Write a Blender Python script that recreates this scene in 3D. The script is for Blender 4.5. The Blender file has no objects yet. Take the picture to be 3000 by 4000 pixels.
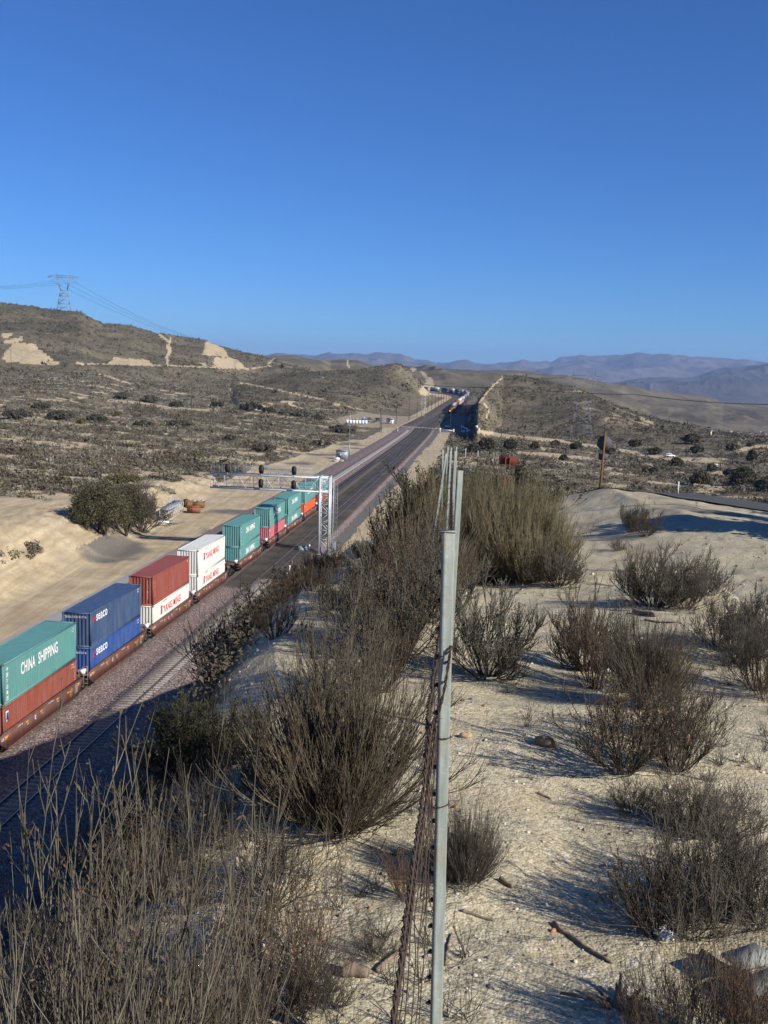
import bpy, math, random
import numpy as np
from mathutils import Vector, Matrix

# ------------------------------------------------------------------ scene, camera, light
scene = bpy.context.scene
COL = scene.collection
F = 3889.0                      # focal length in photograph pixels (3000 x 4000)
HZ = 1425.0                     # horizon row at the centre column
PITCH = math.atan((2000.0 - HZ) / F)
ROLL = 0.031
cp, sp, cr, sr = math.cos(PITCH), math.sin(PITCH), math.cos(ROLL), math.sin(ROLL)
FWD = np.array([0.0, cp, -sp]); R0 = np.array([1.0, 0, 0]); U0 = np.array([0.0, sp, cp])
XC = R0 * cr + U0 * sr
YC = U0 * cr - R0 * sr
cam_d = bpy.data.cameras.new('camera')
cam = bpy.data.objects.new('camera', cam_d); COL.objects.link(cam)
cam_d.sensor_fit = 'VERTICAL'; cam_d.sensor_height = 36.0; cam_d.lens = 36.0 * F / 4000.0
cam_d.clip_start = 0.1; cam_d.clip_end = 60000.0
cam.matrix_world = Matrix(((XC[0], YC[0], -FWD[0], 0), (XC[1], YC[1], -FWD[1], 0), (XC[2], YC[2], -FWD[2], 0), (0, 0, 0, 1)))
scene.camera = cam
scene.render.resolution_x = 768; scene.render.resolution_y = 1024

SUN_EL = math.radians(31.0)
SUN_AZ = math.radians(124.0)            # clockwise from +Y towards +X
SUNV = Vector((math.sin(SUN_AZ) * math.cos(SUN_EL), math.cos(SUN_AZ) * math.cos(SUN_EL), math.sin(SUN_EL)))
world = bpy.data.worlds.new('World'); scene.world = world; world.use_nodes = True
wn = world.node_tree.nodes; wl = world.node_tree.links; wn.clear()
wo = wn.new('ShaderNodeOutputWorld'); wb = wn.new('ShaderNodeBackground'); ws = wn.new('ShaderNodeTexSky')
ws.sky_type = 'NISHITA'; ws.sun_disc = False; ws.sun_elevation = SUN_EL; ws.sun_rotation = SUN_AZ
ws.altitude = 1200.0; ws.air_density = 1.0; ws.dust_density = 0.0; ws.ozone_density = 7.0
wb.inputs['Strength'].default_value = 0.068
wm = wn.new('ShaderNodeMix'); wm.data_type = 'RGBA'; wm.blend_type = 'MULTIPLY'; wm.inputs[0].default_value = 1.0; wm.inputs[7].default_value = (0.59, 0.92, 1.34, 1)
wl.new(ws.outputs['Color'], wm.inputs[6]); wl.new(wm.outputs[2], wb.inputs['Color']); wl.new(wb.outputs['Background'], wo.inputs['Surface'])
sun_d = bpy.data.lights.new('sun', 'SUN'); sun_d.energy = 5.0; sun_d.angle = math.radians(0.5); sun_d.color = (1.0, 0.94, 0.83)
sun = bpy.data.objects.new('sun', sun_d); COL.objects.link(sun)
sun.rotation_euler = SUNV.to_track_quat('Z', 'Y').to_euler()
scene.view_settings.view_transform = 'Standard'; scene.view_settings.look = 'None'
scene.view_settings.exposure = 0.36; scene.view_settings.gamma = 1.0
rng = np.random.default_rng(7); random.seed(7)

# ------------------------------------------------------------------ measuring helpers
def ray(px, py):
    """direction of a photograph pixel, scaled so that horizontal forward length is 1"""
    v = FWD + XC * ((px - 1500.0) / F) - YC * ((py - 2000.0) / F)
    return v / v[1]
def at(px, py, Y): return ray(px, py) * Y
def project(x, y, z):
    xc = x * XC[0] + y * XC[1] + z * XC[2]; yc = x * YC[0] + y * YC[1] + z * YC[2]; d = x * FWD[0] + y * FWD[1] + z * FWD[2]
    d = np.where(d > 0.05, d, 1e9)
    return 1500 + F * xc / d, 2000 - F * yc / d
def ss(t):
    t = np.clip(t, 0, 1); return t * t * (3 - 2 * t)

_tab = rng.random((256, 256))
def vnoise(x, y):
    xi = np.floor(x).astype(np.int64); yi = np.floor(y).astype(np.int64)
    fx = x - xi; fy = y - yi; fx = fx * fx * (3 - 2 * fx); fy = fy * fy * (3 - 2 * fy)
    a = _tab[xi & 255, yi & 255]; b = _tab[(xi + 1) & 255, yi & 255]
    c = _tab[xi & 255, (yi + 1) & 255]; d = _tab[(xi + 1) & 255, (yi + 1) & 255]
    return (a * (1 - fx) + b * fx) * (1 - fy) + (c * (1 - fx) + d * fx) * fy
def fbm(x, y, o=4):
    v = 0; a = 0.5; s = 0
    for k in range(o):
        v = v + a * vnoise(x + 17.3 * k, y + 41.7 * k); s += a; a *= 0.5; x = x * 2.03; y = y * 2.03
    return v / s - 0.5
def ridged(x, y, o=4):
    v = 0; a = 0.5; s = 0
    for k in range(o):
        v = v + a * (1 - np.abs(2 * vnoise(x + 9.1 * k, y + 23.7 * k) - 1)); s += a; a *= 0.5; x = x * 2.1; y = y * 2.1
    return v / s - 0.5

# ------------------------------------------------------------------ railway alignment
_vp = ray(1860, 1517)
TH = np.array([_vp[0], 1.0]) / math.hypot(_vp[0], 1.0)      # horizontal direction of the straight
NH = np.array([TH[1], -TH[0]])                              # to the right of it
GR = _vp[2] / math.hypot(_vp[0], 1.0)                       # gradient (negative)
L_NEAR, L_MID, L_FAR = -26.3, -31.6, -37.4
def sl(x, y): return x * TH[0] + y * TH[1], x * NH[0] + y * NH[1]
def xy(s, l): return TH[0] * s + NH[0] * l, TH[1] * s + NH[1] * l
_zs = [-300, 0, 420, 520, 620, 800, 1300, 3000]
_zz = [-25.3 - 300 * GR, -25.3, -25.3 + 420 * GR, -25.3 + 505 * GR, -36.2, -35.4, -33.6, -33.6]
def zt(s):
    return (np.interp(s - 25, _zs, _zz) + np.interp(s, _zs, _zz) + np.interp(s + 25, _zs, _zz)) / 3
# centre line of the right-hand track as x,y points, straight then the far curve to the left
_pp = [xy(s, L_NEAR) for s in np.arange(-60, 620, 20.0)]
_knots = [xy(600, L_NEAR), at(1757, 1612, 760)[:2], at(1790, 1582, 900)[:2], at(1813, 1561, 1020)[:2], at(1826, 1548, 1110)[:2],
          at(1827, 1543, 1170)[:2], at(1812, 1541, 1225)[:2], at(1785, 1539, 1262)[:2], at(1755, 1536, 1292)[:2], at(1720, 1532, 1318)[:2], at(1600, 1530, 1370)[:2]]
def catmull(pts, n=8):
    pts = [np.array(p, float) for p in pts]; out = []
    e = [2 * pts[0] - pts[1]] + pts + [2 * pts[-1] - pts[-2]]
    for i in range(1, len(e) - 2):
        for k in range(n):
            t = k / n; a, b, c, d = e[i - 1], e[i], e[i + 1], e[i + 2]
            out.append(0.5 * (2 * b + (c - a) * t + (2 * a - 5 * b + 4 * c - d) * t * t + (3 * b - a - 3 * c + d) * t ** 3))
    out.append(pts[-1]); return out
_kn = [np.array(xy(540, L_NEAR)), np.array(xy(600, L_NEAR))] + [np.array(p) for p in _knots[1:]]
PATH = np.array([p for p in _pp if sl(*p)[0] < 540] + catmull(_kn, 8))
_pl = np.concatenate([[0], np.cumsum(np.hypot(*np.diff(PATH, axis=0).T))]) - 60
def path_at(d, off=0.0):
    """point, unit tangent and z on the track at arc length d, offset to the right"""
    x = np.interp(d, _pl, PATH[:, 0]); y = np.interp(d, _pl, PATH[:, 1])
    x2 = np.interp(d + 4, _pl, PATH[:, 0]); y2 = np.interp(d + 4, _pl, PATH[:, 1])
    x1 = np.interp(d - 4, _pl, PATH[:, 0]); y1 = np.interp(d - 4, _pl, PATH[:, 1])
    tx, ty = x2 - x1, y2 - y1; n = np.hypot(tx, ty); tx, ty = tx / n, ty / n
    return x + ty * off, y - tx * off, zt(d), tx, ty
def path_dist(x, y):
    """signed offset to the right of the alignment and arc length, for far points"""
    best = np.full(x.shape, 1e9); off = np.zeros(x.shape); arc = np.zeros(x.shape)
    for i in range(0, len(PATH) - 1):
        a = PATH[i]; b = PATH[i + 1]; d = b - a; L2 = d @ d
        t = np.clip(((x - a[0]) * d[0] + (y - a[1]) * d[1]) / L2, 0, 1)
        ex = x - a[0] - t * d[0]; ey = y - a[1] - t * d[1]; q = ex * ex + ey * ey
        m = q < best; best[m] = q[m]
        o = (ex * d[1] - ey * d[0]) / math.sqrt(L2); off[m] = np.where(o[m] >= 0, 1, -1) * np.sqrt(q[m]); arc[m] = (_pl[i] + t * math.sqrt(L2))[m]
    return off, arc

# ------------------------------------------------------------------ terrain
def crest(pts):
    """photograph rows of a skyline, each with its distance -> azimuth, distance, height"""
    a = []
    for px, py, Y in pts:
        p = at(px, py, Y); a.append((math.atan2(p[0], p[1]), math.hypot(p[0], p[1]), p[2]))
    a.sort(); return np.array(a)
def ridge(x, y, c, wf, wb, base, amp=6.0, sc=90.0, pw=1.0, low=0.0):
    az = np.arctan2(x, y); r = np.hypot(x, y)
    D = np.interp(az, c[:, 0], c[:, 1]); Z = np.interp(az, c[:, 0], c[:, 2])
    D = D + wf * 0.0
    t = r - D
    k = np.where(t < 0, 1 + t / wf, 1 - t / wb); kk = np.clip(k, 0, 1)
    sh = np.where(t < 0, kk ** pw * (1 - 0.25 * (1 - kk)) , ss(kk))
    base = low; h = base + np.maximum(Z - base, 0) * sh
    g = ridged(x / sc + 3.1, y / sc + 7.7, 5) * amp
    win = ss((az - c[0, 0]) / 0.012) * ss((c[-1, 0] - az) / 0.012)
    h = base + win * (h - base + g * np.clip(4 * kk * (1 - kk), 0, 1)) - 5.5 * (1 - np.clip(8 * win * kk, 0, 1))
    return np.where((k > 0) & (win > 0), h, -1e6)
HILLS = []
A = crest([(-900, 1120, 1150), (-300, 1150, 1150), (0, 1181, 1150), (108, 1194, 1150), (208, 1210, 1160), (307, 1217, 1160), (350, 1240, 1170), (398, 1262, 1180), (506, 1271, 1200), (597, 1298, 1230),
           (700, 1316, 1260), (805, 1330, 1280), (859, 1353, 1300), (958, 1382, 1350), (1060, 1405, 1380), (1200, 1450, 1400), (1400, 1520, 1400)])
HILLS.append((A, 330, 500, -12, 16, 130, 1.0))
B = crest([(700, 1420, 2000), (850, 1386, 2000), (958, 1378, 2000), (1010, 1385, 2000), (1050, 1394, 2000), (1085, 1391, 2000), (1150, 1390, 2000), (1202, 1402, 2000), (1260, 1405, 2100), (1290, 1408, 2300), (1340, 1403, 2300), (1400, 1406, 2300), (1460, 1428, 2300), (1540, 1450, 2300)])
HILLS.append((B, 600, 600, -25, 14, 160, 1.0))
D_ = crest([(900, 1520, 900), (1050, 1490, 950), (1180, 1460, 1000), (1300, 1452, 1020), (1400, 1446, 1040), (1459, 1436, 1050), (1501, 1428, 1050), (1562, 1420, 1050), (1598, 1417, 1050), (1622, 1430, 1050), (1646, 1445, 1050), (1682, 1484, 1050), (1700, 1512, 1050), (1725, 1545, 1050), (1745, 1600, 1050)])
HILLS.append((D_, 300, 350, -34, 9, 75, 0.9))
E = crest([(1815, 1760, 540), (1846, 1690, 575), (1858, 1625, 590), (1869, 1571, 605), (1923, 1505, 740), (1966, 1470, 840), (2044, 1472, 840), (2104, 1487, 830), (2195, 1508, 800), (2231, 1512, 790), (2298, 1539, 760), (2397, 1585, 720), (2463, 1618, 700), (2596, 1665, 690), (2695, 1691, 680), (2782, 1724, 670), (2900, 1760, 660)])
HILLS.append((E, 190, 300, -38, 6, 55, 1.0))
F1 = crest([(1500, 1490, 2300), (1600, 1462, 2300), (1652, 1448, 2400), (1743, 1445, 2400), (1863, 1450, 2400), (1983, 1451, 2400), (2019, 1451, 2400), (2119, 1466, 2400), (2212, 1466, 2400), (2311, 1486, 2400), (2430, 1505, 2400), (2497, 1519, 2500), (2563, 1539, 2500), (2662, 1553, 2500), (2762, 1565, 2500), (2828, 1585, 2600), (3000, 1598, 2700), (3300, 1610, 2700), (3900, 1610, 2700)])
HILLS.append((F1, 1000, 900, -75, 48, 260, 1.1))

_zc_y = [-60, -20, 0, 3, 6.2, 12.4, 20, 30, 36, 40, 46, 52, 66, 90, 130, 180]
_zc_z = [-1.0, -1.6, -2.06, -2.16, -2.3, -2.62, -3.05, -3.72, -4.15, -4.9, -6.5, -8.2, -12, -19, -30, -46]
_tl_y = [0, 10, 20, 30, 52, 90]
_tl_t = [0.0, 0.02, 0.12, 0.25, 0.3, 0.3]
def spur(x, y):
    """the sandy spur the photographer stands on"""
    zc = (np.interp(y - 1.5, _zc_y, _zc_z) + np.interp(y, _zc_y, _zc_z) + np.interp(y + 1.5, _zc_y, _zc_z)) / 3
    tl = np.interp(y, _tl_y, _tl_t)
    z = zc + tl * np.minimum(x - 8, 0) - 0.07 * np.clip(x - 8, 0, 6) * np.clip(y / 30, 0, 1)
    xe = -0.48 - 0.045 * np.clip(y, 0, 12) + 0.28 * fbm(x * 0 + 3.3, y / 2.2, 3) * np.clip(y / 6, 0.3, 2)
    u = np.clip(xe - x, 0, None)
    z = z - 0.5 * np.minimum(u, 0.5) - 2.1 * np.clip(u - 0.5, 0, 3.5) - 1.25 * np.clip(u - 4.0, 0, None)
    # low edge towards the turnout and the road
    xr = 4.4 + 0.35 * np.clip((y - 11) / 6, -1, 1.5) + 0.5 * fbm(x * 0, y / 3.0, 3) - np.clip(y - 17, 0, 12) * 0.42
    z = z - ss((x - xr) / 0.9) * np.interp(y, [-30, 12, 20, 30, 36], [0.62, 0.62, 0.34, 0.16, 0.0])
    z = z + 0.10 * fbm(x / 1.3, y / 1.3, 4) * 2 + 0.02 * fbm(x * 5, y * 5, 3) + 0.25 * fbm(x / 5, y / 5, 2) * np.clip(y / 10, 0, 1)
    far = np.clip(x - 70, 0, None)
    z = z - far * 0.3
    z = z + u.clip(0, 8) * 0.35 * ridged(x / 1.7, y / 2.6, 4)
    return z
def lowland(x, y):
    s, l = sl(x, y)
    c = zt(s) - 0.75
    amp = np.interp(s, [-50, 60, 120, 170, 230, 320], [6.5, 6.5, 5.2, 3.8, 2.4, 1.2])
    led = -50.5 - 4 * fbm(s / 28, s * 0 + 2.2, 3) - np.interp(s, [0, 140, 200, 260, 340, 420], [0, 1, 7, 9, 7, 4])
    e = led - l
    left = c + amp * ss(e / 11.0) + 0.052 * np.clip(e - 6, 0, 700) + 3.0 * fbm(x / 38, y / 38, 4) * ss(e / 25) + ss((e - 60) / 200) * 16 * ridged(x / 190 + 1.5, y / 190 + 4.4, 4)
    left = left + 2.2 * ss(e / 8) * ridged(x / 9, y / 14, 3) * ss((14 - e) / 10) * ss((260 - s) / 60) + 0.9 * ss(e / 3) * ridged(x / 2.6, y / 3.4, 3) * ss((22 - e) / 10) * ss((260 - s) / 60)
    q = ss((l + 12.5) / 95)
    d = np.hypot(x, y); az = np.arctan2(x, y)
    vall = np.interp(d, [0, 640, 1000, 1500, 2000, 5000], [-38, -38, -57, -80, -100, -190])
    vall = -38 + (vall + 38) * ss((az - 0.10) / 0.12)
    right = c * (1 - q) + vall * q + 2.4 * fbm(x / 30, y / 30, 4) * ss((l + 12) / 30)
    z = np.where(l < -30, left, right)
    return z, s, l
def terrain(x, y):
    x = np.asarray(x, float); y = np.asarray(y, float)
    z, s, l = lowland(x, y)
    for c, wf, wb, base, amp, sc, pw in HILLS:
        h = ridge(x, y, c, wf, wb, base, amp, sc, pw, z)
        k = 5.0; z = np.where(h > z - 12, np.maximum(z, h) + np.where(np.abs(h - z) < k, (k - np.abs(h - z)) ** 2 / (4 * k), 0), z)
    m = y > 430
    if np.any(m):
        off, arc = path_dist(x[m], y[m])
        zz = zt(arc) - 0.75
        w = np.where(off < 0, ss((-off - 27) / 50), ss((off - 9) / 13))
        w = np.maximum(w, ss((470 - y[m]) / 40))
        z = z.copy(); z[m] = zz + (z[m] - zz) * w
    sm = (y < 260) & (y > -400)
    z2 = spur(x, y); zmix = np.maximum(z, z2)
    # keep the railway corridor open
    cor = ss((l + 20.5) / 3.0)
    z = np.where(sm, z * (1 - cor) + zmix * cor, z)
    return z
def gz(x, y): return float(terrain(np.array([float(x)]), np.array([float(y)]))[0])
def hit(px, py, y0=1.5, y1=4500.0):
    """first point where the sight line of a photograph pixel meets the terrain"""
    d = ray(px, py); Y = np.exp(np.linspace(math.log(y0), math.log(y1), 1500))
    g = terrain(d[0] * Y, Y) - d[2] * Y
    i = np.argmax(g > 0)
    if g[i] <= 0: i = len(Y) - 1
    lo, hi = (Y[i - 1], Y[i]) if i > 0 else (Y[0], Y[0])
    for _ in range(12):
        m = (lo + hi) / 2
        if gz(d[0] * m, m) > d[2] * m: hi = m
        else: lo = m
    return np.array([d[0] * hi, hi, gz(d[0] * hi, hi)])

# ------------------------------------------------------------------ mesh helpers
def new_mesh(name, V, Fc, mats=(), mi=None, smooth=False, attrs=None):
    me = bpy.data.meshes.new(name)
    V = np.asarray(V, np.float32); n = len(V)
    if isinstance(Fc, np.ndarray):
        k = Fc.shape[1]; nf = len(Fc); loops = Fc.reshape(-1).astype(np.int32)
        starts = (np.arange(nf) * k).astype(np.int32); tot = np.full(nf, k, np.int32)
    else:
        tot = np.array([len(f) for f in Fc], np.int32); loops = np.array([i for f in Fc for i in f], np.int32)
        starts = np.concatenate([[0], np.cumsum(tot)[:-1]]).astype(np.int32); nf = len(Fc)
    me.vertices.add(n); me.vertices.foreach_set('co', V.reshape(-1))
    me.loops.add(len(loops)); me.loops.foreach_set('vertex_index', loops)
    me.polygons.add(nf); me.polygons.foreach_set('loop_start', starts); me.polygons.foreach_set('loop_total', tot)
    if smooth: me.polygons.foreach_set('use_smooth', np.ones(nf, bool))
    for m in mats: me.materials.append(m)
    if mi is not None: me.polygons.foreach_set('material_index', np.asarray(mi, np.int32))
    if attrs:
        for k, (typ, dom, arr) in attrs.items():
            at_ = me.attributes.new(k, typ, dom)
            at_.data.foreach_set('color' if typ == 'FLOAT_COLOR' else 'value', np.asarray(arr, np.float32).reshape(-1))
    me.update(calc_edges=True); me.validate(); return me
def link(name, me, parent=None, loc=(0, 0, 0), rot=(0, 0, 0), scale=(1, 1, 1)):
    o = bpy.data.objects.new(name, me); COL.objects.link(o)
    o.location = loc; o.rotation_euler = rot; o.scale = scale
    if parent: o.parent = parent
    return o
def tag(o, label=None, cat=None, group=None, kind=None):
    if label: o['label'] = label
    if cat: o['category'] = cat
    if group: o['group'] = group
    if kind: o['kind'] = kind
    return o
def empty(name, loc, rz=0.0, label=None, cat=None, group=None):
    o = bpy.data.objects.new(name, None); COL.objects.link(o); o.location = loc; o.rotation_euler = (0, 0, rz)
    o.empty_display_size = 0.2
    return tag(o, label, cat, group)
def copy_tree(o, parent=None):
    c = o.copy(); COL.objects.link(c)
    if parent: c.parent = parent
    for ch in list(o.children): copy_tree(ch, c)
    return c
class MB:
    """collects boxes, bars, tubes and prisms into one mesh"""
    def __init__(s): s.v = []; s.f = []; s.m = []; s.n = 0
    def add(s, V, Fc, m=0):
        V = [tuple(map(float, p)) for p in V]; s.v += V; s.f += [tuple(i + s.n for i in f) for f in Fc]; s.m += [m] * len(Fc); s.n += len(V); return s
    def box(s, c, d, m=0, rz=0.0, M=None):
        x, y, z = d[0] / 2, d[1] / 2, d[2] / 2
        P = [(-x, -y, -z), (x, -y, -z), (x, y, -z), (-x, y, -z), (-x, -y, z), (x, -y, z), (x, y, z), (-x, y, z)]
        if rz: P = [(p[0] * math.cos(rz) - p[1] * math.sin(rz), p[0] * math.sin(rz) + p[1] * math.cos(rz), p[2]) for p in P]
        if M is not None: P = [tuple(M @ Vector(p)) for p in P]
        P = [(p[0] + c[0], p[1] + c[1], p[2] + c[2]) for p in P]
        return s.add(P, [(0, 3, 2, 1), (4, 5, 6, 7), (0, 1, 5, 4), (1, 2, 6, 5), (2, 3, 7, 6), (3, 0, 4, 7)], m)
    def bar(s, a, b, w, h=None, m=0, n=4, up=(0, 0, 1), r2=None):
        """bar from a to b; n=4 -> w x h section, else round tube of radius w tapering to r2"""
        a = Vector(a); b = Vector(b); d = (b - a).normalized(); u = Vector(up)
        if abs(d.dot(u)) > 0.98: u = Vector((0, 1, 0))
        sx = d.cross(u).normalized(); sy = sx.cross(d).normalized()
        if n == 4 and r2 is None:
            h = h or w; off = [(-w / 2, -h / 2), (w / 2, -h / 2), (w / 2, h / 2), (-w / 2, h / 2)]; off2 = off
        else:
            r2 = w if r2 is None else r2
            off = [(w * math.cos(2 * math.pi * k / n), w * math.sin(2 * math.pi * k / n)) for k in range(n)]
            off2 = [(r2 * math.cos(2 * math.pi * k / n), r2 * math.sin(2 * math.pi * k / n)) for k in range(n)]
        P = [a + sx * p + sy * q for p, q in off] + [b + sx * p + sy * q for p, q in off2]
        N = len(off)
        fc = [(k, (k + 1) % N, N + (k + 1) % N, N + k) for k in range(N)] + [tuple(range(N - 1, -1, -1)), tuple(range(N, 2 * N))]
        return s.add(P, fc, m)
    def prism(s, poly, a0, a1, axis='y', m=0):
        """extrude a polygon (list of 2-tuples) along an axis"""
        N = len(poly)
        def mk(p, t): return {'x': (t, p[0], p[1]), 'y': (p[0], t, p[1]), 'z': (p[0], p[1], t)}[axis]
        P = [mk(p, a0) for p in poly] + [mk(p, a1) for p in poly]
        fc = [(k, (k + 1) % N, N + (k + 1) % N, N + k) for k in range(N)] + [tuple(range(N - 1, -1, -1)), tuple(range(N, 2 * N))]
        return s.add(P, fc, m)
    def build(s, name, mats, parent=None, loc=(0, 0, 0), rot=(0, 0, 0), smooth=False, bevel=0):
        if not isinstance(mats, (list, tuple)): mats = [mats]
        o = link(name, new_mesh(name, s.v, s.f, mats, s.m, smooth), parent, loc, rot)
        if bevel:
            b = o.modifiers.new('bevel', 'BEVEL'); b.width = bevel; b.segments = 2; b.limit_method = 'ANGLE'
        return o

# ------------------------------------------------------------------ materials
def mat(name, col, rough=0.85, metal=0.0, var=0.12, sc=3.0, bump=0.0, bsc=20.0, spec=0.3, dirt=None, dsc=1.2, dth=0.58):
    """painted/plain surface with fine tone variation and optional blotches of a second colour"""
    m = bpy.data.materials.new(name); m.use_nodes = True; nt = m.node_tree; N = nt.nodes; L = nt.links
    b = N['Principled BSDF']; b.inputs['Roughness'].default_value = rough; b.inputs['Metallic'].default_value = metal
    b.inputs['Specular IOR Level'].default_value = spec
    tc = N.new('ShaderNodeTexCoord'); no = N.new('ShaderNodeTexNoise'); no.inputs['Scale'].default_value = sc; no.inputs['Detail'].default_value = 6
    L.new(tc.outputs['Object'], no.inputs['Vector'])
    mx = N.new('ShaderNodeMix'); mx.data_type = 'RGBA'
    mx.inputs[6].default_value = tuple(c * (1 - var) for c in col) + (1,); mx.inputs[7].default_value = tuple(min(1, c * (1 + var)) for c in col) + (1,)
    L.new(no.outputs['Fac'], mx.inputs[0]); out = mx.outputs[2]
    if dirt:
        n2 = N.new('ShaderNodeTexNoise'); n2.inputs['Scale'].default_value = dsc; n2.inputs['Detail'].default_value = 8; n2.inputs['Roughness'].default_value = 0.7
        L.new(tc.outputs['Object'], n2.inputs['Vector'])
        rp = N.new('ShaderNodeValToRGB'); rp.color_ramp.elements[0].position = dth; rp.color_ramp.elements[1].position = dth + 0.1
        L.new(n2.outputs['Fac'], rp.inputs['Fac'])
        m2 = N.new('ShaderNodeMix'); m2.data_type = 'RGBA'; m2.inputs[7].default_value = tuple(dirt) + (1,)
        L.new(rp.outputs['Color'], m2.inputs[0]); L.new(out, m2.inputs[6]); out = m2.outputs[2]
    L.new(out, b.inputs['Base Color'])
    if bump:
        n3 = N.new('ShaderNodeTexNoise'); n3.inputs['Scale'].default_value = bsc; n3.inputs['Detail'].default_value = 5; L.new(tc.outputs['Object'], n3.inputs['Vector'])
        bp = N.new('ShaderNodeBump'); bp.inputs['Strength'].default_value = bump; bp.inputs['Distance'].default_value = 0.02
        L.new(n3.outputs['Fac'], bp.inputs['Height']); L.new(bp.outputs['Normal'], b.inputs['Normal'])
    return m
class NT:
    def __init__(s, name, rough=0.95):
        s.m = bpy.data.materials.new(name); s.m.use_nodes = True; s.N = s.m.node_tree.nodes; s.L = s.m.node_tree.links
        s.b = s.N['Principled BSDF']; s.b.inputs['Roughness'].default_value = rough; s.b.inputs['Specular IOR Level'].default_value = 0.15
        s.tc = s.N.new('ShaderNodeTexCoord')
    def put(s, i, v):
        if hasattr(v, 'links') or hasattr(v, 'is_output'): s.L.new(v, i)
        elif isinstance(v, (tuple, list)) and len(v) == 3 and i.type == 'RGBA': i.default_value = tuple(v) + (1,)
        else: i.default_value = v
    def noise(s, sc, det=5, rough=0.55, vec=None, out='Fac'):
        n = s.N.new('ShaderNodeTexNoise'); n.inputs['Scale'].default_value = sc; n.inputs['Detail'].default_value = det; n.inputs['Roughness'].default_value = rough
        s.L.new(vec or s.tc.outputs['Object'], n.inputs['Vector']); return n.outputs[out]
    def vor(s, sc, out='Distance', vec=None, rnd=1.0):
        n = s.N.new('ShaderNodeTexVoronoi'); n.inputs['Scale'].default_value = sc; n.inputs['Randomness'].default_value = rnd
        s.L.new(vec or s.tc.outputs['Object'], n.inputs['Vector']); return n.outputs[out]
    def ramp(s, v, *st):
        r = s.N.new('ShaderNodeValToRGB'); e = r.color_ramp.elements
        while len(e) < len(st): e.new(0.5)
        for k, (p, c) in enumerate(st):
            e[k].position = p; e[k].color = (tuple(c) if isinstance(c, (tuple, list)) else (c, c, c)) + (1,)
        s.L.new(v, r.inputs['Fac']); return r.outputs['Color']
    def mix(s, f, a, b, mode='MIX'):
        n = s.N.new('ShaderNodeMix'); n.data_type = 'RGBA'; n.blend_type = mode
        s.put(n.inputs[0], f); s.put(n.inputs[6], a); s.put(n.inputs[7], b); return n.outputs[2]
    def math(s, op, a, b=0.0, clamp=False):
        n = s.N.new('ShaderNodeMath'); n.operation = op; n.use_clamp = clamp; s.put(n.inputs[0], a); s.put(n.inputs[1], b); return n.outputs[0]
    def attr(s, name, out='Color'):
        n = s.N.new('ShaderNodeAttribute'); n.attribute_name = name; return n.outputs[out]
    def sep(s, c):
        n = s.N.new('ShaderNodeSeparateColor'); s.L.new(c, n.inputs[0]); return n.outputs
    def bump(s, h, st=0.5, dist=0.03):
        n = s.N.new('ShaderNodeBump'); n.inputs['Strength'].default_value = st; n.inputs['Distance'].default_value = dist
        s.L.new(h, n.inputs['Height']); s.L.new(n.outputs['Normal'], s.b.inputs['Normal'])
    def done(s, col): s.put(s.b.inputs['Base Color'], col); return s.m
# ------------------------------------------------------------------ ground sheet
def inside(px, py, poly):
    c = np.zeros(px.shape, bool); n = len(poly)
    for i in range(n):
        x1, y1 = poly[i]; x2, y2 = poly[(i + 1) % n]
        if y1 == y2: continue
        k = ((y1 > py) != (y2 > py)) & (px < (x2 - x1) * (py - y1) / (y2 - y1) + x1); c ^= k
    return c
def near_line(px, py, pts, w):
    b = np.full(px.shape, 1e9)
    for (x1, y1), (x2, y2) in zip(pts[:-1], pts[1:]):
        dx, dy = x2 - x1, y2 - y1; L2 = dx * dx + dy * dy
        t = np.clip(((px - x1) * dx + (py - y1) * dy) / L2, 0, 1); b = np.minimum(b, np.hypot(px - x1 - t * dx, py - y1 - t * dy))
    return b < w
def z1(l): return [(x * .904, 1000 + y * .904) for x, y in l]
def z2(l): return [(1200 + x * .603, 1300 + y * .603) for x, y in l]
def z3(l): return [(1900 + x * .663, 1300 + y * .663) for x, y in l]
SAND_POLY = [
    z1([(35, 400), (60, 380), (110, 378), (150, 385), (190, 420), (225, 450), (222, 460), (40, 458), (15, 440)]),
    z1([(0, 335), (50, 336), (62, 348), (20, 352)]), z1([(20, 362), (95, 355), (100, 372), (40, 378), (22, 374)]),
    z1([(465, 462), (480, 452), (500, 438), (560, 444), (630, 449), (655, 468), (600, 471), (480, 467)]),
    z1([(875, 430), (890, 366), (935, 382), (965, 400), (990, 438), (930, 432)]),
    z1([(920, 470), (925, 440), (990, 440), (1030, 450), (1062, 484), (940, 480)]),
    z1([(860, 462), (885, 460), (898, 478), (880, 480)]),
    z1([(720, 372), (734, 366), (736, 400), (726, 474), (716, 474), (722, 410)]),
    z2([(668, 235), (690, 222), (705, 238), (690, 245)]),
    z2([(720, 380), (745, 355), (765, 330), (768, 300), (755, 280), (735, 250), (745, 248), (775, 275), (810, 310), (820, 345), (850, 375), (900, 400), (940, 410), (900, 420), (800, 400), (740, 405)]),
]
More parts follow.
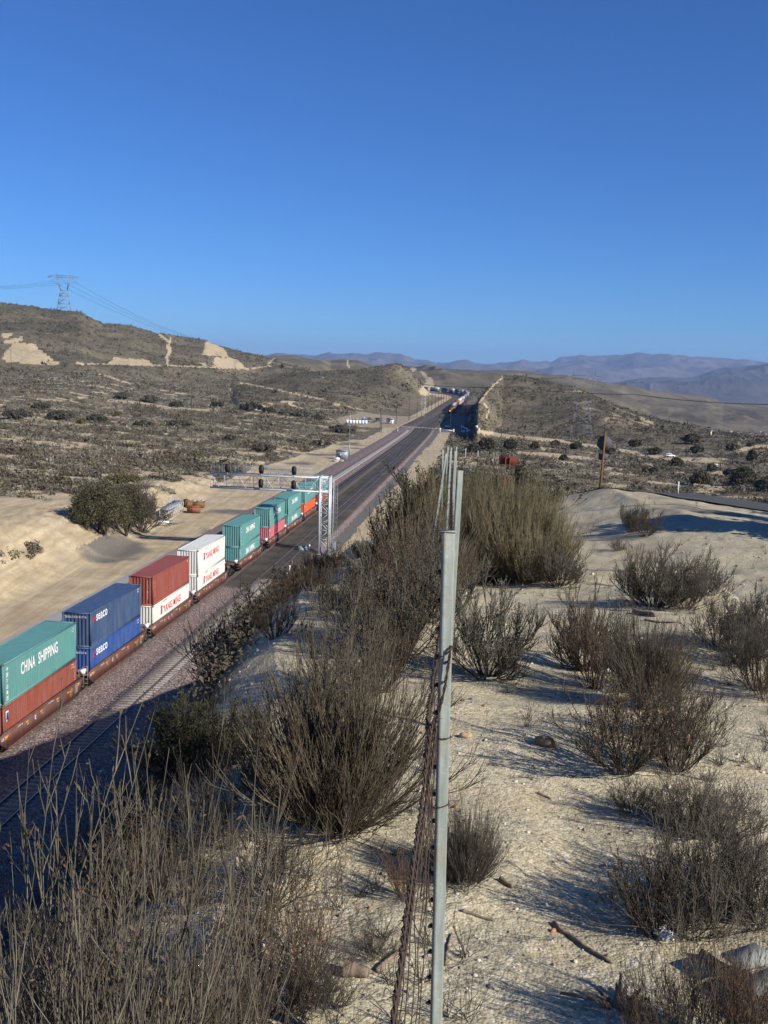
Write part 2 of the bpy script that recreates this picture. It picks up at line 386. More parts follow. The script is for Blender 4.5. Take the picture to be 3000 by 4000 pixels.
SAND_LINE = [(z1([(675, 332), (700, 348), (728, 368)]), 4), (z1([(732, 345), (738, 372)]), 3), (z2([(265, 178), (262, 205), (272, 222)]), 3), (z1([(1185, 445), (1160, 465)]), 4),
    (z2([(1112, 455), (1150, 405), (1200, 345), (1268, 285)]), 3.5),
    (z2([(1145, 455), (1180, 500), (1160, 540), (1165, 560)]), 3),
    (z1([(470, 625), (560, 632), (640, 640), (700, 652), (820, 662), (900, 668)]), 5),
    (z1([(0, 455), (220, 462), (700, 473), (1060, 487)]), 2.5), (z1([(1170, 475), (1060, 490)]), 3),
    (z1([(430, 510), (560, 552)]), 4), (z1([(1030, 545), (1200, 580), (1400, 620)]), 3),
    (z2([(1110, 640), (1160, 650), (1300, 675), (1480, 688), (1659, 705)]), 8),
    (z3([(0, 592), (150, 610), (280, 628), (400, 640), (620, 668), (800, 695), (1000, 728), (1060, 742), (1200, 745)]), 7),
    (z3([(285, 628), (320, 670), (345, 692)]), 6), (z3([(1500, 690), (1560, 675), (1659, 672)]), 8)]
ROUGH_POLY = [z3([(270, 330), (540, 330), (800, 450), (1000, 530), (980, 560), (700, 520), (540, 430)])]
rings = np.concatenate([[0.25, 0.6, 0.9], np.exp(np.linspace(math.log(1.3), math.log(5200), 1080))])
azs = np.radians(np.concatenate([np.linspace(-180, -36, 37)[:-1], np.linspace(-36, -24, 37)[:-1], np.linspace(-24, 25, 580), np.linspace(25, 40, 40)[1:], np.linspace(40, 180, 36)[1:-1]]))
nr, na = len(rings), len(azs)
RR, AA = np.meshgrid(rings, azs, indexing='ij')
GX = RR * np.sin(AA); GY = RR * np.cos(AA)
GZ = terrain(GX.ravel(), GY.ravel()).reshape(GX.shape)
gpx, gpy = project(GX, GY, GZ)
# exposed sand (red), grey gravel (green), bare earth of the spur (blue)
GS, GL = sl(GX, GY)
patch = lambda x, y: fbm(x / 12 + 7, y / 8, 5) - 0.00008 * np.clip(np.hypot(x, y) - 300, 0, 600)
n1 = fbm(GX / 14, GY / 14, 4); n2 = fbm(GX / 60 + 5, GY / 60, 4)
led = -50.5 - 4 * fbm(GS / 28, GS * 0 + 2.2, 3) - np.interp(GS, [0, 140, 200, 260, 340, 420], [0, 1, 7, 9, 7, 4])
sand = np.zeros(GX.shape); grav = np.zeros(GX.shape); spurm = np.zeros(GX.shape)
on_cor = (GL < -12) & (GL > led - 14) & (GY < 470) & (GY > -60)
sand = np.where(on_cor, 1.0, sand)
sand = np.where((GL < led - 9) & (GL > led - 70) & (GS < 240), ss((34 - (led - GL)) / 40 + n1 * 6.0 - 0.1 + ss((170 - GS) / 60) * 0.45), sand)
sand = np.where((GL < led - 4) & (GL > led - 22) & (GS >= 240) & (GY < 600), 0.2 + n1 * 1.4, sand)
pat = patch(GX, GY); sand = np.where((GY > 60) & (GY < 760) & ((GL < -30) | (GY < 470)) & ((GL < led - 6) | (GL > -8)), np.maximum(sand, ss((pat - 0.09) / 0.05) * 1.05), sand)
grav = np.where((GL > led - 4) & (GL < -40) & (GS < 480), ss(n1 * 5 - 0.2) * 0.75, grav)
grav = np.where(on_cor & (GL > -24.0) & (GL < -20.2 + 2.2 * n1), 0.85, grav)
m = GY > 430
off, arc = path_dist(GX[m], GY[m])
sm_ = sand[m]; gm_ = grav[m]
v = ((off < -16.0) & (off > -26 - 3 * n1[m]) & (arc < 1300)) | ((off > 7) & (off < 13) & (arc < 640)); sm_[v] = 1.0
v = (off > 4) & (off < 22) & (arc > 560) & (arc < 760); gm_[v] = 0.8; sm_[v] = 0.6
v = (off < -20) & (off > -62) & (arc > 585) & (arc < 720); gm_[v] = 0.5; sm_[v] = 0.9
v = (off < 7) & (off > -17); gm_[v] = 0.8; sm_[v] = 0.5
sand[m] = sm_; grav[m] = gm_
infr = (GY > 500)
for P in SAND_POLY:
    k = infr & inside(gpx + 14 * fbm(GX / 9, GY / 9, 3), gpy + 10 * fbm(GX / 8 + 40, GY / 8, 3), P); sand[k] = 1.5
for P, w in SAND_LINE:
    k = (GY > 330) & near_line(gpx, gpy, P, w); sand[k] = np.maximum(sand[k], 1.0)
for P in ROUGH_POLY:
    k = infr & inside(gpx, gpy, P); sand[k] = np.maximum(sand[k], 0.34 + 1.2 * n1[k])
sp_ = spur(GX, GY)
onsp = (sp_ > GZ - 0.05) & (GY < 200) & (GL > -20)
spurm[onsp] = np.clip((58 - GY[onsp]) / 22, 0, 1)
sand = np.where(onsp & (spurm > 0), np.maximum(sand, spurm), sand)
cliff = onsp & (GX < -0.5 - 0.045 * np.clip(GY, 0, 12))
cf = np.clip((-0.65 - 0.045 * np.clip(GY, 0, 12) - GX) / 0.5, 0, 1); sand = np.where(cliff, sand * (1 - cf * (0.9 + 0.8 * fbm(GX / 1.5, GY / 2.0, 3))), sand); spurm = np.where(cliff, spurm * (1 - cf), spurm)  # brushy earth on the cliff, coloured darker to stand in for deeper shade
kr = onsp & (GX > 4.5) & (GY > 19); grav = np.where(kr, np.clip((GY - 19) / 8, 0, 1) * np.clip(0.42 + 1.6 * fbm(GX / 4, GY / 4, 4), 0, 0.8), grav)
V = np.stack([GX, GY, GZ], -1).reshape(-1, 3)
i0 = (np.arange(nr - 1)[:, None] * na + np.arange(na)[None, :]); j = (np.arange(na) + 1) % na
i1 = (np.arange(nr - 1)[:, None] * na + j[None, :])
FC = np.stack([i0, i0 + na, i1 + na, i1], -1).reshape(-1, 4)
V = np.concatenate([V, [[0, 0, gz(0, 0)]]])
fan = [(int(len(V) - 1), int(k), int((k + 1) % na)) for k in range(na)]
FCn = np.concatenate([FC.astype(np.int64), np.array([(a, b, c, a) for a, b, c in fan])])
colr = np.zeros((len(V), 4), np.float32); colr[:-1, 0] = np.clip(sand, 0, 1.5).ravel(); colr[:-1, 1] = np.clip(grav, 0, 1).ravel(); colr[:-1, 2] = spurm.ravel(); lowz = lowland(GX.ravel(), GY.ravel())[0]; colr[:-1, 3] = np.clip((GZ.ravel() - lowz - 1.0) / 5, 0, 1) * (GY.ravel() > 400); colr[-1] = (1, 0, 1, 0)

ALPHA_G = -math.atan2(TH[0], TH[1])
t = NT('ground_soil')
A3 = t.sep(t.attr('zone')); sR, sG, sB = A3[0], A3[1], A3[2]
big = t.noise(0.018, 6, 0.6); mid = t.noise(0.22, 6, 0.65); fine = t.noise(3.2, 6, 0.7); vf = t.noise(45, 4, 0.8)
scrubsoil = t.mix(t.ramp(t.noise(0.07, 6, 0.7), (0.38, 0), (0.62, 1)), (0.18, 0.145, 0.10), (0.32, 0.26, 0.18))
# far brush the eye reads as dots
dots = t.math('MULTIPLY', t.ramp(t.noise(0.5, 7, 0.8), (0.42, 0), (0.52, 1)), t.ramp(t.noise(0.04, 5, 0.65), (0.30, 0.3), (0.50, 1)))
dots2 = t.ramp(t.noise(0.11, 8, 0.75), (0.53, 0), (0.62, 1))
brush = t.mix(t.noise(0.03, 5), (0.052, 0.048, 0.033), (0.098, 0.09, 0.066))
scr = t.mix(t.math('MULTIPLY', dots, 0.92), scrubsoil, brush); scr = t.mix(t.math('MULTIPLY', dots2, 0.7), scr, (0.042, 0.043, 0.028))
scr = t.mix(t.math('MULTIPLY', t.ramp(big, (0.42, 0), (0.62, 1)), 0.35), scr, (0.165, 0.135, 0.085))
sandc = t.mix(t.ramp(mid, (0.35, 0), (0.65, 1)), (0.42, 0.325, 0.19), (0.56, 0.46, 0.30))
sandc = t.mix(t.math('MULTIPLY', t.ramp(fine, (0.45, 0), (0.75, 1)), 0.5), sandc, (0.33, 0.245, 0.155))
sandc = t.mix(t.math('MULTIPLY', t.ramp(t.noise(0.5, 8, 0.8), (0.48, 0), (0.66, 1)), 0.6), sandc, (0.27, 0.20, 0.135))
sandc = t.mix(t.math('MULTIPLY', t.ramp(t.noise(0.09, 8, 0.7), (0.50, 0), (0.62, 1)), 0.4), sandc, (0.30, 0.265, 0.21))
# decomposed granite of the spur: pale grit with grey, white and rusty grains
gv = t.vor(75, 'Color'); gs_ = t.sep(gv)
gr = t.ramp(gs_[0], (0.0, (0.13, 0.112, 0.09)), (0.2, (0.365, 0.315, 0.205)), (0.55, (0.52, 0.46, 0.305)), (0.86, (0.61, 0.55, 0.385)), (0.96, (0.78, 0.73, 0.58)))
gv2 = t.sep(t.vor(28, 'Color')); gr2 = t.ramp(gv2[0], (0.0, (0.17, 0.14, 0.11)), (0.12, (0.42, 0.36, 0.235)), (0.9, (0.56, 0.495, 0.335)), (0.97, (0.74, 0.68, 0.53)))
gran = t.mix(0.45, gr, gr2)
gran = t.mix(t.math('MULTIPLY', t.ramp(t.noise(1.1, 6, 0.7), (0.48, 0), (0.68, 1)), 0.55), gran, (0.50, 0.37, 0.21))
gran = t.mix(t.math('MULTIPLY', t.ramp(t.noise(0.35, 5, 0.6), (0.4, 0), (0.7, 1)), 0.5), gran, (0.37, 0.32, 0.225))
gran = t.mix(t.math('MULTIPLY', t.ramp(t.noise(2.3, 8, 0.8), (0.52, 0), (0.66, 1)), 0.6), gran, (0.27, 0.23, 0.165))
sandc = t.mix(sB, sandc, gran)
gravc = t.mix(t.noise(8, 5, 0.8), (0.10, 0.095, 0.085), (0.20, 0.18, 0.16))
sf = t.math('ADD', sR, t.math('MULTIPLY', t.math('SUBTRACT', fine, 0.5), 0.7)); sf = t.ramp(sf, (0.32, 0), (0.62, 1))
scr = t.mix(t.math('MULTIPLY', t.attr('zone', 'Alpha'), t.ramp(t.noise(0.03, 7, 0.75), (0.36, 0.25), (0.56, 0.85))), scr, (0.088, 0.078, 0.052))
scr = t.mix(t.math('MULTIPLY', t.attr('zone', 'Alpha'), t.ramp(t.noise(0.009, 9, 0.75), (0.47, 0), (0.58, 0.75))), scr, (0.20, 0.165, 0.11))
mpp = t.N.new('ShaderNodeMapping'); mpp.inputs['Rotation'].default_value = (0, 0, -ALPHA_G); mpp.inputs['Scale'].default_value = (1.1, 0.04, 1.0); t.L.new(t.tc.outputs['Object'], mpp.inputs['Vector'])
trk = t.noise(1.0, 6, 0.7, mpp.outputs['Vector'])
sandc = t.mix(t.math('MULTIPLY', t.math('SUBTRACT', 1.0, sB), t.ramp(trk, (0.50, 0), (0.60, 0.5))), sandc, (0.29, 0.225, 0.15))
sandc = t.mix(t.math('MULTIPLY', t.math('SUBTRACT', 1.0, sB), t.ramp(trk, (0.36, 0.5), (0.44, 0))), sandc, (0.60, 0.50, 0.34))
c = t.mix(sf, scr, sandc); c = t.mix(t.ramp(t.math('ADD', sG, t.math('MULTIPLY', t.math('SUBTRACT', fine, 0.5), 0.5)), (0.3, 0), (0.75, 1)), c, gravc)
h = t.math('ADD', t.math('MULTIPLY', t.vor(75), -0.35), t.math('ADD', t.math('MULTIPLY', fine, 2.0), t.math('MULTIPLY', t.vor(28), -0.5)))
t.bump(h, 0.55, 0.02)
M_ground = t.done(c)
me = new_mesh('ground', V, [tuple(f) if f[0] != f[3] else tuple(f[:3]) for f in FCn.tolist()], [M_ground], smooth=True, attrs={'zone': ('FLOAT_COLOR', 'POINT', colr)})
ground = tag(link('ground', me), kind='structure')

# ------------------------------------------------------------------ far mountains
def mountains(name, pts, wf, wb, base, amp, sc, col1, col2, seed):
    c = crest(pts); a = np.linspace(c[0, 0], c[-1, 0], 700)
    D = np.interp(a, c[:, 0], c[:, 1]); r = np.linspace(-wf, wb, 150)
    RRr, Aa = np.meshgrid(r, a, indexing='ij'); rr = RRr + D[None, :]
    X = rr * np.sin(Aa); Y = rr * np.cos(Aa)
    Z = np.interp(Aa, c[:, 0], c[:, 2]); k = np.where(RRr < 0, 1 + RRr / wf, 1 - RRr / wb); k = np.clip(k, 0, 1)
    g = ridged(X / sc + seed, Y / sc, 6); 
    H = base + (Z - base) * k ** 0.85 + g * amp * np.clip(5 * k * (1.02 - k), 0, 1) + amp * 0.12 * ridged(X / (sc * 0.13), Y / (sc * 0.13), 3) * (k > .9)
    v = np.stack([X, Y, H], -1).reshape(-1, 3); n = len(a)
    i = (np.arange(len(r) - 1)[:, None] * n + np.arange(n - 1)[None, :])
    fc = np.stack([i, i + n, i + n + 1, i + 1], -1).reshape(-1, 4)
    t = NT(name + '_rock'); q = t.noise(0.0009, 8, 0.65); q2 = t.noise(0.006, 6, 0.7)
    m_ = t.done(t.mix(t.math('MULTIPLY', t.ramp(q2, (0.4, 0), (0.6, 1)), 0.5), t.mix(t.ramp(q, (0.35, 0), (0.65, 1)), col1, col2), tuple(x * 0.55 for x in col1)))
    return tag(link(name, new_mesh(name, v, fc, [m_], smooth=True)), kind='structure')
mountains('mountains', [(-400, 1400, 17000), (900, 1405, 17000), (1200, 1408, 17000), (1290, 1404, 17000), (1369, 1400, 17000), (1453, 1400, 17000), (1500, 1405, 17000), (1562, 1409, 17000), (1622, 1425, 17000), (1680, 1427, 17000), (1706, 1436, 17000), (1760, 1428, 17000),
    (1797, 1421, 17500), (1840, 1421, 17500), (1881, 1430, 17500), (1930, 1427, 17500), (1985, 1424, 17500), (2074, 1427, 17500), (2115, 1420, 17500), (2152, 1416, 17500), (2185, 1403, 17500), (2225, 1399, 17500), (2271, 1394, 17500), (2325, 1396, 17500), (2365, 1402, 17500), (2430, 1399, 17500), (2484, 1388, 17500), (2530, 1392, 17500), (2560, 1394, 17500), (2609, 1393, 17500), (2650, 1400, 17500), (2696, 1403, 17500), (2795, 1414, 17500), (2862, 1419, 17500), (2928, 1418, 17500), (2961, 1427, 17500), (3000, 1427, 17500), (3500, 1400, 17500), (4200, 1420, 17500)],
    4500, 2500, -250, 430, 1700, (0.10, 0.08, 0.065), (0.20, 0.165, 0.135), 2.2)
mountains('mountains', [(2250, 1560, 11500), (2400, 1530, 11500), (2497, 1499, 11500), (2563, 1489, 11500), (2616, 1486, 11500), (2662, 1489, 11500), (2729, 1479, 11500), (2782, 1462, 11500), (2820, 1455, 11500), (2862, 1446, 11500), (2900, 1441, 11500), (2928, 1436, 11500), (2961, 1431, 11500), (3000, 1433, 11500), (3300, 1415, 11500), (4200, 1400, 11500)],
    3500, 2500, -260, 330, 1200, (0.075, 0.06, 0.048), (0.15, 0.125, 0.10), 5.1)
far = MB(); far.add([(-14000, 3500, -255), (14000, 3500, -255), (14000, 30000, -255), (-14000, 30000, -255)], [(0, 1, 2, 3)])
tag(far.build('far_ground', mat('far_soil', (0.2, 0.165, 0.12))), kind='structure')
# ------------------------------------------------------------------ ballast, rails, sleepers
ALPHA = -math.atan2(TH[0], TH[1])
GRA = math.atan(GR)
offs = np.array([-19.4, -18.4, -17.2, -16.0, -14.4, -12.8, -11.1, -9.4, -8.6, -8.2, -7.5, -6.6, -5.3, -4.0, -3.2, -2.7, -2.1, -1.4, 0, 1.5, 2.3, 3.2, 4.0])
hgt = np.array([-0.85, -0.66, -0.52, -0.34, -0.2, -0.17, -0.17, -0.17, -0.22, -0.3, -0.22, -0.17, -0.17, -0.17, -0.22, -0.30, -0.22, -0.17, -0.17, -0.17, -0.24, -0.58, -0.86])
ds = np.concatenate([np.arange(-58, 400, 1.0), np.arange(400, 1330, 4.0)])
O, S_ = np.meshgrid(offs, ds)
bx, by, bz, tx, ty = path_at(S_, O)
jx = fbm(bx / 1.3, by / 1.3, 3)
Z = bz + hgt[None, :] + 0.06 * jx
ed = (np.arange(len(offs)) == 0) | (np.arange(len(offs)) == len(offs) - 1)
bx = bx + np.where(ed[None, :], jx * 1.2, 0)
foul = ss((S_ - 116) / 6) * ss((O + 8.4) / 1.2) * ss((3.1 - O) / 1.0)
foul = np.maximum(foul, ss((S_ - 560) / 60) * 0.6)
pale = ss((-14.9 - O) / 0.8) * ss((175 - S_) / 60) + ss((O + 12.6) / 0.3) * ss((-9.6 - O) / 0.3) * 0.2 * ss((S_ - 180) / 60)
nb = len(offs)
i = (np.arange(len(ds) - 1)[:, None] * nb + np.arange(nb - 1)[None, :])
fc = np.stack([i, i + 1, i + nb + 1, i + nb], -1).reshape(-1, 4)
col = np.zeros((bx.size, 4), np.float32); col[:, 0] = foul.ravel(); col[:, 1] = np.clip(pale, 0, 1).ravel(); col[:, 3] = 1
t = NT('ballast_stone')
a = t.sep(t.attr('zone')); v = t.sep(t.vor(9, 'Color')); nz = t.noise(0.25, 6, 0.7); nf = t.noise(14, 5, 0.8)
pink = t.ramp(v[0], (0.0, (0.085, 0.055, 0.052)), (0.4, (0.19, 0.135, 0.125)), (0.8, (0.27, 0.20, 0.185)), (0.96, (0.42, 0.37, 0.34)))
dark = t.mix(t.ramp(nz, (0.35, 0), (0.7, 1)), (0.052, 0.045, 0.038), (0.105, 0.09, 0.074))
c = t.mix(t.math('MULTIPLY', a[1], 0.9), pink, (0.44, 0.42, 0.39))
c = t.mix(t.ramp(t.math('ADD', a[0], t.math('MULTIPLY', t.math('SUBTRACT', nf, 0.5), 0.5)), (0.3, 0), (0.7, 1)), c, dark)
t.bump(t.vor(9), 0.9, 0.05)
ballast = tag(link('ballast', new_mesh('ballast', np.stack([bx, by, Z], -1).reshape(-1, 3), fc, [t.done(c)], attrs={'zone': ('FLOAT_COLOR', 'POINT', col)})), kind='structure')
M_rail = mat('rail_steel', (0.13, 0.10, 0.085), 0.5, 0.5, 0.2, 2, spec=0.4)
M_railtop = mat('rail_polished', (0.42, 0.42, 0.43), 0.25, 0.9, 0.1, 2, spec=0.5)
M_tie = mat('sleeper_concrete', (0.27, 0.245, 0.215), 0.9, var=0.25, sc=1.5, dirt=(0.12, 0.1, 0.085), dsc=0.8)
M_tie2 = mat('sleeper_timber', (0.085, 0.07, 0.058), 0.95, var=0.3, sc=1.5)
M_tie3 = mat('sleeper_new_concrete', (0.30, 0.275, 0.245), 0.9, var=0.15, sc=1.5)
def swept(name, d, off, prof, mats, parent, mi=None, zoff=0.0):
    """a rail: profile points (x, z) swept along the alignment"""
    x, y, z, tx, ty = path_at(d, off); n = len(prof); V = []
    V = np.zeros((len(d), n, 3))
    for k, (a, b) in enumerate(prof):
        V[:, k, 0] = x + ty * a; V[:, k, 1] = y - tx * a; V[:, k, 2] = z + b + zoff
    i = np.arange(len(d) - 1)[:, None] * n; k = np.arange(n)[None, :]; k2 = (np.arange(n) + 1)[None, :] % n
    fc = np.stack([i + k, i + k2, i + n + k2, i + n + k], -1).reshape(-1, 4)
    return link(name, new_mesh(name, V.reshape(-1, 3), fc, mats, None if mi is None else np.tile(mi, len(d) - 1)), parent)
RP = [(-0.07, -0.17), (0.07, -0.17), (0.07, -0.15), (0.02, -0.13), (0.02, -0.05), (0.037, -0.04), (0.037, 0.0), (-0.037, 0.0), (-0.037, -0.04), (-0.02, -0.05), (-0.02, -0.13), (-0.07, -0.15)]
RM = [0, 0, 0, 0, 0, 0, 1, 0, 0, 0, 0, 0]
def track(off, label, d0, d1, tm, tie_end, offs_fn=None, sp=0.61):
    e = empty('railway_track', tuple(map(float, (*path_at(d0, off)[:2], zt(d0)))), 0, label, 'railway track', 'parallel railway tracks')
    inv = Matrix.Translation(-Vector(e.location))
    d = np.arange(d0, d1, 6.0); f = offs_fn or (lambda q: np.full(q.shape, off))
    for sgn in (-0.7535, 0.7535):
        o = swept('rail', d, f(d) + sgn, RP, [M_rail, M_railtop], e, RM); o.matrix_parent_inverse = inv
    q = np.arange(d0, tie_end, sp); x, y, z, tx, ty = path_at(q, f(q))
    jit = rng.normal(0, 0.03, len(q)); V = np.zeros((len(q), 8, 3))
    for k, (a, b, c) in enumerate([(-1.3, -.13, -.3), (1.3, -.13, -.3), (1.3, .13, -.3), (-1.3, .13, -.3), (-1.3, -.12, -.125), (1.3, -.12, -.125), (1.3, .12, -.125), (-1.3, .12, -.125)]):
        a = a + jit * np.sign(a) * 0 + jit
        V[:, k, 0] = x + ty * a + tx * b; V[:, k, 1] = y - tx * a + ty * b; V[:, k, 2] = z + c
    bf = np.array([(0, 3, 2, 1), (4, 5, 6, 7), (0, 1, 5, 4), (1, 2, 6, 5), (2, 3, 7, 6), (3, 0, 4, 7)])
    fc = (np.arange(len(q))[:, None, None] * 8 + bf[None]).reshape(-1, 4)
    o = tag(link('sleepers', new_mesh('sleepers', V.reshape(-1, 3), fc, [tm]), e), kind='stuff'); o.matrix_parent_inverse = inv
    return e
track(0, 'nearest empty railway track beside the sandy spur, half in shade', -56, 1330, M_tie, 125)
track(L_MID - L_NEAR, 'middle railway track carrying the near container train', -56, 1000, M_tie2, 330)
track(L_FAR - L_NEAR, 'farthest left railway track with pale sleepers beside the dirt road', -56, 1330, M_tie3, 560)
def xover(a, b, s0, s1): return lambda d: a + (b - a) * ss((d - s0) / (s1 - s0))
track(0, 'curved crossover track linking the near and middle tracks before the road crossing', 285, 500, M_tie2, 290, xover(0, L_MID - L_NEAR, 285, 500))
track(L_MID - L_NEAR, 'curved crossover track linking the middle and left tracks beyond the road crossing', 600, 790, M_tie2, 602, xover(L_MID - L_NEAR, L_FAR - L_NEAR, 600, 780))

# ------------------------------------------------------------------ lettering
def text_mesh(body, size=1.0, bold=0.0, sx=1.0, shear=0.0, spacing=1.0):
    cu = bpy.data.curves.new('lettering', 'FONT'); cu.body = body; cu.size = size; cu.offset = bold; cu.shear = shear; cu.space_character = spacing
    cu.resolution_u = 3; cu.fill_mode = 'BOTH' if hasattr(cu, 'fill_mode') else cu.fill_mode
    ob = bpy.data.objects.new('lettering', cu); COL.objects.link(ob)
    dg = bpy.context.evaluated_depsgraph_get(); me = bpy.data.meshes.new_from_object(ob.evaluated_get(dg), depsgraph=dg)
    bpy.data.objects.remove(ob); bpy.data.curves.remove(cu)
    if sx != 1.0:
        for v in me.vertices: v.co.x *= sx
    return me
_tc = {}
SIDE = Matrix(((0, 0, 1, 0), (1, 0, 0, 0), (0, 1, 0, 0), (0, 0, 0, 1)))          # text on the +X side, reading towards +Y
FRONT = Matrix(((1, 0, 0, 0), (0, 0, -1, 0), (0, 1, 0, 0), (0, 0, 0, 1)))         # text on the -Y end
def letters(parent, body, m, loc, height, width=None, face=SIDE, bold=0.0, shear=0.0, spacing=1.0, name='lettering', thick=0.0):
    """text scaled to the given cap height and total width"""
    key = (body, bold, shear, spacing)
    if key not in _tc:
        me = text_mesh(body, 1.0, bold, 1.0, shear, spacing); co = np.zeros(len(me.vertices) * 3, np.float32); me.vertices.foreach_get('co', co); co = co.reshape(-1, 3)
        if len(co) == 0: return None
        co -= np.array([co[:, 0].min(), co[:, 1].min(), 0]); me.vertices.foreach_set('co', co.ravel()); _tc[key] = (me, co[:, 0].max(), co[:, 1].max())
    me, w, h = _tc[key]; me = me.copy(); me.materials.clear(); me.materials.append(m)
    sy = height / h; sx = (width / w) if width else sy
    o = link(name, me, parent); o.matrix_local = Matrix.Translation(loc) @ face @ Matrix.Diagonal((sx, sy, 1, 1)); return o

# ------------------------------------------------------------------ containers
def paint(name, col, dirt, dth=0.62, rough=0.55):
    t = NT(name, rough); t.b.inputs['Specular IOR Level'].default_value = 0.35
    mp = t.N.new('ShaderNodeMapping'); mp.inputs['Scale'].default_value = (1.0, 1.0, 0.15); t.L.new(t.tc.outputs['Object'], mp.inputs['Vector'])
    st = t.noise(2.2, 7, 0.75, mp.outputs['Vector']); bl = t.noise(0.5, 5, 0.6); fi = t.noise(9, 6, 0.8)
    c = t.mix(bl, tuple(x * 0.82 for x in col), tuple(min(1, x * 1.14) for x in col))
    c = t.mix(t.math('MULTIPLY', t.ramp(st, (0.44, 0), (0.72, 1)), 0.5), c, tuple(min(1, 0.5 * x + 0.14) for x in col))
    c = t.mix(t.ramp(t.math('MULTIPLY', st, t.math('ADD', fi, 0.45)), (dth - 0.05, 0), (dth + 0.06, 0.9)), c, dirt)
    return t.done(c)
P_green = paint('green_container_paint', (0.095, 0.265, 0.25), (0.10, 0.12, 0.10), 0.66)
P_red = paint('brown_red_container_paint', (0.255, 0.066, 0.043), (0.14, 0.055, 0.04), 0.7)
P_brick = paint('dark_red_container_paint', (0.26, 0.06, 0.042), (0.13, 0.05, 0.04), 0.7)
P_navy = paint('navy_container_paint', (0.038, 0.075, 0.16), (0.06, 0.055, 0.05), 0.68)
P_blue = paint('blue_container_paint', (0.025, 0.075, 0.26), (0.05, 0.06, 0.1), 0.7)
P_white = paint('white_container_paint', (0.66, 0.66, 0.61), (0.34, 0.24, 0.15), 0.66)
P_orange = paint('orange_container_paint', (0.62, 0.10, 0.025), (0.3, 0.07, 0.03), 0.7)
P_pink = paint('faded_pink_container_paint', (0.52, 0.13, 0.15), (0.3, 0.09, 0.08), 0.7)
P_grey = paint('grey_container_paint', (0.38, 0.40, 0.36), (0.2, 0.18, 0.15), 0.7)
M_wht = mat('white_lettering', (0.82, 0.82, 0.8), 0.6, var=0.04)
M_redl = mat('red_lettering', (0.6, 0.03, 0.035), 0.6, var=0.05)
M_bluel = mat('blue_lettering', (0.04, 0.06, 0.25), 0.6, var=0.05)
M_yel = mat('yellow_lettering', (0.62, 0.43, 0.07), 0.6, var=0.05)
M_blk = mat('black_parts', (0.015, 0.015, 0.016), 0.6, var=0.2)
M_cast = mat('corner_casting', (0.16, 0.12, 0.09), 0.7, var=0.3, sc=6)
CL, CW, CH = 12.19, 2.438, 2.896
def corr(L, pitch, depth, a0=0.0):
    """corrugated outline: (distance, depth) points"""
    pts = []; n = int(round(L / pitch)); p = L / n
    for k in range(n):
        b = a0 + k * p; pts += [(b + .02 * p, 0), (b + .40 * p, 0), (b + .60 * p, -depth), (b + .90 * p, -depth)]
    return pts
def sheet(pts, z0, z1, kind, x0):
    V = []; 
    for d, q in pts:
        for z in (z0, z1): V.append((x0 + q, d, z) if kind == 'R' else (x0 - q, d, z) if kind == 'L' else (d, x0 - q, z) if kind == 'F' else (d, x0 + q, z) if kind == 'B' else (z, d, x0 + q))
    fc = [(2 * k, 2 * k + 2, 2 * k + 3, 2 * k + 1) for k in range(len(pts) - 1)]
    return V, fc
_cm = {}
def container_meshes():
    """panel meshes shared by every container; the paint is set per object"""
    h = CW / 2
    r = MB(); v, f = sheet([(0.10, 0)] + corr(CL - 0.26, 0.275, 0.036, 0.13) + [(CL - 0.10, 0)], 0.16, CH - 0.12, 'R', h - 0.006); r.add(v, f)
    l = MB(); v, f = sheet([(0.10, 0)] + corr(CL - 0.26, 0.275, 0.036, 0.13) + [(CL - 0.10, 0)], 0.16, CH - 0.12, 'L', -h + 0.006); l.add(v, f)
    e = MB(); v, f = sheet([(-h + 0.12, 0)] + corr(CW - 0.30, 0.30, 0.05, -h + 0.15) + [(h - 0.12, 0)], 0.16, CH - 0.12, 'F', 0.012); e.add(v, f)
    d = MB()
    for sx in (-1, 1):
        d.box((sx * 0.56, CL - 0.03, CH / 2), (1.1, 0.05, CH - 0.3))
        for q in (0.2, 0.45): d.bar((sx * q, CL + 0.02, 0.2), (sx * q, CL + 0.02, CH - 0.15), 0.02, n=6)
    t_ = MB(); v, f = sheet([(0.05, 0)] + corr(CL - 0.2, 0.36, 0.02, 0.1) + [(CL - 0.05, 0)], -h + 0.06, h - 0.06, 'T', CH - 0.022); t_.add(v, f)
    fr = MB()
    for sx in (-1, 1):
        for y in (0.06, CL - 0.06): fr.box((sx * (h - 0.06), y, CH / 2), (0.12, 0.12, CH - 0.24))
        fr.box((sx * (h - 0.03), CL / 2, CH - 0.06), (0.06, CL - 0.3, 0.12)); fr.box((sx * (h - 0.03), CL / 2, 0.09), (0.06, CL - 0.3, 0.16))
    for y in (0.05, CL - 0.05): fr.box((0, y, CH - 0.06), (CW - 0.3, 0.1, 0.11)); fr.box((0, y, 0.09), (CW - 0.3, 0.1, 0.16))
    c = MB()
    for sx in (-1, 1):
        for y in (0.08, CL - 0.08):
            for z in (0.06, CH - 0.06): c.box((sx * (h - 0.08), y, z), (0.17, 0.18, 0.122))
    fl = MB(); fl.box((0, CL / 2, 0.14), (CW - 0.14, CL - 0.14, 0.03))
    return [('side_wall', r), ('side_wall', l), ('end_wall', e), ('door', d), ('roof', t_), ('frame', fr), ('corner_castings', c), ('floor', fl)]
CM = [(n, m) for n, m in container_meshes()]
_shared = {}
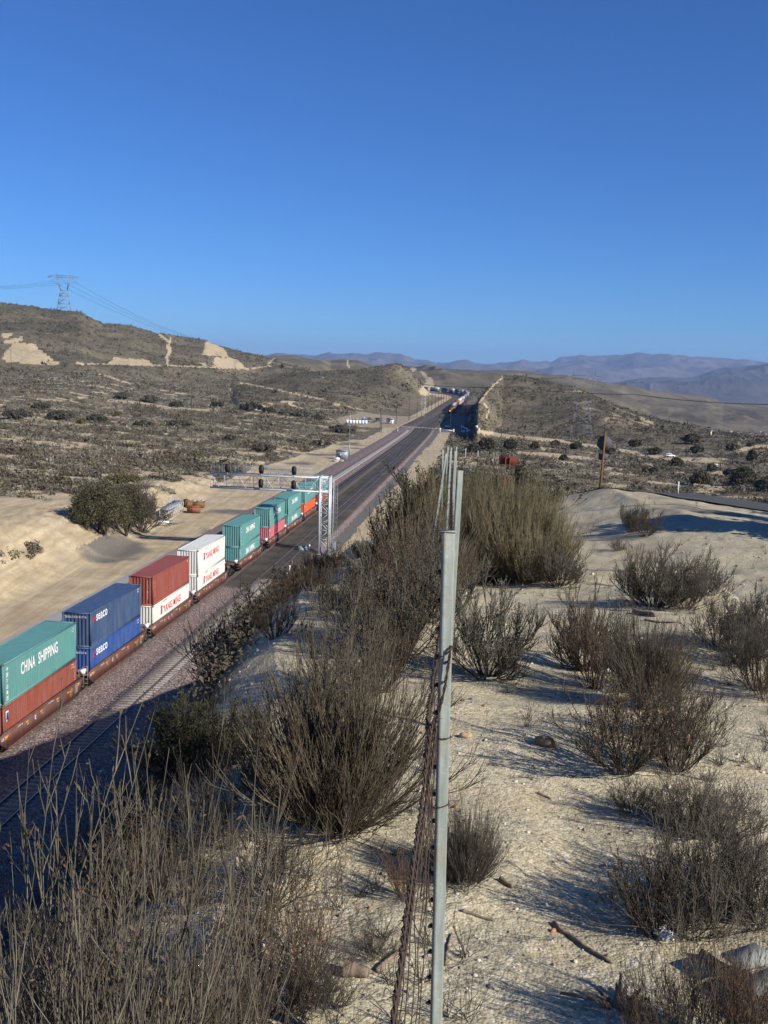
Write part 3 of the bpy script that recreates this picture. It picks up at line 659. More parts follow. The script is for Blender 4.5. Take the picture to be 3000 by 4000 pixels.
def container(pm, label, s, lvl, marks=None, M=None, group='shipping containers on the near train'):
    e = bpy.data.objects.new('shipping_container', None); COL.objects.link(e); tag(e, label, 'shipping container', group)
    e.matrix_world = M
    for k, (n, mb) in enumerate(CM):
        mm = M_cast if n == 'corner_castings' else M_blk if n == 'floor' else pm
        key = (k, mm.name)
        if key not in _shared: _shared[key] = new_mesh(n, mb.v, mb.f, [mm], mb.m)
        link(n, _shared[key], e)
    if marks: marks(e, lvl)
    return e
XF = CW / 2 + 0.002
def mk_china(e, lvl):
    letters(e, 'CHINA', M_wht, (XF, 2.6, 1.42), 0.86, 2.25, bold=0.02, spacing=1.05)
    letters(e, 'SHIPPING', M_wht, (XF, 5.35, 1.42), 0.86, 3.35, bold=0.02, spacing=1.05)
    for k, ch in enumerate('中国海运集团'):
        letters(e, ch, M_wht, (XF, 0.42, 2.28 - 0.4 * k), 0.3, 0.3, bold=0.01)
    letters(e, 'CCLU', M_wht, (XF, 11.3, 2.45), 0.13, 0.5); letters(e, '45G1', M_wht, (XF, 11.3, 2.25), 0.13, 0.45)
def mk_china2(e, lvl):
    letters(e, 'CHINA', M_wht, (XF, 3.4, 1.42), 0.8, 1.9, bold=0.035); letters(e, 'SHIPPING', M_wht, (XF, 5.7, 1.42), 0.8, 3.1, bold=0.035)
    for k in range(6): letters(e, '中国海运集团'[k], M_wht, (XF, 0.42, 2.28 - 0.4 * k), 0.26, 0.26, bold=0.01)
    letters(e, 'CCLU', M_wht, (XF, 11.3, 2.45), 0.13, 0.5)
def mk_seaco(e, lvl):
    z = 1.98
    g = MB(); g.box((0, 0.22, 0.12), (0.006, 0.40, 0.16)); g.box((0, 0.38, 0.34), (0.006, 0.12, 0.30)); g.box((0, 0.13, 0.36), (0.006, 0.22, 0.14)); g.box((0, 0.52, 0.3), (0.006, 0.10, 0.52))
    g.build('emblem', M_redl, e, loc=(XF, 0.42, z - 0.05))
    letters(e, 'seaco', M_wht, (XF, 1.15, z), 0.56, 2.5, bold=0.014, spacing=1.06)
    letters(e, 'SEGU', M_wht, (XF, 11.2, 2.5), 0.13, 0.5); letters(e, '45G1', M_wht, (XF, 11.2, 2.28), 0.13, 0.45)
    letters(e, 'SEGU 521417 8' if lvl else 'SEGU 546753 8', M_wht, (-0.98, -0.015, 2.45 if lvl else 2.38), 0.17, 1.8, face=FRONT)
def mk_ym(e, lvl):
    z = 1.35 if lvl else 1.5
    g = MB(); g.box((0, 0.30, 0.80), (0.006, 0.60, 0.16)); g.box((0, 0.42, 0.42), (0.006, 0.20, 0.62)); g.build('emblem', M_redl, e, loc=(XF, 2.35, z))
    g = MB(); g.box((0, 0.16, 0.40), (0.006, 0.22, 0.60)); g.box((0, 0.2, 0.06), (0.006, 0.4, 0.1)); g.build('emblem', M_bluel, e, loc=(XF, 2.35, z))
    letters(e, 'YANG MING', M_redl, (XF, 3.25, z), 0.74, 5.9, bold=0.012, spacing=1.08)
    letters(e, 'YANG MING', M_redl, (XF, 3.0, z + 1.15), 0.13, 1.3)
    letters(e, 'YMLU', M_blk, (XF, 11.2, 2.5), 0.12, 0.45)
def mk_gold(e, lvl):
    for k, ch in enumerate('GOLD'): letters(e, ch, M_yel, (XF, 0.45, 2.1 - 0.42 * k), 0.30, 0.22)
    letters(e, 'GLDU', M_wht, (XF, 11.3, 2.4), 0.13, 0.5)
    for k, ch in enumerate('GLDU7213405'): letters(e, ch, M_wht, (0.62, -0.015, 2.35 - 0.17 * k), 0.12, 0.09, face=FRONT)
def mk_small(e, lvl):
    letters(e, 'TGHU', M_wht, (XF, 11.2, 2.5), 0.13, 0.5); letters(e, '22 45G1', M_wht, (XF, 11.2, 2.3), 0.12, 0.6)
    g = MB(); g.box((0, 0.2, 0.36), (0.006, 0.4, 0.72)); g.build('label_plate', M_wht, e, loc=(XF, 0.3, 1.75))
    g = MB(); g.box((0, 0.16, 0.3), (0.008, 0.3, 0.5)); g.build('label_plate', M_bluel, e, loc=(XF + .003, 0.34, 1.82))
    for k in range(7): letters(e, 'TCKU942'[k], M_wht, (XF, 11.75, 2.2 - 0.2 * k), 0.12, 0.09)
P_car = paint('well_car_paint', (0.115, 0.042, 0.031), (0.06, 0.035, 0.028), 0.62, 0.7)
M_wheel = mat('wheel_steel', (0.05, 0.043, 0.04), 0.6, 0.5, 0.2)
M_emb = mat('faded_emblem', (0.26, 0.16, 0.055), 0.8, var=0.2)
M_org = mat('orange_stencil', (0.62, 0.25, 0.04), 0.7, var=0.1)
M_grating = mat('worn_deck', (0.11, 0.08, 0.07), 0.8, var=0.2)
def well_car(label, M, letter='C', gap=3.3, road=False, both=False):
    e = bpy.data.objects.new('well_car', None); COL.objects.link(e); tag(e, label, 'well car', 'well cars of the near train'); e.matrix_world = M
    poly = [(-0.95, 1.12), (-0.75, 0.82), (0.15, 0.26), (CL - 0.15, 0.26), (CL + 0.75, 0.82), (CL + 0.95, 1.12), (CL + 0.95, 1.42), (CL + 0.5, 1.52), (-0.5, 1.52), (-0.95, 1.42)]
    for sx in (1.30, -1.42):
        b = MB(); b.prism(poly, sx, sx + 0.12, 'x')
        b.box((sx + 0.06, CL / 2, 1.50), (0.22, CL + 0.9, 0.07)); b.box((sx + 0.06, CL / 2, 0.31), (0.2, CL - 0.4, 0.1))
        for k in range(9): b.box((sx + 0.06, 0.8 + k * (CL - 1.6) / 8, 0.9), (0.135, 0.06, 1.1))
        b.build('side_sill', P_car, e)
    f = MB()
    for k in range(6): f.box((0, 0.4 + k * (CL - 0.8) / 5, 0.25), (2.62, 0.35, 0.12))
    for y, sg in ((-0.25, -1), (CL + 0.25, 1)):
        f.box((0, y, 0.95), (2.6, 0.12, 1.0)); f.box((0, y + sg * 0.75, 1.2), (1.5, 1.4, 0.1), 0); f.bar((0, y, 0.85), (0, y + sg * 1.55, 0.85), 0.45, 0.4)
        for sx in (-1, 1): f.bar((sx * 1.2, y, 1.1), (sx * 0.3, y + sg * 1.3, 1.05), 0.12, 0.2)
    f.box((0, CL / 2, 0.24), (0.3, CL + 0.9, 0.16)); f.box((0, -0.25, 0.35), (0.3, 0.2, 0.5)); f.box((0, CL + 0.25, 0.35), (0.3, 0.2, 0.5))
    f.build('underframe', P_car, e)
    for y, sg in ((-0.25, -1), (CL + 0.25, 1)): d = MB(); d.box((0, y + sg * 0.55, 1.27), (2.5, 0.75, 0.04)); d.build('end_platform', M_grating, e)
    if 'pale_rails' not in bpy.data.materials: mat('pale_rails', (0.35, 0.30, 0.27), 0.6)
    for y, sg in ((-0.25, -1), (CL + 0.25, 1)):
        for sx in (-1, 1):
            x = sx * 1.36; h = MB()
            h.bar((x, y + sg * 0.85, 0.55), (x, y + sg * 0.85, 2.0), 0.02, n=5); h.bar((x - sx * 0.4, y + sg * 0.85, 1.2), (x - sx * 0.4, y + sg * 0.85, 2.0), 0.02, n=5)
            for z in (0.6, 0.95, 1.3, 1.99): h.bar((x, y + sg * 0.85, z), (x - sx * 0.4, y + sg * 0.85, z), 0.018, n=5)
            h.build('grab_rail', bpy.data.materials['pale_rails'], e)
    c = MB(); c.box((0.9, -0.95, 1.55), (0.4, 0.5, 0.35)); c.build('brake_box', M_wht, e)
    # truck under the far articulation (and under the near end of the first car)
    for yc in ([CL + gap / 2] + ([-gap / 2] if both else [])):
        tr = MB()
        for sx in (-1, 1):
            tr.prism([(-1.15, 0.42), (-0.8, 0.72), (-0.35, 0.8), (0.35, 0.8), (0.8, 0.72), (1.15, 0.42), (0.9, 0.34), (0.55, 0.46), (0.3, 0.2), (-0.3, 0.2), (-0.55, 0.46), (-0.9, 0.34)], sx * 1.05 - 0.09, sx * 1.05 + 0.09, 'x')
        tr.box((0, 0, 0.55), (2.1, 0.4, 0.3))
        to = tr.build('truck', M_wheel, e, loc=(0, yc, 0))
        for ya in (-0.88, 0.88):
            w = MB()
            for sx in (-1, 1):
                w.bar((sx * 0.68, 0, 0), (sx * 0.80, 0, 0), 0.42, n=20, r2=0.42); w.bar((sx * 0.66, 0, 0), (sx * 0.69, 0, 0), 0.455, n=20, r2=0.455)
            w.bar((-1.0, 0, 0), (1.0, 0, 0), 0.08, n=8, r2=0.08)
            w.build('wheelset', M_wheel, to, loc=(0, ya, 0.43))
    # stencils on the right side
    x = 1.426
    def pl(y, z, w, hh, m, n='stencil'):
        g = MB(); g.box((x, y, z), (0.006, w, hh)); return g.build(n, m, e)
    for y in (3.1, 5.4, 8.2): pl(y, 1.2, 0.5, 0.14, M_org); letters(e, '40 FT', M_wht, (x, y - 0.1, 0.98), 0.09, 0.3)
    pl(0.05, 1.15, 0.45, 0.24, M_org); pl(CL - 0.05, 1.15, 0.42, 0.24, M_org); pl(10.15, 1.1, 0.45, 0.12, M_org)
    letters(e, letter, M_wht, (x, 4.25, 0.95), 0.3, 0.2, bold=0.02); letters(e, '125 T', M_wht, (x, -0.75, 1.08), 0.2, 0.55, bold=0.01)
    letters(e, '254366', M_wht, (x, 1.6, 1.28), 0.12, 0.75); letters(e, 'TTX 254366', M_wht, (x, 6.4, 1.32), 0.12, 1.0)
    for k in range(6): letters(e, 'LD LMT 125000', M_wht, (x, 11.35, 1.25 - 0.12 * k), 0.07, 0.5)
    em = MB(); n = 24
    em.bar((x - 0.004, 10.75, 0.88), (x + 0.004, 10.75, 0.88), 0.36, n=n, r2=0.36); eo = em.build('emblem', M_emb, e)
    cr_ = MB(); cr_.box((x + 0.007, 10.75, 0.88), (0.004, 0.07, 0.56)); cr_.box((x + 0.0085, 10.75, 0.88), (0.004, 0.56, 0.07)); cr_.build('emblem_cross', P_car, eo)
    if road: letters(e, 'BNSF', M_wht, (x, 4.9, 0.85), 0.34, 1.5, shear=0.35, bold=0.01)
    return e
def stack_matrix(s, lvl=0, off=L_MID):
    x, y = xy(s, off); R = Matrix.Rotation(ALPHA, 4, 'Z') @ Matrix.Rotation(GRA, 4, 'X')
    return Matrix.Translation((x, y, zt(s))) @ R @ Matrix.Translation((0, 0, 0.33 + lvl * (CH + 0.01)))
def solve_s(px):
    lo, hi = 40.0, 400.0
    for _ in range(40):
        m = (lo + hi) / 2; x, y = xy(m, L_MID + CW / 2); p = project(np.array(x), np.array(y), np.array(zt(m) + 6.1))[0]
        if p < px: lo = m
        else: hi = m
    return lo
pxs = [8, 352.7, 597, 773, 938, 1053.5, 1126, 1190.7, 1246]
ss_ = [solve_s(p) for p in pxs]; ss_ = [ss_[0] - 15.3] + ss_
print('TRAIN s', [round(v, 1) for v in ss_])
LOADS = [
    ((P_green, 'green container hanging over the left photo edge on the lowest well car', None), (P_red, 'red container under the green one at the very left edge', None)),
    ((P_green, 'green container with large white lettering on top of a brown-red one', mk_china), (P_red, 'brown-red container beneath the largest green container', mk_small)),
    ((P_navy, 'dark navy container on top of a bright blue one', mk_seaco), (P_blue, 'bright blue container beneath the dark navy one', mk_seaco)),
    ((P_brick, 'plain dark red container on top of a white one', mk_gold), (P_white, 'white container beneath the dark red one, red lettering low on its side', mk_ym)),
    ((P_white, 'white container with red lettering on top of another white container', mk_ym), (P_white, 'lower white container of the all white stack', mk_ym)),
    ((P_green, 'upper green container of the stack right behind the white stack', mk_china2), (P_green, 'lower green container of the stack right behind the white stack', mk_china2)),
    ((P_green, 'green container crossed by the gantry shadow, on top of a pink one', mk_china2), (P_pink, 'faded pink container beneath the green one in the gantry shadow', mk_small)),
    ((P_green, 'upper green container of the second all green stack, under the gantry arm', mk_china2), (P_green, 'lower green container of the second all green stack, under the gantry arm', mk_china2)),
    ((P_green, 'green container on top of the bright orange one', mk_china2), (P_orange, 'bright orange container beneath a green one left of the gantry mast', mk_small)),
    ((P_green, 'farthest green container of the near train, seen through the gantry mast', mk_china2), (P_red, 'red container at the far end of the near train behind the gantry mast', mk_small))]
CARL = ['well car at the lower left photo corner, nearly cut off', 'brown well car carrying the green and brown-red containers', 'brown well car carrying the navy and blue containers', 'brown well car carrying the dark red and white containers', 'brown well car carrying the two white containers',
        'brown well car carrying the first all green stack', 'brown well car carrying the green and pink containers', 'brown well car carrying the second all green stack', 'brown well car carrying the green and orange containers', 'last well car of the near train behind the gantry mast']
for k, (sv, (top, low)) in enumerate(zip(ss_, LOADS)):
    nxt = ss_[k + 1] if k + 1 < len(ss_) else sv + 15.4
    well_car(CARL[k], stack_matrix(sv) @ Matrix.Translation((0, 0, -0.33)), 'FEDCBAEDCB'[k], nxt - sv - CL, road=k in (5, 7), both=(k in (0, 5)))
    container(low[0], low[1], sv, 0, low[2], stack_matrix(sv, 0)); container(top[0], top[1], sv, 1, top[2], stack_matrix(sv, 1))
# ------------------------------------------------------------------ signal gantry
M_galv = mat('galvanised_steel', (0.48, 0.50, 0.51), 0.5, 0.25, 0.12, 4, spec=0.5)
M_galvd = mat('dull_galvanised_steel', (0.30, 0.32, 0.34), 0.55, 0.4, 0.15, 4)
M_conc = mat('concrete', (0.42, 0.40, 0.36), 0.9, var=0.15)
def railmat(s, off): 
    x, y = xy(s, off); return Matrix.Translation((x, y, zt(s))) @ Matrix.Rotation(ALPHA, 4, 'Z')
g = empty('signal_gantry', (0, 0, 0), 0, 'galvanised cantilever signal bridge reaching over the train with five black signal heads', 'signal bridge')
g.matrix_world = railmat(148, 0)
LM, LW, LE = -21.3, -22.75, -39.6        # mast outer, mast inner, arm end (offset right of the camera line)
dy = 0.75
for x in (LM, LW):
    for y in (-dy, dy):
        m = MB(); m.bar((x, y, -0.5), (x, y, 11.35), 0.16, n=14, r2=0.16); m.bar((x, y, -0.55), (x, y, -0.4), 0.34, n=14, r2=0.34); m.bar((x, y, 11.3), (x, y, 11.42), 0.2, n=14, r2=0.2)
        m.build('mast_leg', M_galv, g, smooth=False)
b = MB()
for y in (-dy, dy):
    for k in range(8):
        z0 = 0.5 + k * 1.35; z1 = z0 + 1.35
        b.bar((LW, y, z0) if k % 2 else (LM, y, z0), (LM, y, z1) if k % 2 else (LW, y, z1), 0.05, n=8, r2=0.05)
        b.bar((LM, y, z1), (LW, y, z1), 0.045, n=8, r2=0.045)
for x in (LM, LW):
    for k in range(8):
        z0 = 0.5 + k * 1.35; z1 = z0 + 1.35
        b.bar((x, -dy if k % 2 else dy, z0), (x, dy if k % 2 else -dy, z1), 0.045, n=8, r2=0.045); b.bar((x, -dy, z1), (x, dy, z1), 0.04, n=8, r2=0.04)
b.build('mast_bracing', M_galv, g)
for y in (-dy, dy):
    for z in (9.1, 11.2):
        c = MB(); c.bar((LE, y, z), (LM, y, z), 0.13, n=12, r2=0.13); c.build('arm_chord', M_galv, g)
b = MB(); xs = np.linspace(LE + 0.1, LW - 0.1, 9)
for k in range(8):
    for y in (-dy, dy):
        q = (k + (y > 0)) % 2
        b.bar((xs[k], y, 11.2), (xs[k + 1] - 0.75, y, 9.1), 0.06, n=8, r2=0.06) if y < 0 and k % 2 == 0 else b.bar((xs[k], y, 9.1 if q else 11.2), (xs[k + 1], y, 11.2 if q else 9.1), 0.035, n=8, r2=0.035)
    b.bar((xs[k], -dy, 9.1), (xs[k], dy, 9.1), 0.035, n=6, r2=0.035); b.bar((xs[k], -dy, 11.2), (xs[k], dy, 11.2), 0.035, n=6, r2=0.035); b.bar((xs[k], -dy, 9.1), (xs[k], -dy, 11.2), 0.035, n=6, r2=0.035); b.bar((xs[k], dy, 9.1), (xs[k], dy, 11.2), 0.035, n=6, r2=0.035)
b.build('arm_bracing', M_galv, g)
w = MB(); w.box(((LE + LW) / 2, 0, 11.36), (LW - LE - 1.0, 0.9, 0.04)); w.box(((LE + LW) / 2, 0, 9.24), (LW - LE - 1.0, 0.9, 0.04)); w.build('walkway', M_galvd, g)
r = MB()
for y in (-dy - 0.1, dy + 0.1):
    for x in np.arange(LE + 0.2, LW - 0.8, 1.25): r.bar((x, y, 11.3), (x, y, 12.55), 0.028, n=6, r2=0.028)
    for z in (11.95, 12.55): r.bar((LE + 0.2, y, z), (LW - 1.1, y, z), 0.028, n=6, r2=0.028)
for y in (-dy + 0.2, dy - 0.2):
    for x in np.arange(LE + 0.8, LW - 0.8, 2.5): r.bar((x, y, 9.2), (x, y, 10.35), 0.024, n=6, r2=0.024)
    for z in (9.8, 10.35): r.bar((LE + 0.4, y, z), (LW - 1.1, y, z), 0.024, n=6, r2=0.024)
r.build('railing', M_galvd, g)
l = MB()
for y in (-0.28, 0.28): l.bar((LM + 0.62, y - 0.5, 0.3), (LM + 0.62, y - 0.5, 11.2), 0.035, n=6, r2=0.035)
for k in range(36): l.bar((LM + 0.62, -0.78, 0.5 + k * 0.3), (LM + 0.62, -0.22, 0.5 + k * 0.3), 0.02, n=5, r2=0.02)
for k in range(5):
    l.bar((LM, -0.78, 1.5 + k * 2.3), (LM + 0.62, -0.78, 1.5 + k * 2.3), 0.02, n=5, r2=0.02)
l.build('ladder', M_galv, g)
c = MB()
for k in range(12):
    z = 2.4 + k * 0.72; a = [(LM + 0.62 + 0.0 + 0.65 * math.sin(t_), -0.5 - 0.38 * math.cos(t_), z) for t_ in np.linspace(0, math.pi, 7)]
    for p, q in zip(a[:-1], a[1:]): c.bar(p, q, 0.02, n=4, r2=0.02)
for t_ in (0.4, 1.2, 1.9, 2.7): c.bar((LM + 0.62 + 0.65 * math.sin(t_), -0.5 - 0.38 * math.cos(t_), 2.4), (LM + 0.62 + 0.65 * math.sin(t_), -0.5 - 0.38 * math.cos(t_), 10.3), 0.018, n=4, r2=0.018)
c.build('ladder_cage', M_galvd, g)
bx_ = MB(); bx_.box((LM + 0.75, -0.4, 0.75), (0.7, 0.55, 1.5)); bx_.box((LM + 0.75, -0.4, 1.53), (0.8, 0.65, 0.06)); bx_.build('relay_cabinet', M_galvd, g, bevel=0.02)
def oval(w, h, n=18):
    r_ = w / 2; o = []
    for k in range(n): a = math.pi * k / (n - 1); o.append((r_ * math.cos(a), h / 2 - r_ + r_ * math.sin(a)))
    for k in range(n): a = math.pi + math.pi * k / (n - 1); o.append((r_ * math.cos(a), -h / 2 + r_ + r_ * math.sin(a)))
    return o
def signal_head(parent, x, y, z, sc=1.0, name='signal_head'):
    h = MB(); o = oval(0.74 * sc, 1.40 * sc); h.prism([(a, c_) for a, c_ in o], -0.012, 0.012, 'y')
    o2 = oval(0.60 * sc, 1.22 * sc); P = [(a, -0.013, c_) for a, c_ in o2]; Q = [(a * 0.86, -0.24 * sc, c_ * 0.93) for a, c_ in o2]; n = len(o2)
    h.add(P + Q, [(k, (k + 1) % n, n + (k + 1) % n, n + k) for k in range(n)] + [tuple(range(n, 2 * n))])
    ob = h.build(name, M_blk, parent, loc=(x, y, z), bevel=0)
    for k in (-1, 0, 1):
        v = MB()
        for t_ in range(10):
            a = math.pi * (t_ / 10) - 0.0; b_ = math.pi * ((t_ + 1) / 10)
            v.add([(0.13 * sc * math.cos(a), 0.0, 0.13 * sc * math.sin(a)), (0.13 * sc * math.cos(b_), 0, 0.13 * sc * math.sin(b_)), (0.13 * sc * math.cos(b_), 0.25 * sc, 0.13 * sc * math.sin(b_) - 0.02), (0.13 * sc * math.cos(a), 0.25 * sc, 0.13 * sc * math.sin(a) - 0.02)], [(0, 1, 2, 3)])
        v.build('hood', M_blk, ob, loc=(0, 0.012, k * 0.36 * sc))
    st = MB(); st.bar((0, 0, -0.68 * sc), (0, 0, -0.95 * sc), 0.05, n=6, r2=0.05); st.build('bracket', M_galv, ob)
for x in (L_FAR + 0.5, L_MID - 0.1, L_NEAR - 0.4): signal_head(g, x, -dy - 0.12, 12.15)
for x in (L_MID - 0.1, L_NEAR - 0.4): signal_head(g, x, -dy - 0.35, 10.05)
# things round the gantry foot
sp_ = MB(); sp_.box((0, 0, 0.95), (1.5, 0.06, 0.9), M=Matrix.Rotation(math.radians(-38), 4, 'X')); 
p = hit(1186, 2163, 100); e = empty('solar_panel', tuple(p), 0.5, 'grey tilted panel box beside the track left of the gantry foot', 'solar panel')
q = MB(); q.box((0, 0, 0), (1.7, 0.9, 0.08)); q.build('panel', M_galvd, e, loc=(0, 0, 0.85), rot=(math.radians(55), 0, 0)); q = MB(); q.bar((0, 0.05, 0), (0, 0.05, 0.85), 0.06, n=8, r2=0.06); q.build('post', M_galv, e)
def track_sign(px, py, w, h, hp, label, lines, colr=None, Y=None):
    p = hit(px, py, 95); e = empty('track_sign', tuple(p), ALPHA, label, 'sign')
    q = MB(); q.bar((0, 0, -0.1), (0, 0, hp), 0.035, n=6, r2=0.035); q.build('post', M_galvd, e)
    q = MB(); q.box((0, -0.05, hp - h / 2), (w, 0.02, h)); bo = q.build('sign_board', colr or M_wht, e)
    for k, t_ in enumerate(lines): letters(bo, t_, M_blk, (-w * 0.4, -0.064, hp - h * (0.42 + 0.42 * k)), h * 0.26, w * 0.8, face=FRONT, bold=0.02)
    return e
track_sign(1208, 2160, 0.38, 0.62, 1.35, 'small white sign plate on a post left of the gantry mast', [])
track_sign(722, 2172, 0.9, 0.42, 1.15, 'low white sign with two dark lines behind the white containers', ['SPEED', 'RESUME'])
M_whp = mat('white_paint', (0.78, 0.78, 0.76), 0.6, var=0.06, dirt=(0.4, 0.36, 0.3), dsc=3, dth=0.66)
p = hit(1131, 2252, 90); e = empty('switch_stand', tuple(p), 0, 'small white switch stand above the dark bushes left of the gantry', 'switch stand')
q = MB(); q.bar((0, 0, 0), (0, 0, 1.5), 0.05, n=8, r2=0.04); q.build('post', M_whp, e); q = MB(); q.box((0, 0, 1.35), (0.22, 0.08, 0.4)); q.box((0, 0, 0.1), (0.5, 0.6, 0.2)); q.build('target', M_whp, e)
p = hit(1120, 2262, 90); e = empty('marker_post', tuple(p), 0, 'short white post left of the switch stand', 'marker post'); q = MB(); q.bar((0, 0, -0.2), (0, 0, 0.9), 0.07, n=8, r2=0.06); q.build('post', M_whp, e)
p = hit(1140, 2250, 90); e = empty('thin_post', tuple(p), 0, 'thin grey post just right of the white switch stand', 'post'); q = MB(); q.bar((0, 0, -0.2), (0, 0, 2.2), 0.03, n=6, r2=0.03); q.build('post', M_galvd, e)

# ------------------------------------------------------------------ spare gantry section, scrap bins, tank
p = hit(680, 2012); p2 = hit(728, 1985)
e = empty('spare_gantry_truss', tuple(p), 0, 'galvanised truss section lying on the ground between the tree and the brown bins', 'truss')
dr = np.array([p2[0] - p[0], p2[1] - p[1]]); rz = math.atan2(dr[1], dr[0]); e.rotation_euler = (0, 0, rz)
c = MB()
LT = 9.5
for y in (-0.8, 0.9):
    for z in (0.15, 2.2): c.bar((-LT + 2, y, z), (4.2, y, z), 0.09, n=8, r2=0.09)
c.build('truss_chords', M_galv, e)
c = MB()
for k, x in enumerate(np.linspace(-LT + 2, 4.2, 8)):
    for y in (-0.8, 0.9): c.bar((x, y, 0.15), (x, y, 2.2), 0.05, n=6, r2=0.05)
    c.bar((x, -0.8, 2.2), (x, 0.9, 2.2), 0.05, n=6, r2=0.05)
    if k < 7: c.bar((x, -0.8, 0.15), (x + 1.6, -0.8, 2.2), 0.045, n=6, r2=0.045); c.bar((x, 0.9, 2.2), (x + 1.6, 0.9, 0.15), 0.045, n=6, r2=0.045)
c.build('truss_bracing', M_galv, e)
c = MB(); c.box((-1.6, 0.05, 2.3), (11, 1.5, 0.05)); c.build('walkway', M_galvd, e)
c = MB()
for x in (-7, -5.4, -2.0, -0.6, 2.6, 4.0):
    for y in (-0.8, 0.9): c.bar((x, y, 2.3), (x, y, 3.5), 0.03, n=5, r2=0.03)
for a_, b_ in ((-7, -5.4), (-2, -0.6), (2.6, 4.0)):
    for z in (2.9, 3.5):
        for y in (-0.8, 0.9): c.bar((a_, y, z), (b_, y, z), 0.03, n=5, r2=0.03)
c.build('railing', M_galvd, e)
M_bin = mat('rusty_brown_bin', (0.20, 0.10, 0.04), 0.8, var=0.25, sc=3, dirt=(0.12, 0.05, 0.03), dsc=1.5)
M_scrap = mat('pale_scrap', (0.4, 0.38, 0.33), 0.8, var=0.4, sc=5)
def scrap_bin(px, py, rz, label, sc=1.0, lab=False, full=False):
    p = hit(px, py); e = empty('scrap_bin', tuple(p), rz, label, 'bin', 'brown scrap bins'); e.scale = (sc, sc, sc)
    w, d, h, t_ = 2.6, 1.6, 1.25, 0.06
    q = MB()
    q.box((0, 0, 0.12), (w, d, t_)); q.prism([(-w / 2 + .1, 0.1), (w / 2 - .1, 0.1), (w / 2, h), (-w / 2, h)], -d / 2, -d / 2 + t_, 'y'); q.prism([(-w / 2 + .1, 0.1), (w / 2 - .1, 0.1), (w / 2, h), (-w / 2, h)], d / 2 - t_, d / 2, 'y')
    for sx in (-1, 1): q.prism([(sx * (w / 2 - .1), 0.1), (sx * (w / 2 - .1) - sx * t_, 0.1), (sx * w / 2 - sx * t_, h), (sx * w / 2, h)], -d / 2 + t_, d / 2 - t_, 'y')
    for y in (-d / 2, d / 2): q.box((0, y, h), (w + .1, 0.1, 0.1))
    for sx in (-1, 1): q.box((sx * w / 2, 0, h + .003), (0.1, d + .1, 0.1))
    q.build('bin_body', M_bin, e)
    if lab: q = MB(); q.box((-0.1, -d / 2 - 0.01, 0.75), (0.55, 0.02, 0.6)); lo = q.build('label_plate', M_redl, e); q = MB(); q.box((-0.28, -d / 2 - 0.023, 0.75), (0.2, 0.006, 0.5)); q.box((0.05, -d / 2 - 0.023, 0.9), (0.2, 0.006, 0.12)); q.build('label_mark', M_bluel, lo)
    if full:
        q = MB(); rr = random.Random(3)
        for k in range(26): q.box((rr.uniform(-1.1, 1.1), rr.uniform(-.6, .6), rr.uniform(1.0, 1.45)), (rr.uniform(.2, .7), rr.uniform(.1, .4), rr.uniform(.05, .3)), rz=rr.uniform(0, 3))
        tag(q.build('scrap', M_scrap, e), kind='stuff')
scrap_bin(757, 2003, 0.1, 'front brown scrap bin with a red and blue label', 1.0, lab=True)
scrap_bin(774, 1982, 0.1, 'rear brown scrap bin heaped with pale scrap', 1.0, full=True)
p = hit(733, 1982); e = empty('steel_tank', tuple(p), 0.5, 'brown rusty cylindrical tank behind the scrap bins', 'tank')
q = MB(); q.bar((0, -1.1, 0.85), (0, 1.1, 0.85), 0.8, n=20, r2=0.8); q.build('tank_body', M_bin, e)
for y in (-1.12, 1.12): q = MB(); q.bar((0, y, 0.85), (0, y * 1.1, 0.85), 0.7, n=20, r2=0.4); q.build('tank_end', M_bin, e)
q = MB()
for y in (-0.6, 0.6): q.box((0, y, 0.08), (1.2, 0.2, 0.2))
q.build('cradle', M_bin, e)
p = hit(636, 2046); q = MB(); q.bar((-1.1, 0, 0.28), (1.1, 0, 0.28), 0.28, n=14, r2=0.26); e = tag(q.build('concrete_pipe', M_whp, None, loc=tuple(p)), 'short white pipe lying at the right foot of the tree', 'pipe')

# ------------------------------------------------------------------ equipment house, mast, crossing furniture
M_hut = mat('grey_steel_cladding', (0.33, 0.35, 0.36), 0.5, 0.2, 0.08)
p = hit(1337, 1793); e = empty('equipment_house', tuple(p), ALPHA - 0.15, 'grey steel equipment house on the dirt pad left of the tracks', 'equipment hut')
q = MB(); q.box((0, 0, 1.5), (3.8, 3.0, 2.9)); 
for k in range(12): q.box((-1.75 + k * 0.318, -1.51, 1.5), (0.03, 0.03, 2.8))
q.build('wall', M_hut, e); q = MB(); q.prism([(-2.05, 2.95), (2.05, 2.95), (2.0, 3.1), (0, 3.4), (-2.0, 3.1)], -1.65, 1.65, 'y'); q.build('roof', M_galvd, e)
q = MB(); q.box((-0.35, -1.75, 1.55), (0.9, 0.45, 1.1)); q.build('vent_unit', M_galvd, e); q = MB(); q.box((0, -1.98, 0.9), (0.75, 0.02, 0.5)); q.build('opening', M_blk, e, loc=(-0.35, 0, 0)); q = MB(); q.box((1.92, 0.4, 1.2), (0.03, 0.9, 2.1)); q.build('door', M_galvd, e)
p = hit(1364, 1780); e = empty('radio_mast', tuple(p), 0, 'slender grey radio mast beside the equipment house', 'mast')
q = MB(); q.bar((0, 0, 0), (0, 0, 4.5), 0.22, n=10, r2=0.2); q.build('mast_base', M_galvd, e); q = MB(); q.bar((0, 0, 4.5), (0, 0, 15.5), 0.09, n=8, r2=0.05); q.build('mast_pole', M_galv, e)
p = hit(1316, 1805); e = empty('propane_tank', tuple(p), ALPHA, 'white gas tank on a low block in front of the equipment house', 'gas tank')
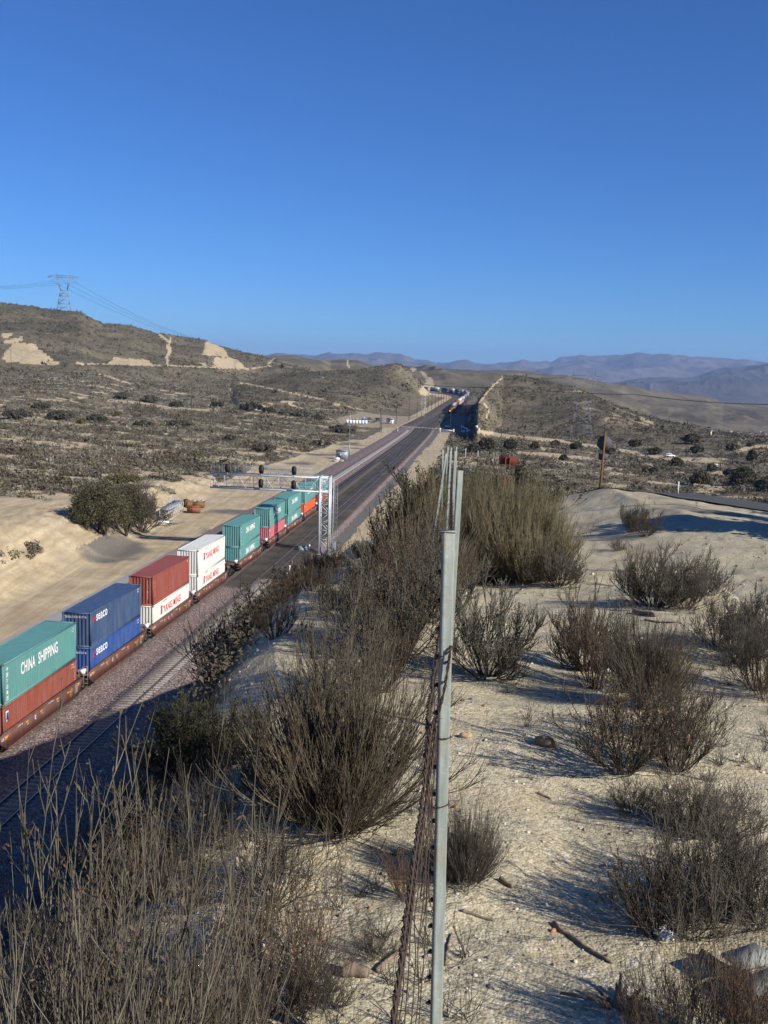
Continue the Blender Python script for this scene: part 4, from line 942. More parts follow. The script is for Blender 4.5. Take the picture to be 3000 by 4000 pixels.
q = MB(); q.bar((-0.8, 0, 1.1), (0.8, 0, 1.1), 0.45, n=16, r2=0.45); q.bar((0.8, 0, 1.1), (1.0, 0, 1.1), 0.45, n=16, r2=0.2); q.bar((-0.8, 0, 1.1), (-1.0, 0, 1.1), 0.45, n=16, r2=0.2); q.bar((0, 0, 1.5), (0, 0, 1.75), 0.15, n=8, r2=0.15); q.build('tank_body', M_whp, e); q = MB(); q.box((-0.5, 0, 0.3), (2.2, 1.0, 0.65)); q.build('block', M_conc, e)
p = hit(1337, 1805); q = MB(); q.box((0, 0, 0.4), (0.9, 0.9, 0.8)); tag(q.build('concrete_block', M_conc, None, loc=tuple(p), bevel=0.04), 'pale concrete block right of the white gas tank', 'concrete block')
p = hit(1524, 1656); e = empty('small_hut', tuple(p), ALPHA - 0.1, 'small white hut with a pitched roof between the line poles', 'hut')
q = MB(); q.box((0, 0, 1.6), (4.2, 3.4, 3.2)); q.build('wall', mat('white_render', (0.62, 0.57, 0.54), 0.8, var=0.08), e); q = MB(); q.prism([(-2.5, 3.1), (2.5, 3.1), (2.5, 3.25), (0, 4.3), (-2.5, 3.25)], -2.1, 2.1, 'y'); q.build('roof', M_galvd, e)
q = MB(); q.box((-0.2, -1.72, 2.0), (1.3, 0.04, 0.9)); q.build('window', M_blk, e); q = MB(); q.box((1.5, -1.72, 1.1), (0.9, 0.04, 2.1)); q.build('door', M_whp, e)
p = hit(1420, 1645); e = empty('portable_toilet', tuple(p), 0, 'bright blue portable toilet among the black scrap', 'portable toilet')
q = MB(); q.box((0, 0, 1.2), (1.6, 1.4, 2.4)); q.build('cabin', mat('blue_plastic', (0.06, 0.25, 0.6), 0.5), e); q = MB(); q.box((0, 0, 2.48), (1.7, 1.5, 0.15)); q.build('roof', M_whp, e); q = MB(); q.box((0, -0.72, 1.2), (1.0, 0.03, 2.0)); q.build('door', mat('blue_door', (0.04, 0.18, 0.45), 0.5), e)
rr = random.Random(5)
for (px, py, n, label) in ((1402, 1648, 16, 'pile of black sleepers left of the blue toilet'), (1437, 1650, 12, 'pile of black sleepers right of the blue toilet'), (1462, 1641, 16, 'long low dark pile behind the blue toilet')):
    p = hit(px, py); q = MB()
    for k in range(n): q.box((rr.uniform(-5, 5), rr.uniform(-1.5, 1.5), rr.uniform(0.15, 1.5)), (rr.uniform(2, 3.2), 0.25, 0.22), rz=rr.uniform(-.4, .4))
    tag(q.build('sleeper_pile', M_blk, None, loc=tuple(p)), label, 'sleeper pile')
p1 = hit(1350, 1652); p2 = hit(1435, 1662)
q = MB(); d = p2 - p1; n = 7; 
e = empty('barrier_wall', tuple(p1), math.atan2(d[1], d[0]), 'long low white barrier in front of the black sleeper piles', 'barrier'); Lb = math.hypot(d[0], d[1])
for k in range(n): q.prism([(-0.35, 0), (0.35, 0), (0.15, 0.6), (0.12, 2.0), (-0.12, 2.0), (-0.15, 0.6)], k * Lb / n + 0.1, (k + 1) * Lb / n - 0.1, 'x')
q.build('barrier_blocks', M_whp, e)
p = hit(1498, 1647); v = []; f = []; n = 20
for r_ in range(6):
    for k in range(n): a = 2 * math.pi * k / n; R_ = 5.5 * (1 - r_ / 5) ** 0.9 * (1 + 0.12 * math.sin(3 * a + r_)); v.append((R_ * math.cos(a) * 1.3, R_ * math.sin(a) * 0.8, 3.0 * r_ / 5 - 0.2))
for r_ in range(5):
    for k in range(n): f.append((r_ * n + k, r_ * n + (k + 1) % n, (r_ + 1) * n + (k + 1) % n, (r_ + 1) * n + k))
tag(link('gravel_pile', new_mesh('gravel_pile', v, f, [mat('grey_gravel', (0.2, 0.19, 0.175), 0.95, var=0.3, sc=4)]), loc=tuple(p)), 'grey gravel heap behind the small white hut', 'gravel pile', kind=None)
p = hit(1553, 1686); e = empty('marker_post', tuple(p), 0, 'white marker post with a dark band at the left edge of the tracks', 'marker post'); q = MB(); q.bar((0, 0, 0), (0, 0, 1.1), 0.3, n=8, r2=0.28); q.build('post', M_whp, e); q = MB(); q.box((0, 0, 1.5), (0.5, 0.3, 0.5)); q.build('dark_band', M_blk, e); q = MB(); q.bar((0, 0, 1.75), (0, 0, 2.3), 0.3, n=8, r2=0.25); q.build('cap', M_whp, e)
# crossing planks
pa = hit(1566, 1671); pb = hit(1722, 1680); d = pb - pa
M_xing = mat('pale_crossing_panels', (0.44, 0.42, 0.38), 0.9, var=0.2, sc=1.0, dirt=(0.12, 0.1, 0.09), dsc=0.5, dth=0.55)
q = MB(); Lx = math.hypot(d[0], d[1]); nx = 12
for k in range(nx):
    a0 = pa + d * (k / nx); s_, l_ = sl(a0[0] + d[0] / nx / 2, a0[1] + d[1] / nx / 2); q.box((a0[0] + d[0] / nx / 2, a0[1] + d[1] / nx / 2, zt(s_) - 0.02), (Lx / nx - 0.15, 3.2, 0.16), rz=math.atan2(d[1], d[0]))
tag(q.build('crossing_panels', M_xing), kind='structure')
def barrier(x0, y0, x1, y1, label, h=1.1, posts=True, cols=(None, None)):
    a = hit(x0, y0); b = hit(x1, y1); e = empty('road_barrier', tuple(a), math.atan2(b[1] - a[1], b[0] - a[0]), label, 'road barrier', 'white barriers at the crossing'); L = math.hypot(b[0] - a[0], b[1] - a[1])
    q = MB(); q.box((L / 2, 0, h - 0.3), (L, 0.15, 0.7)); q.build('rail', M_whp, e)
    if posts:
        for x in (0, L): q = MB(); q.box((x, 0, h * 0.6), (0.7, 0.5, h * 1.5)); q.build('post', M_whp, e)
barrier(1718, 1690, 1771, 1694, 'white barrier with two stout posts nearest the crossing', 1.9)
barrier(1739, 1671, 1757, 1673, 'short white barrier left of the leaning line pole', 1.4, posts=False)
barrier(1803, 1675, 1849, 1681, 'long white barrier right of the line poles', 1.7)
for px, py, lb in ((1809, 1688, 'left white concrete block beside the crossing road'), (1830, 1687, 'right white concrete block beside the crossing road')):
    p = hit(px, py); q = MB(); q.prism([(-0.9, 0), (0.9, 0), (0.8, 1.2), (-0.8, 1.2)], -1.0, 1.0, 'x'); tag(q.build('road_block', M_whp, None, loc=tuple(p), bevel=0.05), lb, 'concrete block')
p = hit(1862, 1680); e = empty('reflector_post', tuple(p), 0, 'white round topped marker right of the long white barrier', 'marker post'); q = MB(); q.bar((0, 0, 0), (0, 0, 1.2), 0.12, n=8, r2=0.12); q.build('post', M_redl, e); q = MB(); q.bar((0, -0.1, 1.7), (0, 0.1, 1.7), 0.65, n=14, r2=0.65); q.build('disc', M_whp, e)
p = hit(1871, 1688); q = MB(); q.box((0, 0, 1.0), (0.6, 0.5, 2.2)); tag(q.build('marker_post', M_whp, None, loc=tuple(p), bevel=0.05), 'outermost white post at the right end of the crossing barriers', 'marker post')
# two-headed signal beside the crossing
p = hit(1716, 1688); e = empty('trackside_signal', tuple(p), ALPHA, 'slim signal post with two small black heads right of the tracks before the crossing', 'signal')
q = MB(); q.bar((0, 0, 0), (0, 0, 9.3), 0.1, n=8, r2=0.08); q.build('post', M_galvd, e)
signal_head(e, 0, -0.15, 8.6, 1.1); signal_head(e, 0, -0.15, 5.7, 1.1)

# ------------------------------------------------------------------ wooden line poles
M_pole = mat('dark_pole_wood', (0.075, 0.055, 0.042), 0.9, var=0.2, sc=4)
M_poleb = mat('red_brown_pole_wood', (0.13, 0.055, 0.038), 0.9, var=0.2, sc=4)
def pole(px, py, top, label, r=0.17, arms=1, m=M_pole, lean=0.0, group='line poles along the railway', pmax=4500, base=None):
    p = hit(px, py, 30, pmax) if base is None else base
    s0 = project(np.array(p[0]), np.array(p[1]), np.array(p[2]))[1]; h = (s0 - top) / F * p[1]
    e = empty('line_pole', tuple(p), ALPHA, label, 'utility pole', group); e.rotation_euler = (0, lean, ALPHA)
    r = max(r, 0.00026 * p[1] * 0.9)
    q = MB(); q.bar((0, 0, -0.3), (0, 0, h), r, n=7, r2=r * 0.7); q.build('pole_shaft', m, e)
    for k in range(arms):
        q = MB(); q.box((0, 0.1, h - 0.7 - 1.2 * k), (2.4, 0.14, 0.16))
        for x in (-1.1, -0.5, 0.5, 1.1): q.bar((x, 0.1, h - 0.62 - 1.2 * k), (x, 0.1, h - 0.4 - 1.2 * k), 0.06, n=5, r2=0.05)
        q.build('crossarm', m, e)
    return e, h
P2 = lambda x, y: (1200 + x * .603, 1300 + y * .603)
left = [(472, 642, 485), (480, 646, 520), (576, 592, 432), (659, 567, 424), (711, 548, 415), (781, 508, 393), (806, 497, 390), (829, 485, 387), (850, 475, 384), (868, 462, 380), (884, 452, 378), (901, 441, 373), (918, 431, 371)]
words = ['tall line pole nearest the camera left of the tracks', 'second pole of the close pair left of the tracks', 'line pole right beside the small white hut', 'first line pole beyond the small white hut', 'second line pole beyond the hut', 'line pole just beyond the lattice mast', 'second line pole beyond the lattice mast', 'third line pole beyond the lattice mast',
         'fourth line pole beyond the lattice mast', 'fifth line pole beyond the lattice mast', 'sixth line pole beyond the lattice mast', 'seventh line pole beyond the lattice mast', 'farthest line pole on the left of the cutting']
for (x, y, t_), w in zip(left, words): pole(*P2(x, y), 1300 + t_ * .603, w, arms=0 if 'second pole of' in w else 1)
P1 = lambda x, y: (1650 + x * .181, 1450 + y * .181)
right = [(600, 1285, 735, 'leaning dark pole standing in front of the orange locomotives'), (820, 965, 780, 'short pole right of the locomotives'), (925, 985, 640, 'slim pole left of the tall pair at the crossing'), (940, 1140, 690, 'left pole of the tall pair behind the crossing barriers'), (964, 1225, 700, 'right pole of the tall pair behind the crossing barriers'),
         (855, 790, 510, 'nearest pole of the row between the containers and the right slope'), (887, 745, 490, 'second pole of the row beside the far containers'), (917, 705, 470, 'third pole of the row beside the far containers'), (945, 690, 455, 'fourth pole of the row beside the far containers'), (972, 640, 365, 'fifth pole of the row beside the far containers'), (1030, 640, 345, 'tall pole at the right end of the pole row'), (1070, 625, 335, 'tallest pole at the mouth of the dark cutting')]
for x, y, t_, w in right: pole(*P1(x, y), 1450 + t_ * .181, w, r=0.2, arms=1 if 'row' in w or 'pair' in w else 0)
pole(749, 1600, 1502, 'red brown pole standing alone in the scrub on the left', m=M_poleb, group='poles in the scrub')
pole(44, 1442, 1350, 'pole in front of the pale cliff at the left edge', m=M_poleb, group='poles in the scrub')
pole(3, 1466, 1385, 'pole at the very left edge of the photo below the cliff', m=M_poleb, group='poles in the scrub')
pole(1957, 1745, 1655, 'pole on the brushy flat right of the crossing', group='poles in the scrub', arms=0)
P3 = lambda x, y: (2600 + x * .241, 1550 + y * .241)
for x, y, t_, w in ((885, 1195, 815, 'reddish pole beside the small pale shed'), (1083, 1098, 740, 'pole behind the pale shed on the right flat'), (1122, 975, 700, 'dark pole of the close group on the right flat'), (1030, 900, 640, 'far pole left of the grey gravel area'), (1610, 1130, 815, 'pole near the right photo edge before the gravel area'), (995, 800, 600, 'farthest pole on the right flat')):
    pole(*P3(x, y), 1550 + t_ * .241, w, group='poles in the scrub', m=M_poleb if x in (885, 1610) else M_pole, arms=1)
# lattice mast
p = hit(1653, 1628); e = empty('lattice_mast', tuple(p), 0, 'grey square lattice mast beside the left track beyond the hut', 'mast')
q = MB(); hh = 13.5; w_ = 1.5
for x in (-w_, w_):
    for y in (-w_, w_): q.bar((x, y, 0), (x * .85, y * .85, hh), 0.16, n=6, r2=0.14)
q.build('mast_leg', M_galv, e); q = MB()
for k in range(8):
    for y in (-w_, w_): q.bar((-w_ if k % 2 else w_, y * .95, k * hh / 8), (w_ if k % 2 else -w_, y * .95, (k + 1) * hh / 8), 0.09, n=5, r2=0.09)
q.build('mast_bracing', M_galv, e)

# ------------------------------------------------------------------ lattice pylons and their lines
M_pyl = mat('pylon_steel', (0.26, 0.27, 0.28), 0.6, 0.4, 0.1)
def pylon(p, H, rz, label, m=M_pyl, th=1.0, w=1.0):
    e = empty('lattice_pylon', tuple(p), rz, label, 'pylon', 'transmission pylons'); u = H / 45.0
    def tr(q, a, b, r=0.16): q.bar(tuple(np.array(a) * u * np.array([w, 1, 1])), tuple(np.array(b) * u * np.array([w, 1, 1])), r * th * u, n=4, r2=r * th * u)
    zs = [0, 9, 18, 25]; ws_ = [8.2, 6.6, 5.0, 3.8]
    for sx in (-1, 1):
        for sy in (-1, 1):
            q = MB()
            for k in range(3): tr(q, (sx * ws_[k], sy * ws_[k] * .8, zs[k]), (sx * ws_[k + 1], sy * ws_[k + 1] * .8, zs[k + 1]), 0.22)
            q.build('leg', m, e)
    q = MB()
    for k in range(3):
        a, b = ws_[k], ws_[k + 1]; z0, z1_ = zs[k], zs[k + 1]
        for sy in (-1, 1):
            tr(q, (-a, sy * a * .8, z0), (b, sy * b * .8, z1_)); tr(q, (a, sy * a * .8, z0), (-b, sy * b * .8, z1_)); tr(q, (-b, sy * b * .8, z1_), (b, sy * b * .8, z1_))
            tr(q, (-(a + b) / 2, sy * a * .75, (z0 + z1_) / 2), ((a + b) / 2, sy * a * .75, (z0 + z1_) / 2), 0.1)
        for sx in (-1, 1): tr(q, (sx * a, -a * .8, z0), (sx * b, b * .8, z1_)); tr(q, (sx * a, a * .8, z0), (sx * b, -b * .8, z1_))
    q.build('body_lattice', m, e)
    q = MB()
    for sx in (-1, 1):
        for sy in (-1, 1):
            tr(q, (sx * 3.8, sy * 3.0, 25), (sx * 9.2, sy * 1.6, 40), 0.2); tr(q, (sx * 3.8, sy * 3.0, 25), (sx * 5.5, sy * 1.6, 40), 0.16)
            for k in range(4):
                f0, f1 = k / 4, (k + 1) / 4
                A0 = np.array([3.8, sy * 3.0, 25]) * (1 - f0) + np.array([9.2, sy * 1.6, 40]) * f0; B1 = np.array([3.8, sy * 3.0, 25]) * (1 - f1) + np.array([5.5, sy * 1.6, 40]) * f1
                tr(q, A0 * [sx, 1, 1], B1 * [sx, 1, 1], 0.1)
    q.build('cage', m, e)
    q = MB()
    for sy in (-1, 1):
        tr(q, (-18, 0, 40.5), (-9, sy * 1.6, 40), 0.16); tr(q, (18, 0, 40.5), (9, sy * 1.6, 40), 0.16); tr(q, (-9, sy * 1.6, 40), (9, sy * 1.6, 40), 0.18); tr(q, (-9, sy * 1.6, 42.4), (9, sy * 1.6, 42.4), 0.18)
        tr(q, (-18, 0, 40.5), (-9, sy * 1.6, 42.4), 0.15); tr(q, (18, 0, 40.5), (9, sy * 1.6, 42.4), 0.15)
        xs_ = np.linspace(-9, 9, 9)
        for k in range(8): tr(q, (xs_[k], sy * 1.6, 40 if k % 2 else 42.4), (xs_[k + 1], sy * 1.6, 42.4 if k % 2 else 40), 0.11)
        for sx in (-1, 1): tr(q, (sx * 8, sy * 1.6, 42.4), (sx * 8, 0, 45.5), 0.14)
    q.build('crossarm', m, e)
    for x in (-17.5, 0, 17.5):
        q = MB(); o = 3.2 if x == 0 else 3.8
        sgn = -1 if x > 0 else 1
        if x == 0: tr(q, (-3.5, 0, 40), (0, 0, 35), 0.14); tr(q, (3.5, 0, 40), (0, 0, 35), 0.14)
        else: tr(q, (x, 0, 40.2), (x + sgn * 4, 0, 35), 0.14); tr(q, (x + sgn * 8, 0, 40), (x + sgn * 4, 0, 35), 0.14)
        q.build('insulator_string', m, e)
    pts = [Vector((x * w, 0, 35)) * u for x in (-13.5, 0, 13.5)]
    R_ = Matrix.Translation(tuple(p)) @ Matrix.Rotation(rz, 4, 'Z'); return e, [R_ @ v for v in pts]
pL = at(250, 1212, 1158.0); pL[2] = gz(pL[0], pL[1]) - 0.5; pl_o, ptsL = pylon(pL, 42.5, 0.25, 'lattice pylon standing on the crest of the left hill', th=1.15)
pR = hit(2268, 1712, 400, 720); hR = (1712 - 1455) / F * pR[1]
pr_o, ptsR = pylon(pR, hR, -0.1, 'lattice pylon in front of the dark right hill', mat('pale_pylon_steel', (0.20, 0.21, 0.22), 0.6, 0.3), th=0.65, w=0.92)
M_wire = mat('dark_cable', (0.035, 0.035, 0.038), 0.6)
def wire(pts, r, label, name='power_line', sag=0.0, cat='power line', group='power lines'):
    q = MB()
    for a, b in zip(pts[:-1], pts[1:]):
        a = Vector(a); b = Vector(b); n = 14; P = [a.lerp(b, k / n) - Vector((0, 0, sag * 4 * (k / n) * (1 - k / n))) for k in range(n + 1)]
        for u_, v_ in zip(P[:-1], P[1:]): q.bar(tuple(u_), tuple(v_), r, n=3, r2=r)
    return tag(q.build(name, M_wire), label, cat, group)
ends = [(905, 1372, 1700), (870, 1352, 1700), (850, 1345, 1700)]
for k, (pt, w) in enumerate(zip(ptsL, ('lowest power line running right from the left pylon', 'middle power line running right from the left pylon', 'upper power line running right from the left pylon'))):
    wire([tuple(pt), tuple(at(*ends[k]))], 0.15, w, sag=9)
    wire([tuple(pt), tuple(at(-500, 1099 + 6 * k, 900))], 0.12, w.replace('running right', 'leaving the photo to the left'), sag=6)
# cable crossing the valley from the right photo edge
wire([tuple(at(1640, 1500, 640)), tuple(at(2015, 1510, 560)), tuple(at(2480, 1540, 480)), tuple(at(3060, 1580, 400))], 0.16, 'thick dark cable sloping across the valley from the right photo edge', 'cable', 1.2, group=None)

# ------------------------------------------------------------------ road signs and markers on the spur
M_sgn = mat('grey_sign_back', (0.085, 0.085, 0.09), 0.8, 0.0, 0.08)
M_woodp = mat('yellow_brown_post', (0.17, 0.09, 0.035), 0.85, var=0.2, sc=6)
p = hit(2338, 1862, 35, 60); p = at(2338, 1858, 46.0); p[2] = gz(p[0], p[1])
p[0] += 0.06
top = at(2358, 1695, 46.0)[2]
e = empty('stop_sign', tuple(p), -0.25, 'back of an octagonal road sign on a yellowish wooden post', 'road sign'); H_ = top - p[2]
e.rotation_euler = (0, 0.035, -0.2)
q = MB(); q.box((0, -0.03, H_ / 2), (0.09, 0.09, H_ + 0.2)); q.build('post', M_woodp, e)
q = MB(); R_ = 0.36; q.prism([(R_ * math.cos(math.pi / 8 + k * math.pi / 4), H_ - 0.42 + R_ * math.sin(math.pi / 8 + k * math.pi / 4)) for k in range(8)], 0.022, 0.03, 'y'); q.build('sign_plate', M_sgn, e)
q = MB(); q.box((0, 0.026, H_ - 1.06), (0.42, 0.008, 0.3)); q.build('sign_plate', M_sgn, e)
M_rust = mat('rusted_red_paint', (0.13, 0.03, 0.02), 0.8, var=0.25, sc=5, dirt=(0.10, 0.03, 0.02), dsc=4)
Y_ = 24.0; c0 = at(1985, 1795, Y_); bz_ = gz(c0[0], Y_); tz = at(1985, 1783, Y_)[2]
e = empty('rusty_sign', (c0[0], Y_, bz_), -0.12, 'back of a rust-red board on two posts behind the large olive bush', 'road sign'); H_ = tz - bz_
q = MB(); q.box((0, 0.035, H_ - 0.1), (0.44, 0.012, 0.2)); q.build('sign_board', M_rust, e)
for x in (-0.06, 0.045): q = MB(); q.box((x, 0, (H_ - 0.02) / 2), (0.02, 0.05, H_ - 0.02)); q.build('post', mat('orange_rust', (0.20, 0.06, 0.03), 0.8, var=0.3, sc=8) if 'orange_rust' not in bpy.data.materials else bpy.data.materials['orange_rust'], e)
for px, py, tp, w, lb in ((2441, 1908, 1868, 0.09, 'short white marker post at the crest right of the octagonal sign'), (2648, 1932, 1886, 0.035, 'thin pale stake at the edge of the road bend')):
    p = hit(px, py, 20, 60); h = (py - tp) / F * p[1]; q = MB(); q.box((0, 0, h / 2), (w, w * 0.5, h + 0.1)); tag(q.build('marker_post', M_whp, None, loc=tuple(p)), lb, 'marker post')
for px, py, tp, lb in ((1818, 1795, 1752, 'left thin pale stake in the scrub beyond the fence'), (1866, 1797, 1760, 'right thin pale stake in the scrub beyond the fence')):
    p = hit(px, py, 60, 500); h = (py - tp) / F * p[1]; q = MB(); q.bar((0, 0, -.1), (0, 0, h), 0.0002 * p[1] + .02, n=6, r2=0.0002 * p[1] + .02); tag(q.build('stake', M_whp, None, loc=tuple(p)), lb, 'stake')

# ------------------------------------------------------------------ road
cl = catmull([(70, 22), (45, 27), (28, 30.2), (18, 32.2), (12.5, 35.0), (9.8, 40), (9.0, 48), (10.0, 60), (14, 80)], 10); cl = np.array(cl)
tg = np.gradient(cl, axis=0); tg /= np.hypot(*tg.T)[:, None]; nr_ = np.stack([tg[:, 1], -tg[:, 0]], 1)
def strip(name, o0, o1, n, zo, m, kind='structure', i0=0, i1=None):
    ws_ = np.linspace(o0, o1, n); c_ = cl[i0:i1]; n_ = nr_[i0:i1]
    X = c_[:, None, 0] + n_[:, None, 0] * ws_; Y = c_[:, None, 1] + n_[:, None, 1] * ws_
    Z = terrain(X.ravel(), Y.ravel()).reshape(X.shape) + zo
    i = (np.arange(len(c_) - 1)[:, None] * n + np.arange(n - 1)[None, :]); fc = np.stack([i, i + 1, i + n + 1, i + n], -1).reshape(-1, 4)
    return tag(link(name, new_mesh(name, np.stack([X, Y, Z], -1).reshape(-1, 3), fc, [m])), kind=kind)
M_asph = mat('asphalt', (0.075, 0.075, 0.075), 0.9, var=0.2, sc=1.5, bump=0.3, bsc=40, dirt=(0.2, 0.17, 0.13), dsc=0.35, dth=0.6)
strip('road', -2.9, 4.3, 18, 0.05, M_asph); strip('road_line', 2.75, 2.88, 2, 0.058, M_whp, i1=50)
# ------------------------------------------------------------------ twiggy shrubs
def tubes(P, R, sides=3):
    """P (n,k,3) polylines, R (n,k) radii -> vertices, quads"""
    n, k, _ = P.shape
    T = np.gradient(P, axis=1); T /= np.linalg.norm(T, axis=2, keepdims=True) + 1e-9
    ref = np.where(np.abs(T[..., 2:3]) > 0.9, np.array([1.0, 0, 0]), np.array([0, 0, 1.0]))
    A = np.cross(T, ref); A /= np.linalg.norm(A, axis=2, keepdims=True) + 1e-9; B = np.cross(T, A)
    a = 2 * math.pi * np.arange(sides) / sides
    V = P[:, :, None, :] + R[:, :, None, None] * (A[:, :, None, :] * np.cos(a)[None, None, :, None] + B[:, :, None, :] * np.sin(a)[None, None, :, None])
    base = (np.arange(n)[:, None, None] * k + np.arange(k - 1)[None, :, None]) * sides
    s = np.arange(sides)[None, None, :]; s2 = (s + 1) % sides
    F_ = np.stack([base + s, base + s2, base + sides + s2, base + sides + s], -1).reshape(-1, 4)
    return V.reshape(-1, 3), F_
def grow(r, org, dirn, length, k, up=0.25, wob=0.12):
    """curved shoots from org along dirn (n,3), bending upward by up"""
    n = len(org); P = np.zeros((n, k, 3)); P[:, 0] = org; d = dirn.copy(); st = (length / (k - 1))[:, None]
    for i in range(1, k):
        d = d + r.normal(0, wob, (n, 3)); d[:, 2] += up / (k - 1) * 2; d /= np.linalg.norm(d, axis=1, keepdims=True)
        P[:, i] = P[:, i - 1] + d * st
    return P
def sample(P, t):
    k = P.shape[1]; f = t * (k - 1); i = np.clip(f.astype(int), 0, k - 2); w = (f - i)[:, None]; n = np.arange(len(P))
    return P[n, i] * (1 - w) + P[n, i + 1] * w, P[n, i + 1] - P[n, i]
def shrub_geo(seed, n_main=60, spread=0.9, up=0.25, L=1.0, nsub=8, lsub=0.4, ntw=0, ltw=0.15, leaves=0, leaf=0.012, r0=0.008, base=0.06, wob=0.1, ang=0.5, lvar=0.35, pw=0.7, leaf_t=0.3):
    r = np.random.default_rng(seed)
    th = spread * r.random(n_main) ** pw; ph = r.random(n_main) * 2 * math.pi
    d = np.stack([np.sin(th) * np.cos(ph), np.sin(th) * np.sin(ph), np.cos(th)], 1)
    lump = 1 + 0.22 * np.sin(2 * ph + seed) + 0.15 * np.sin(5 * ph + 2 * seed)
    ln = L * (1 - lvar * r.random(n_main)) * lump
    org = np.stack([base * np.cos(ph) * r.random(n_main), base * np.sin(ph) * r.random(n_main), np.full(n_main, -0.03)], 1)
    M_ = grow(r, org, d, ln, 8, up, wob)
    V, F_ = tubes(M_, r0 * np.linspace(1, 0.22, 8)[None, :] * (0.6 + 0.5 * r.random((n_main, 1))))
    Vs, Fs, n0 = [V], [F_], len(V); tips = [M_]
    if nsub:
        idx = np.repeat(np.arange(n_main), nsub); t = 0.18 + 0.75 * r.random(len(idx)); o, dd = sample(M_[idx], t)
        dd /= np.linalg.norm(dd, axis=1, keepdims=True); dd = dd + r.normal(0, ang, dd.shape); dd /= np.linalg.norm(dd, axis=1, keepdims=True)
        S = grow(r, o, dd, lsub * L * (0.4 + 0.8 * r.random(len(idx))) * (1.15 - 0.6 * t), 5, up * 1.2, wob)
        V, F_ = tubes(S, r0 * 0.5 * np.linspace(1, 0.4, 5)[None, :] * np.ones((len(idx), 1))); Vs.append(V); Fs.append(F_ + n0); n0 += len(V); tips.append(S)
        if ntw:
            ix = np.repeat(np.arange(len(S)), ntw); t = 0.2 + 0.8 * r.random(len(ix)); o, dd = sample(S[ix], t); dd /= np.linalg.norm(dd, axis=1, keepdims=True)
            dd = dd + r.normal(0, ang * 1.2, dd.shape); dd /= np.linalg.norm(dd, axis=1, keepdims=True)
            W = grow(r, o, dd, ltw * L * (0.5 + r.random(len(ix))), 3, up, wob)
            V, F_ = tubes(W, r0 * 0.34 * np.linspace(1, 0.5, 3)[None, :] * np.ones((len(ix), 1))); Vs.append(V); Fs.append(F_ + n0); n0 += len(V); tips.append(W)
    LV = LF = None
    if leaves:
        src = tips[-1] if len(tips) > 1 else tips[0]
        ix = r.integers(0, len(src), leaves); o, dd = sample(src[ix], leaf_t + (1 - leaf_t) * r.random(leaves)); dd /= np.linalg.norm(dd, axis=1, keepdims=True) + 1e-9
        dd = dd + r.normal(0, 0.7, dd.shape); dd /= np.linalg.norm(dd, axis=1, keepdims=True); sd = np.cross(dd, r.normal(0, 1, dd.shape)); sd /= np.linalg.norm(sd, axis=1, keepdims=True) + 1e-9
        s = leaf * (0.6 + 0.8 * r.random((leaves, 1)))
        q = np.stack([o, o + dd * s + sd * s * 0.35, o + dd * 2 * s, o + dd * s - sd * s * 0.35], 1)
        LV = q.reshape(-1, 3); LF = np.arange(leaves * 4).reshape(-1, 4)
    return np.concatenate(Vs), np.concatenate(Fs), LV, LF
def veg_mat(name, c1, c2, sc=1.6):
    t = NT(name, 0.85); oi = t.N.new('ShaderNodeObjectInfo')
    c = t.mix(t.ramp(t.noise(sc, 4, 0.7), (0.35, 0), (0.65, 1)), c1, c2)
    h = t.N.new('ShaderNodeHueSaturation'); t.L.new(c, h.inputs['Color']); t.L.new(t.math('ADD', t.math('MULTIPLY', oi.outputs['Random'], 0.35), 0.82), h.inputs['Value'])
    return t.done(h.outputs['Color'])
V_tan = veg_mat('tan_twigs', (0.075, 0.06, 0.042), (0.20, 0.163, 0.108), 5.0)
V_grey = veg_mat('grey_twigs', (0.05, 0.044, 0.034), (0.14, 0.125, 0.10), 5.0)
V_dark = veg_mat('dark_twigs', (0.035, 0.028, 0.022), (0.10, 0.082, 0.062), 5.0)
V_olive = veg_mat('olive_twigs', (0.13, 0.11, 0.065), (0.225, 0.19, 0.115))
V_red = veg_mat('reddish_twigs', (0.065, 0.042, 0.03), (0.15, 0.10, 0.07), 5.0)
V_pale = veg_mat('pale_shoots', (0.06, 0.052, 0.040), (0.20, 0.172, 0.128), 5.0)
L_sage = veg_mat('sage_leaves', (0.085, 0.092, 0.062), (0.16, 0.165, 0.12))
L_green = veg_mat('dark_green_leaves', (0.035, 0.04, 0.018), (0.075, 0.08, 0.035))
L_rust = veg_mat('rusty_leaves', (0.11, 0.058, 0.03), (0.19, 0.10, 0.055))
L_brown = veg_mat('brown_seed_heads', (0.09, 0.06, 0.035), (0.17, 0.12, 0.07))
L_olive = veg_mat('olive_leaves', (0.10, 0.087, 0.045), (0.165, 0.145, 0.08))
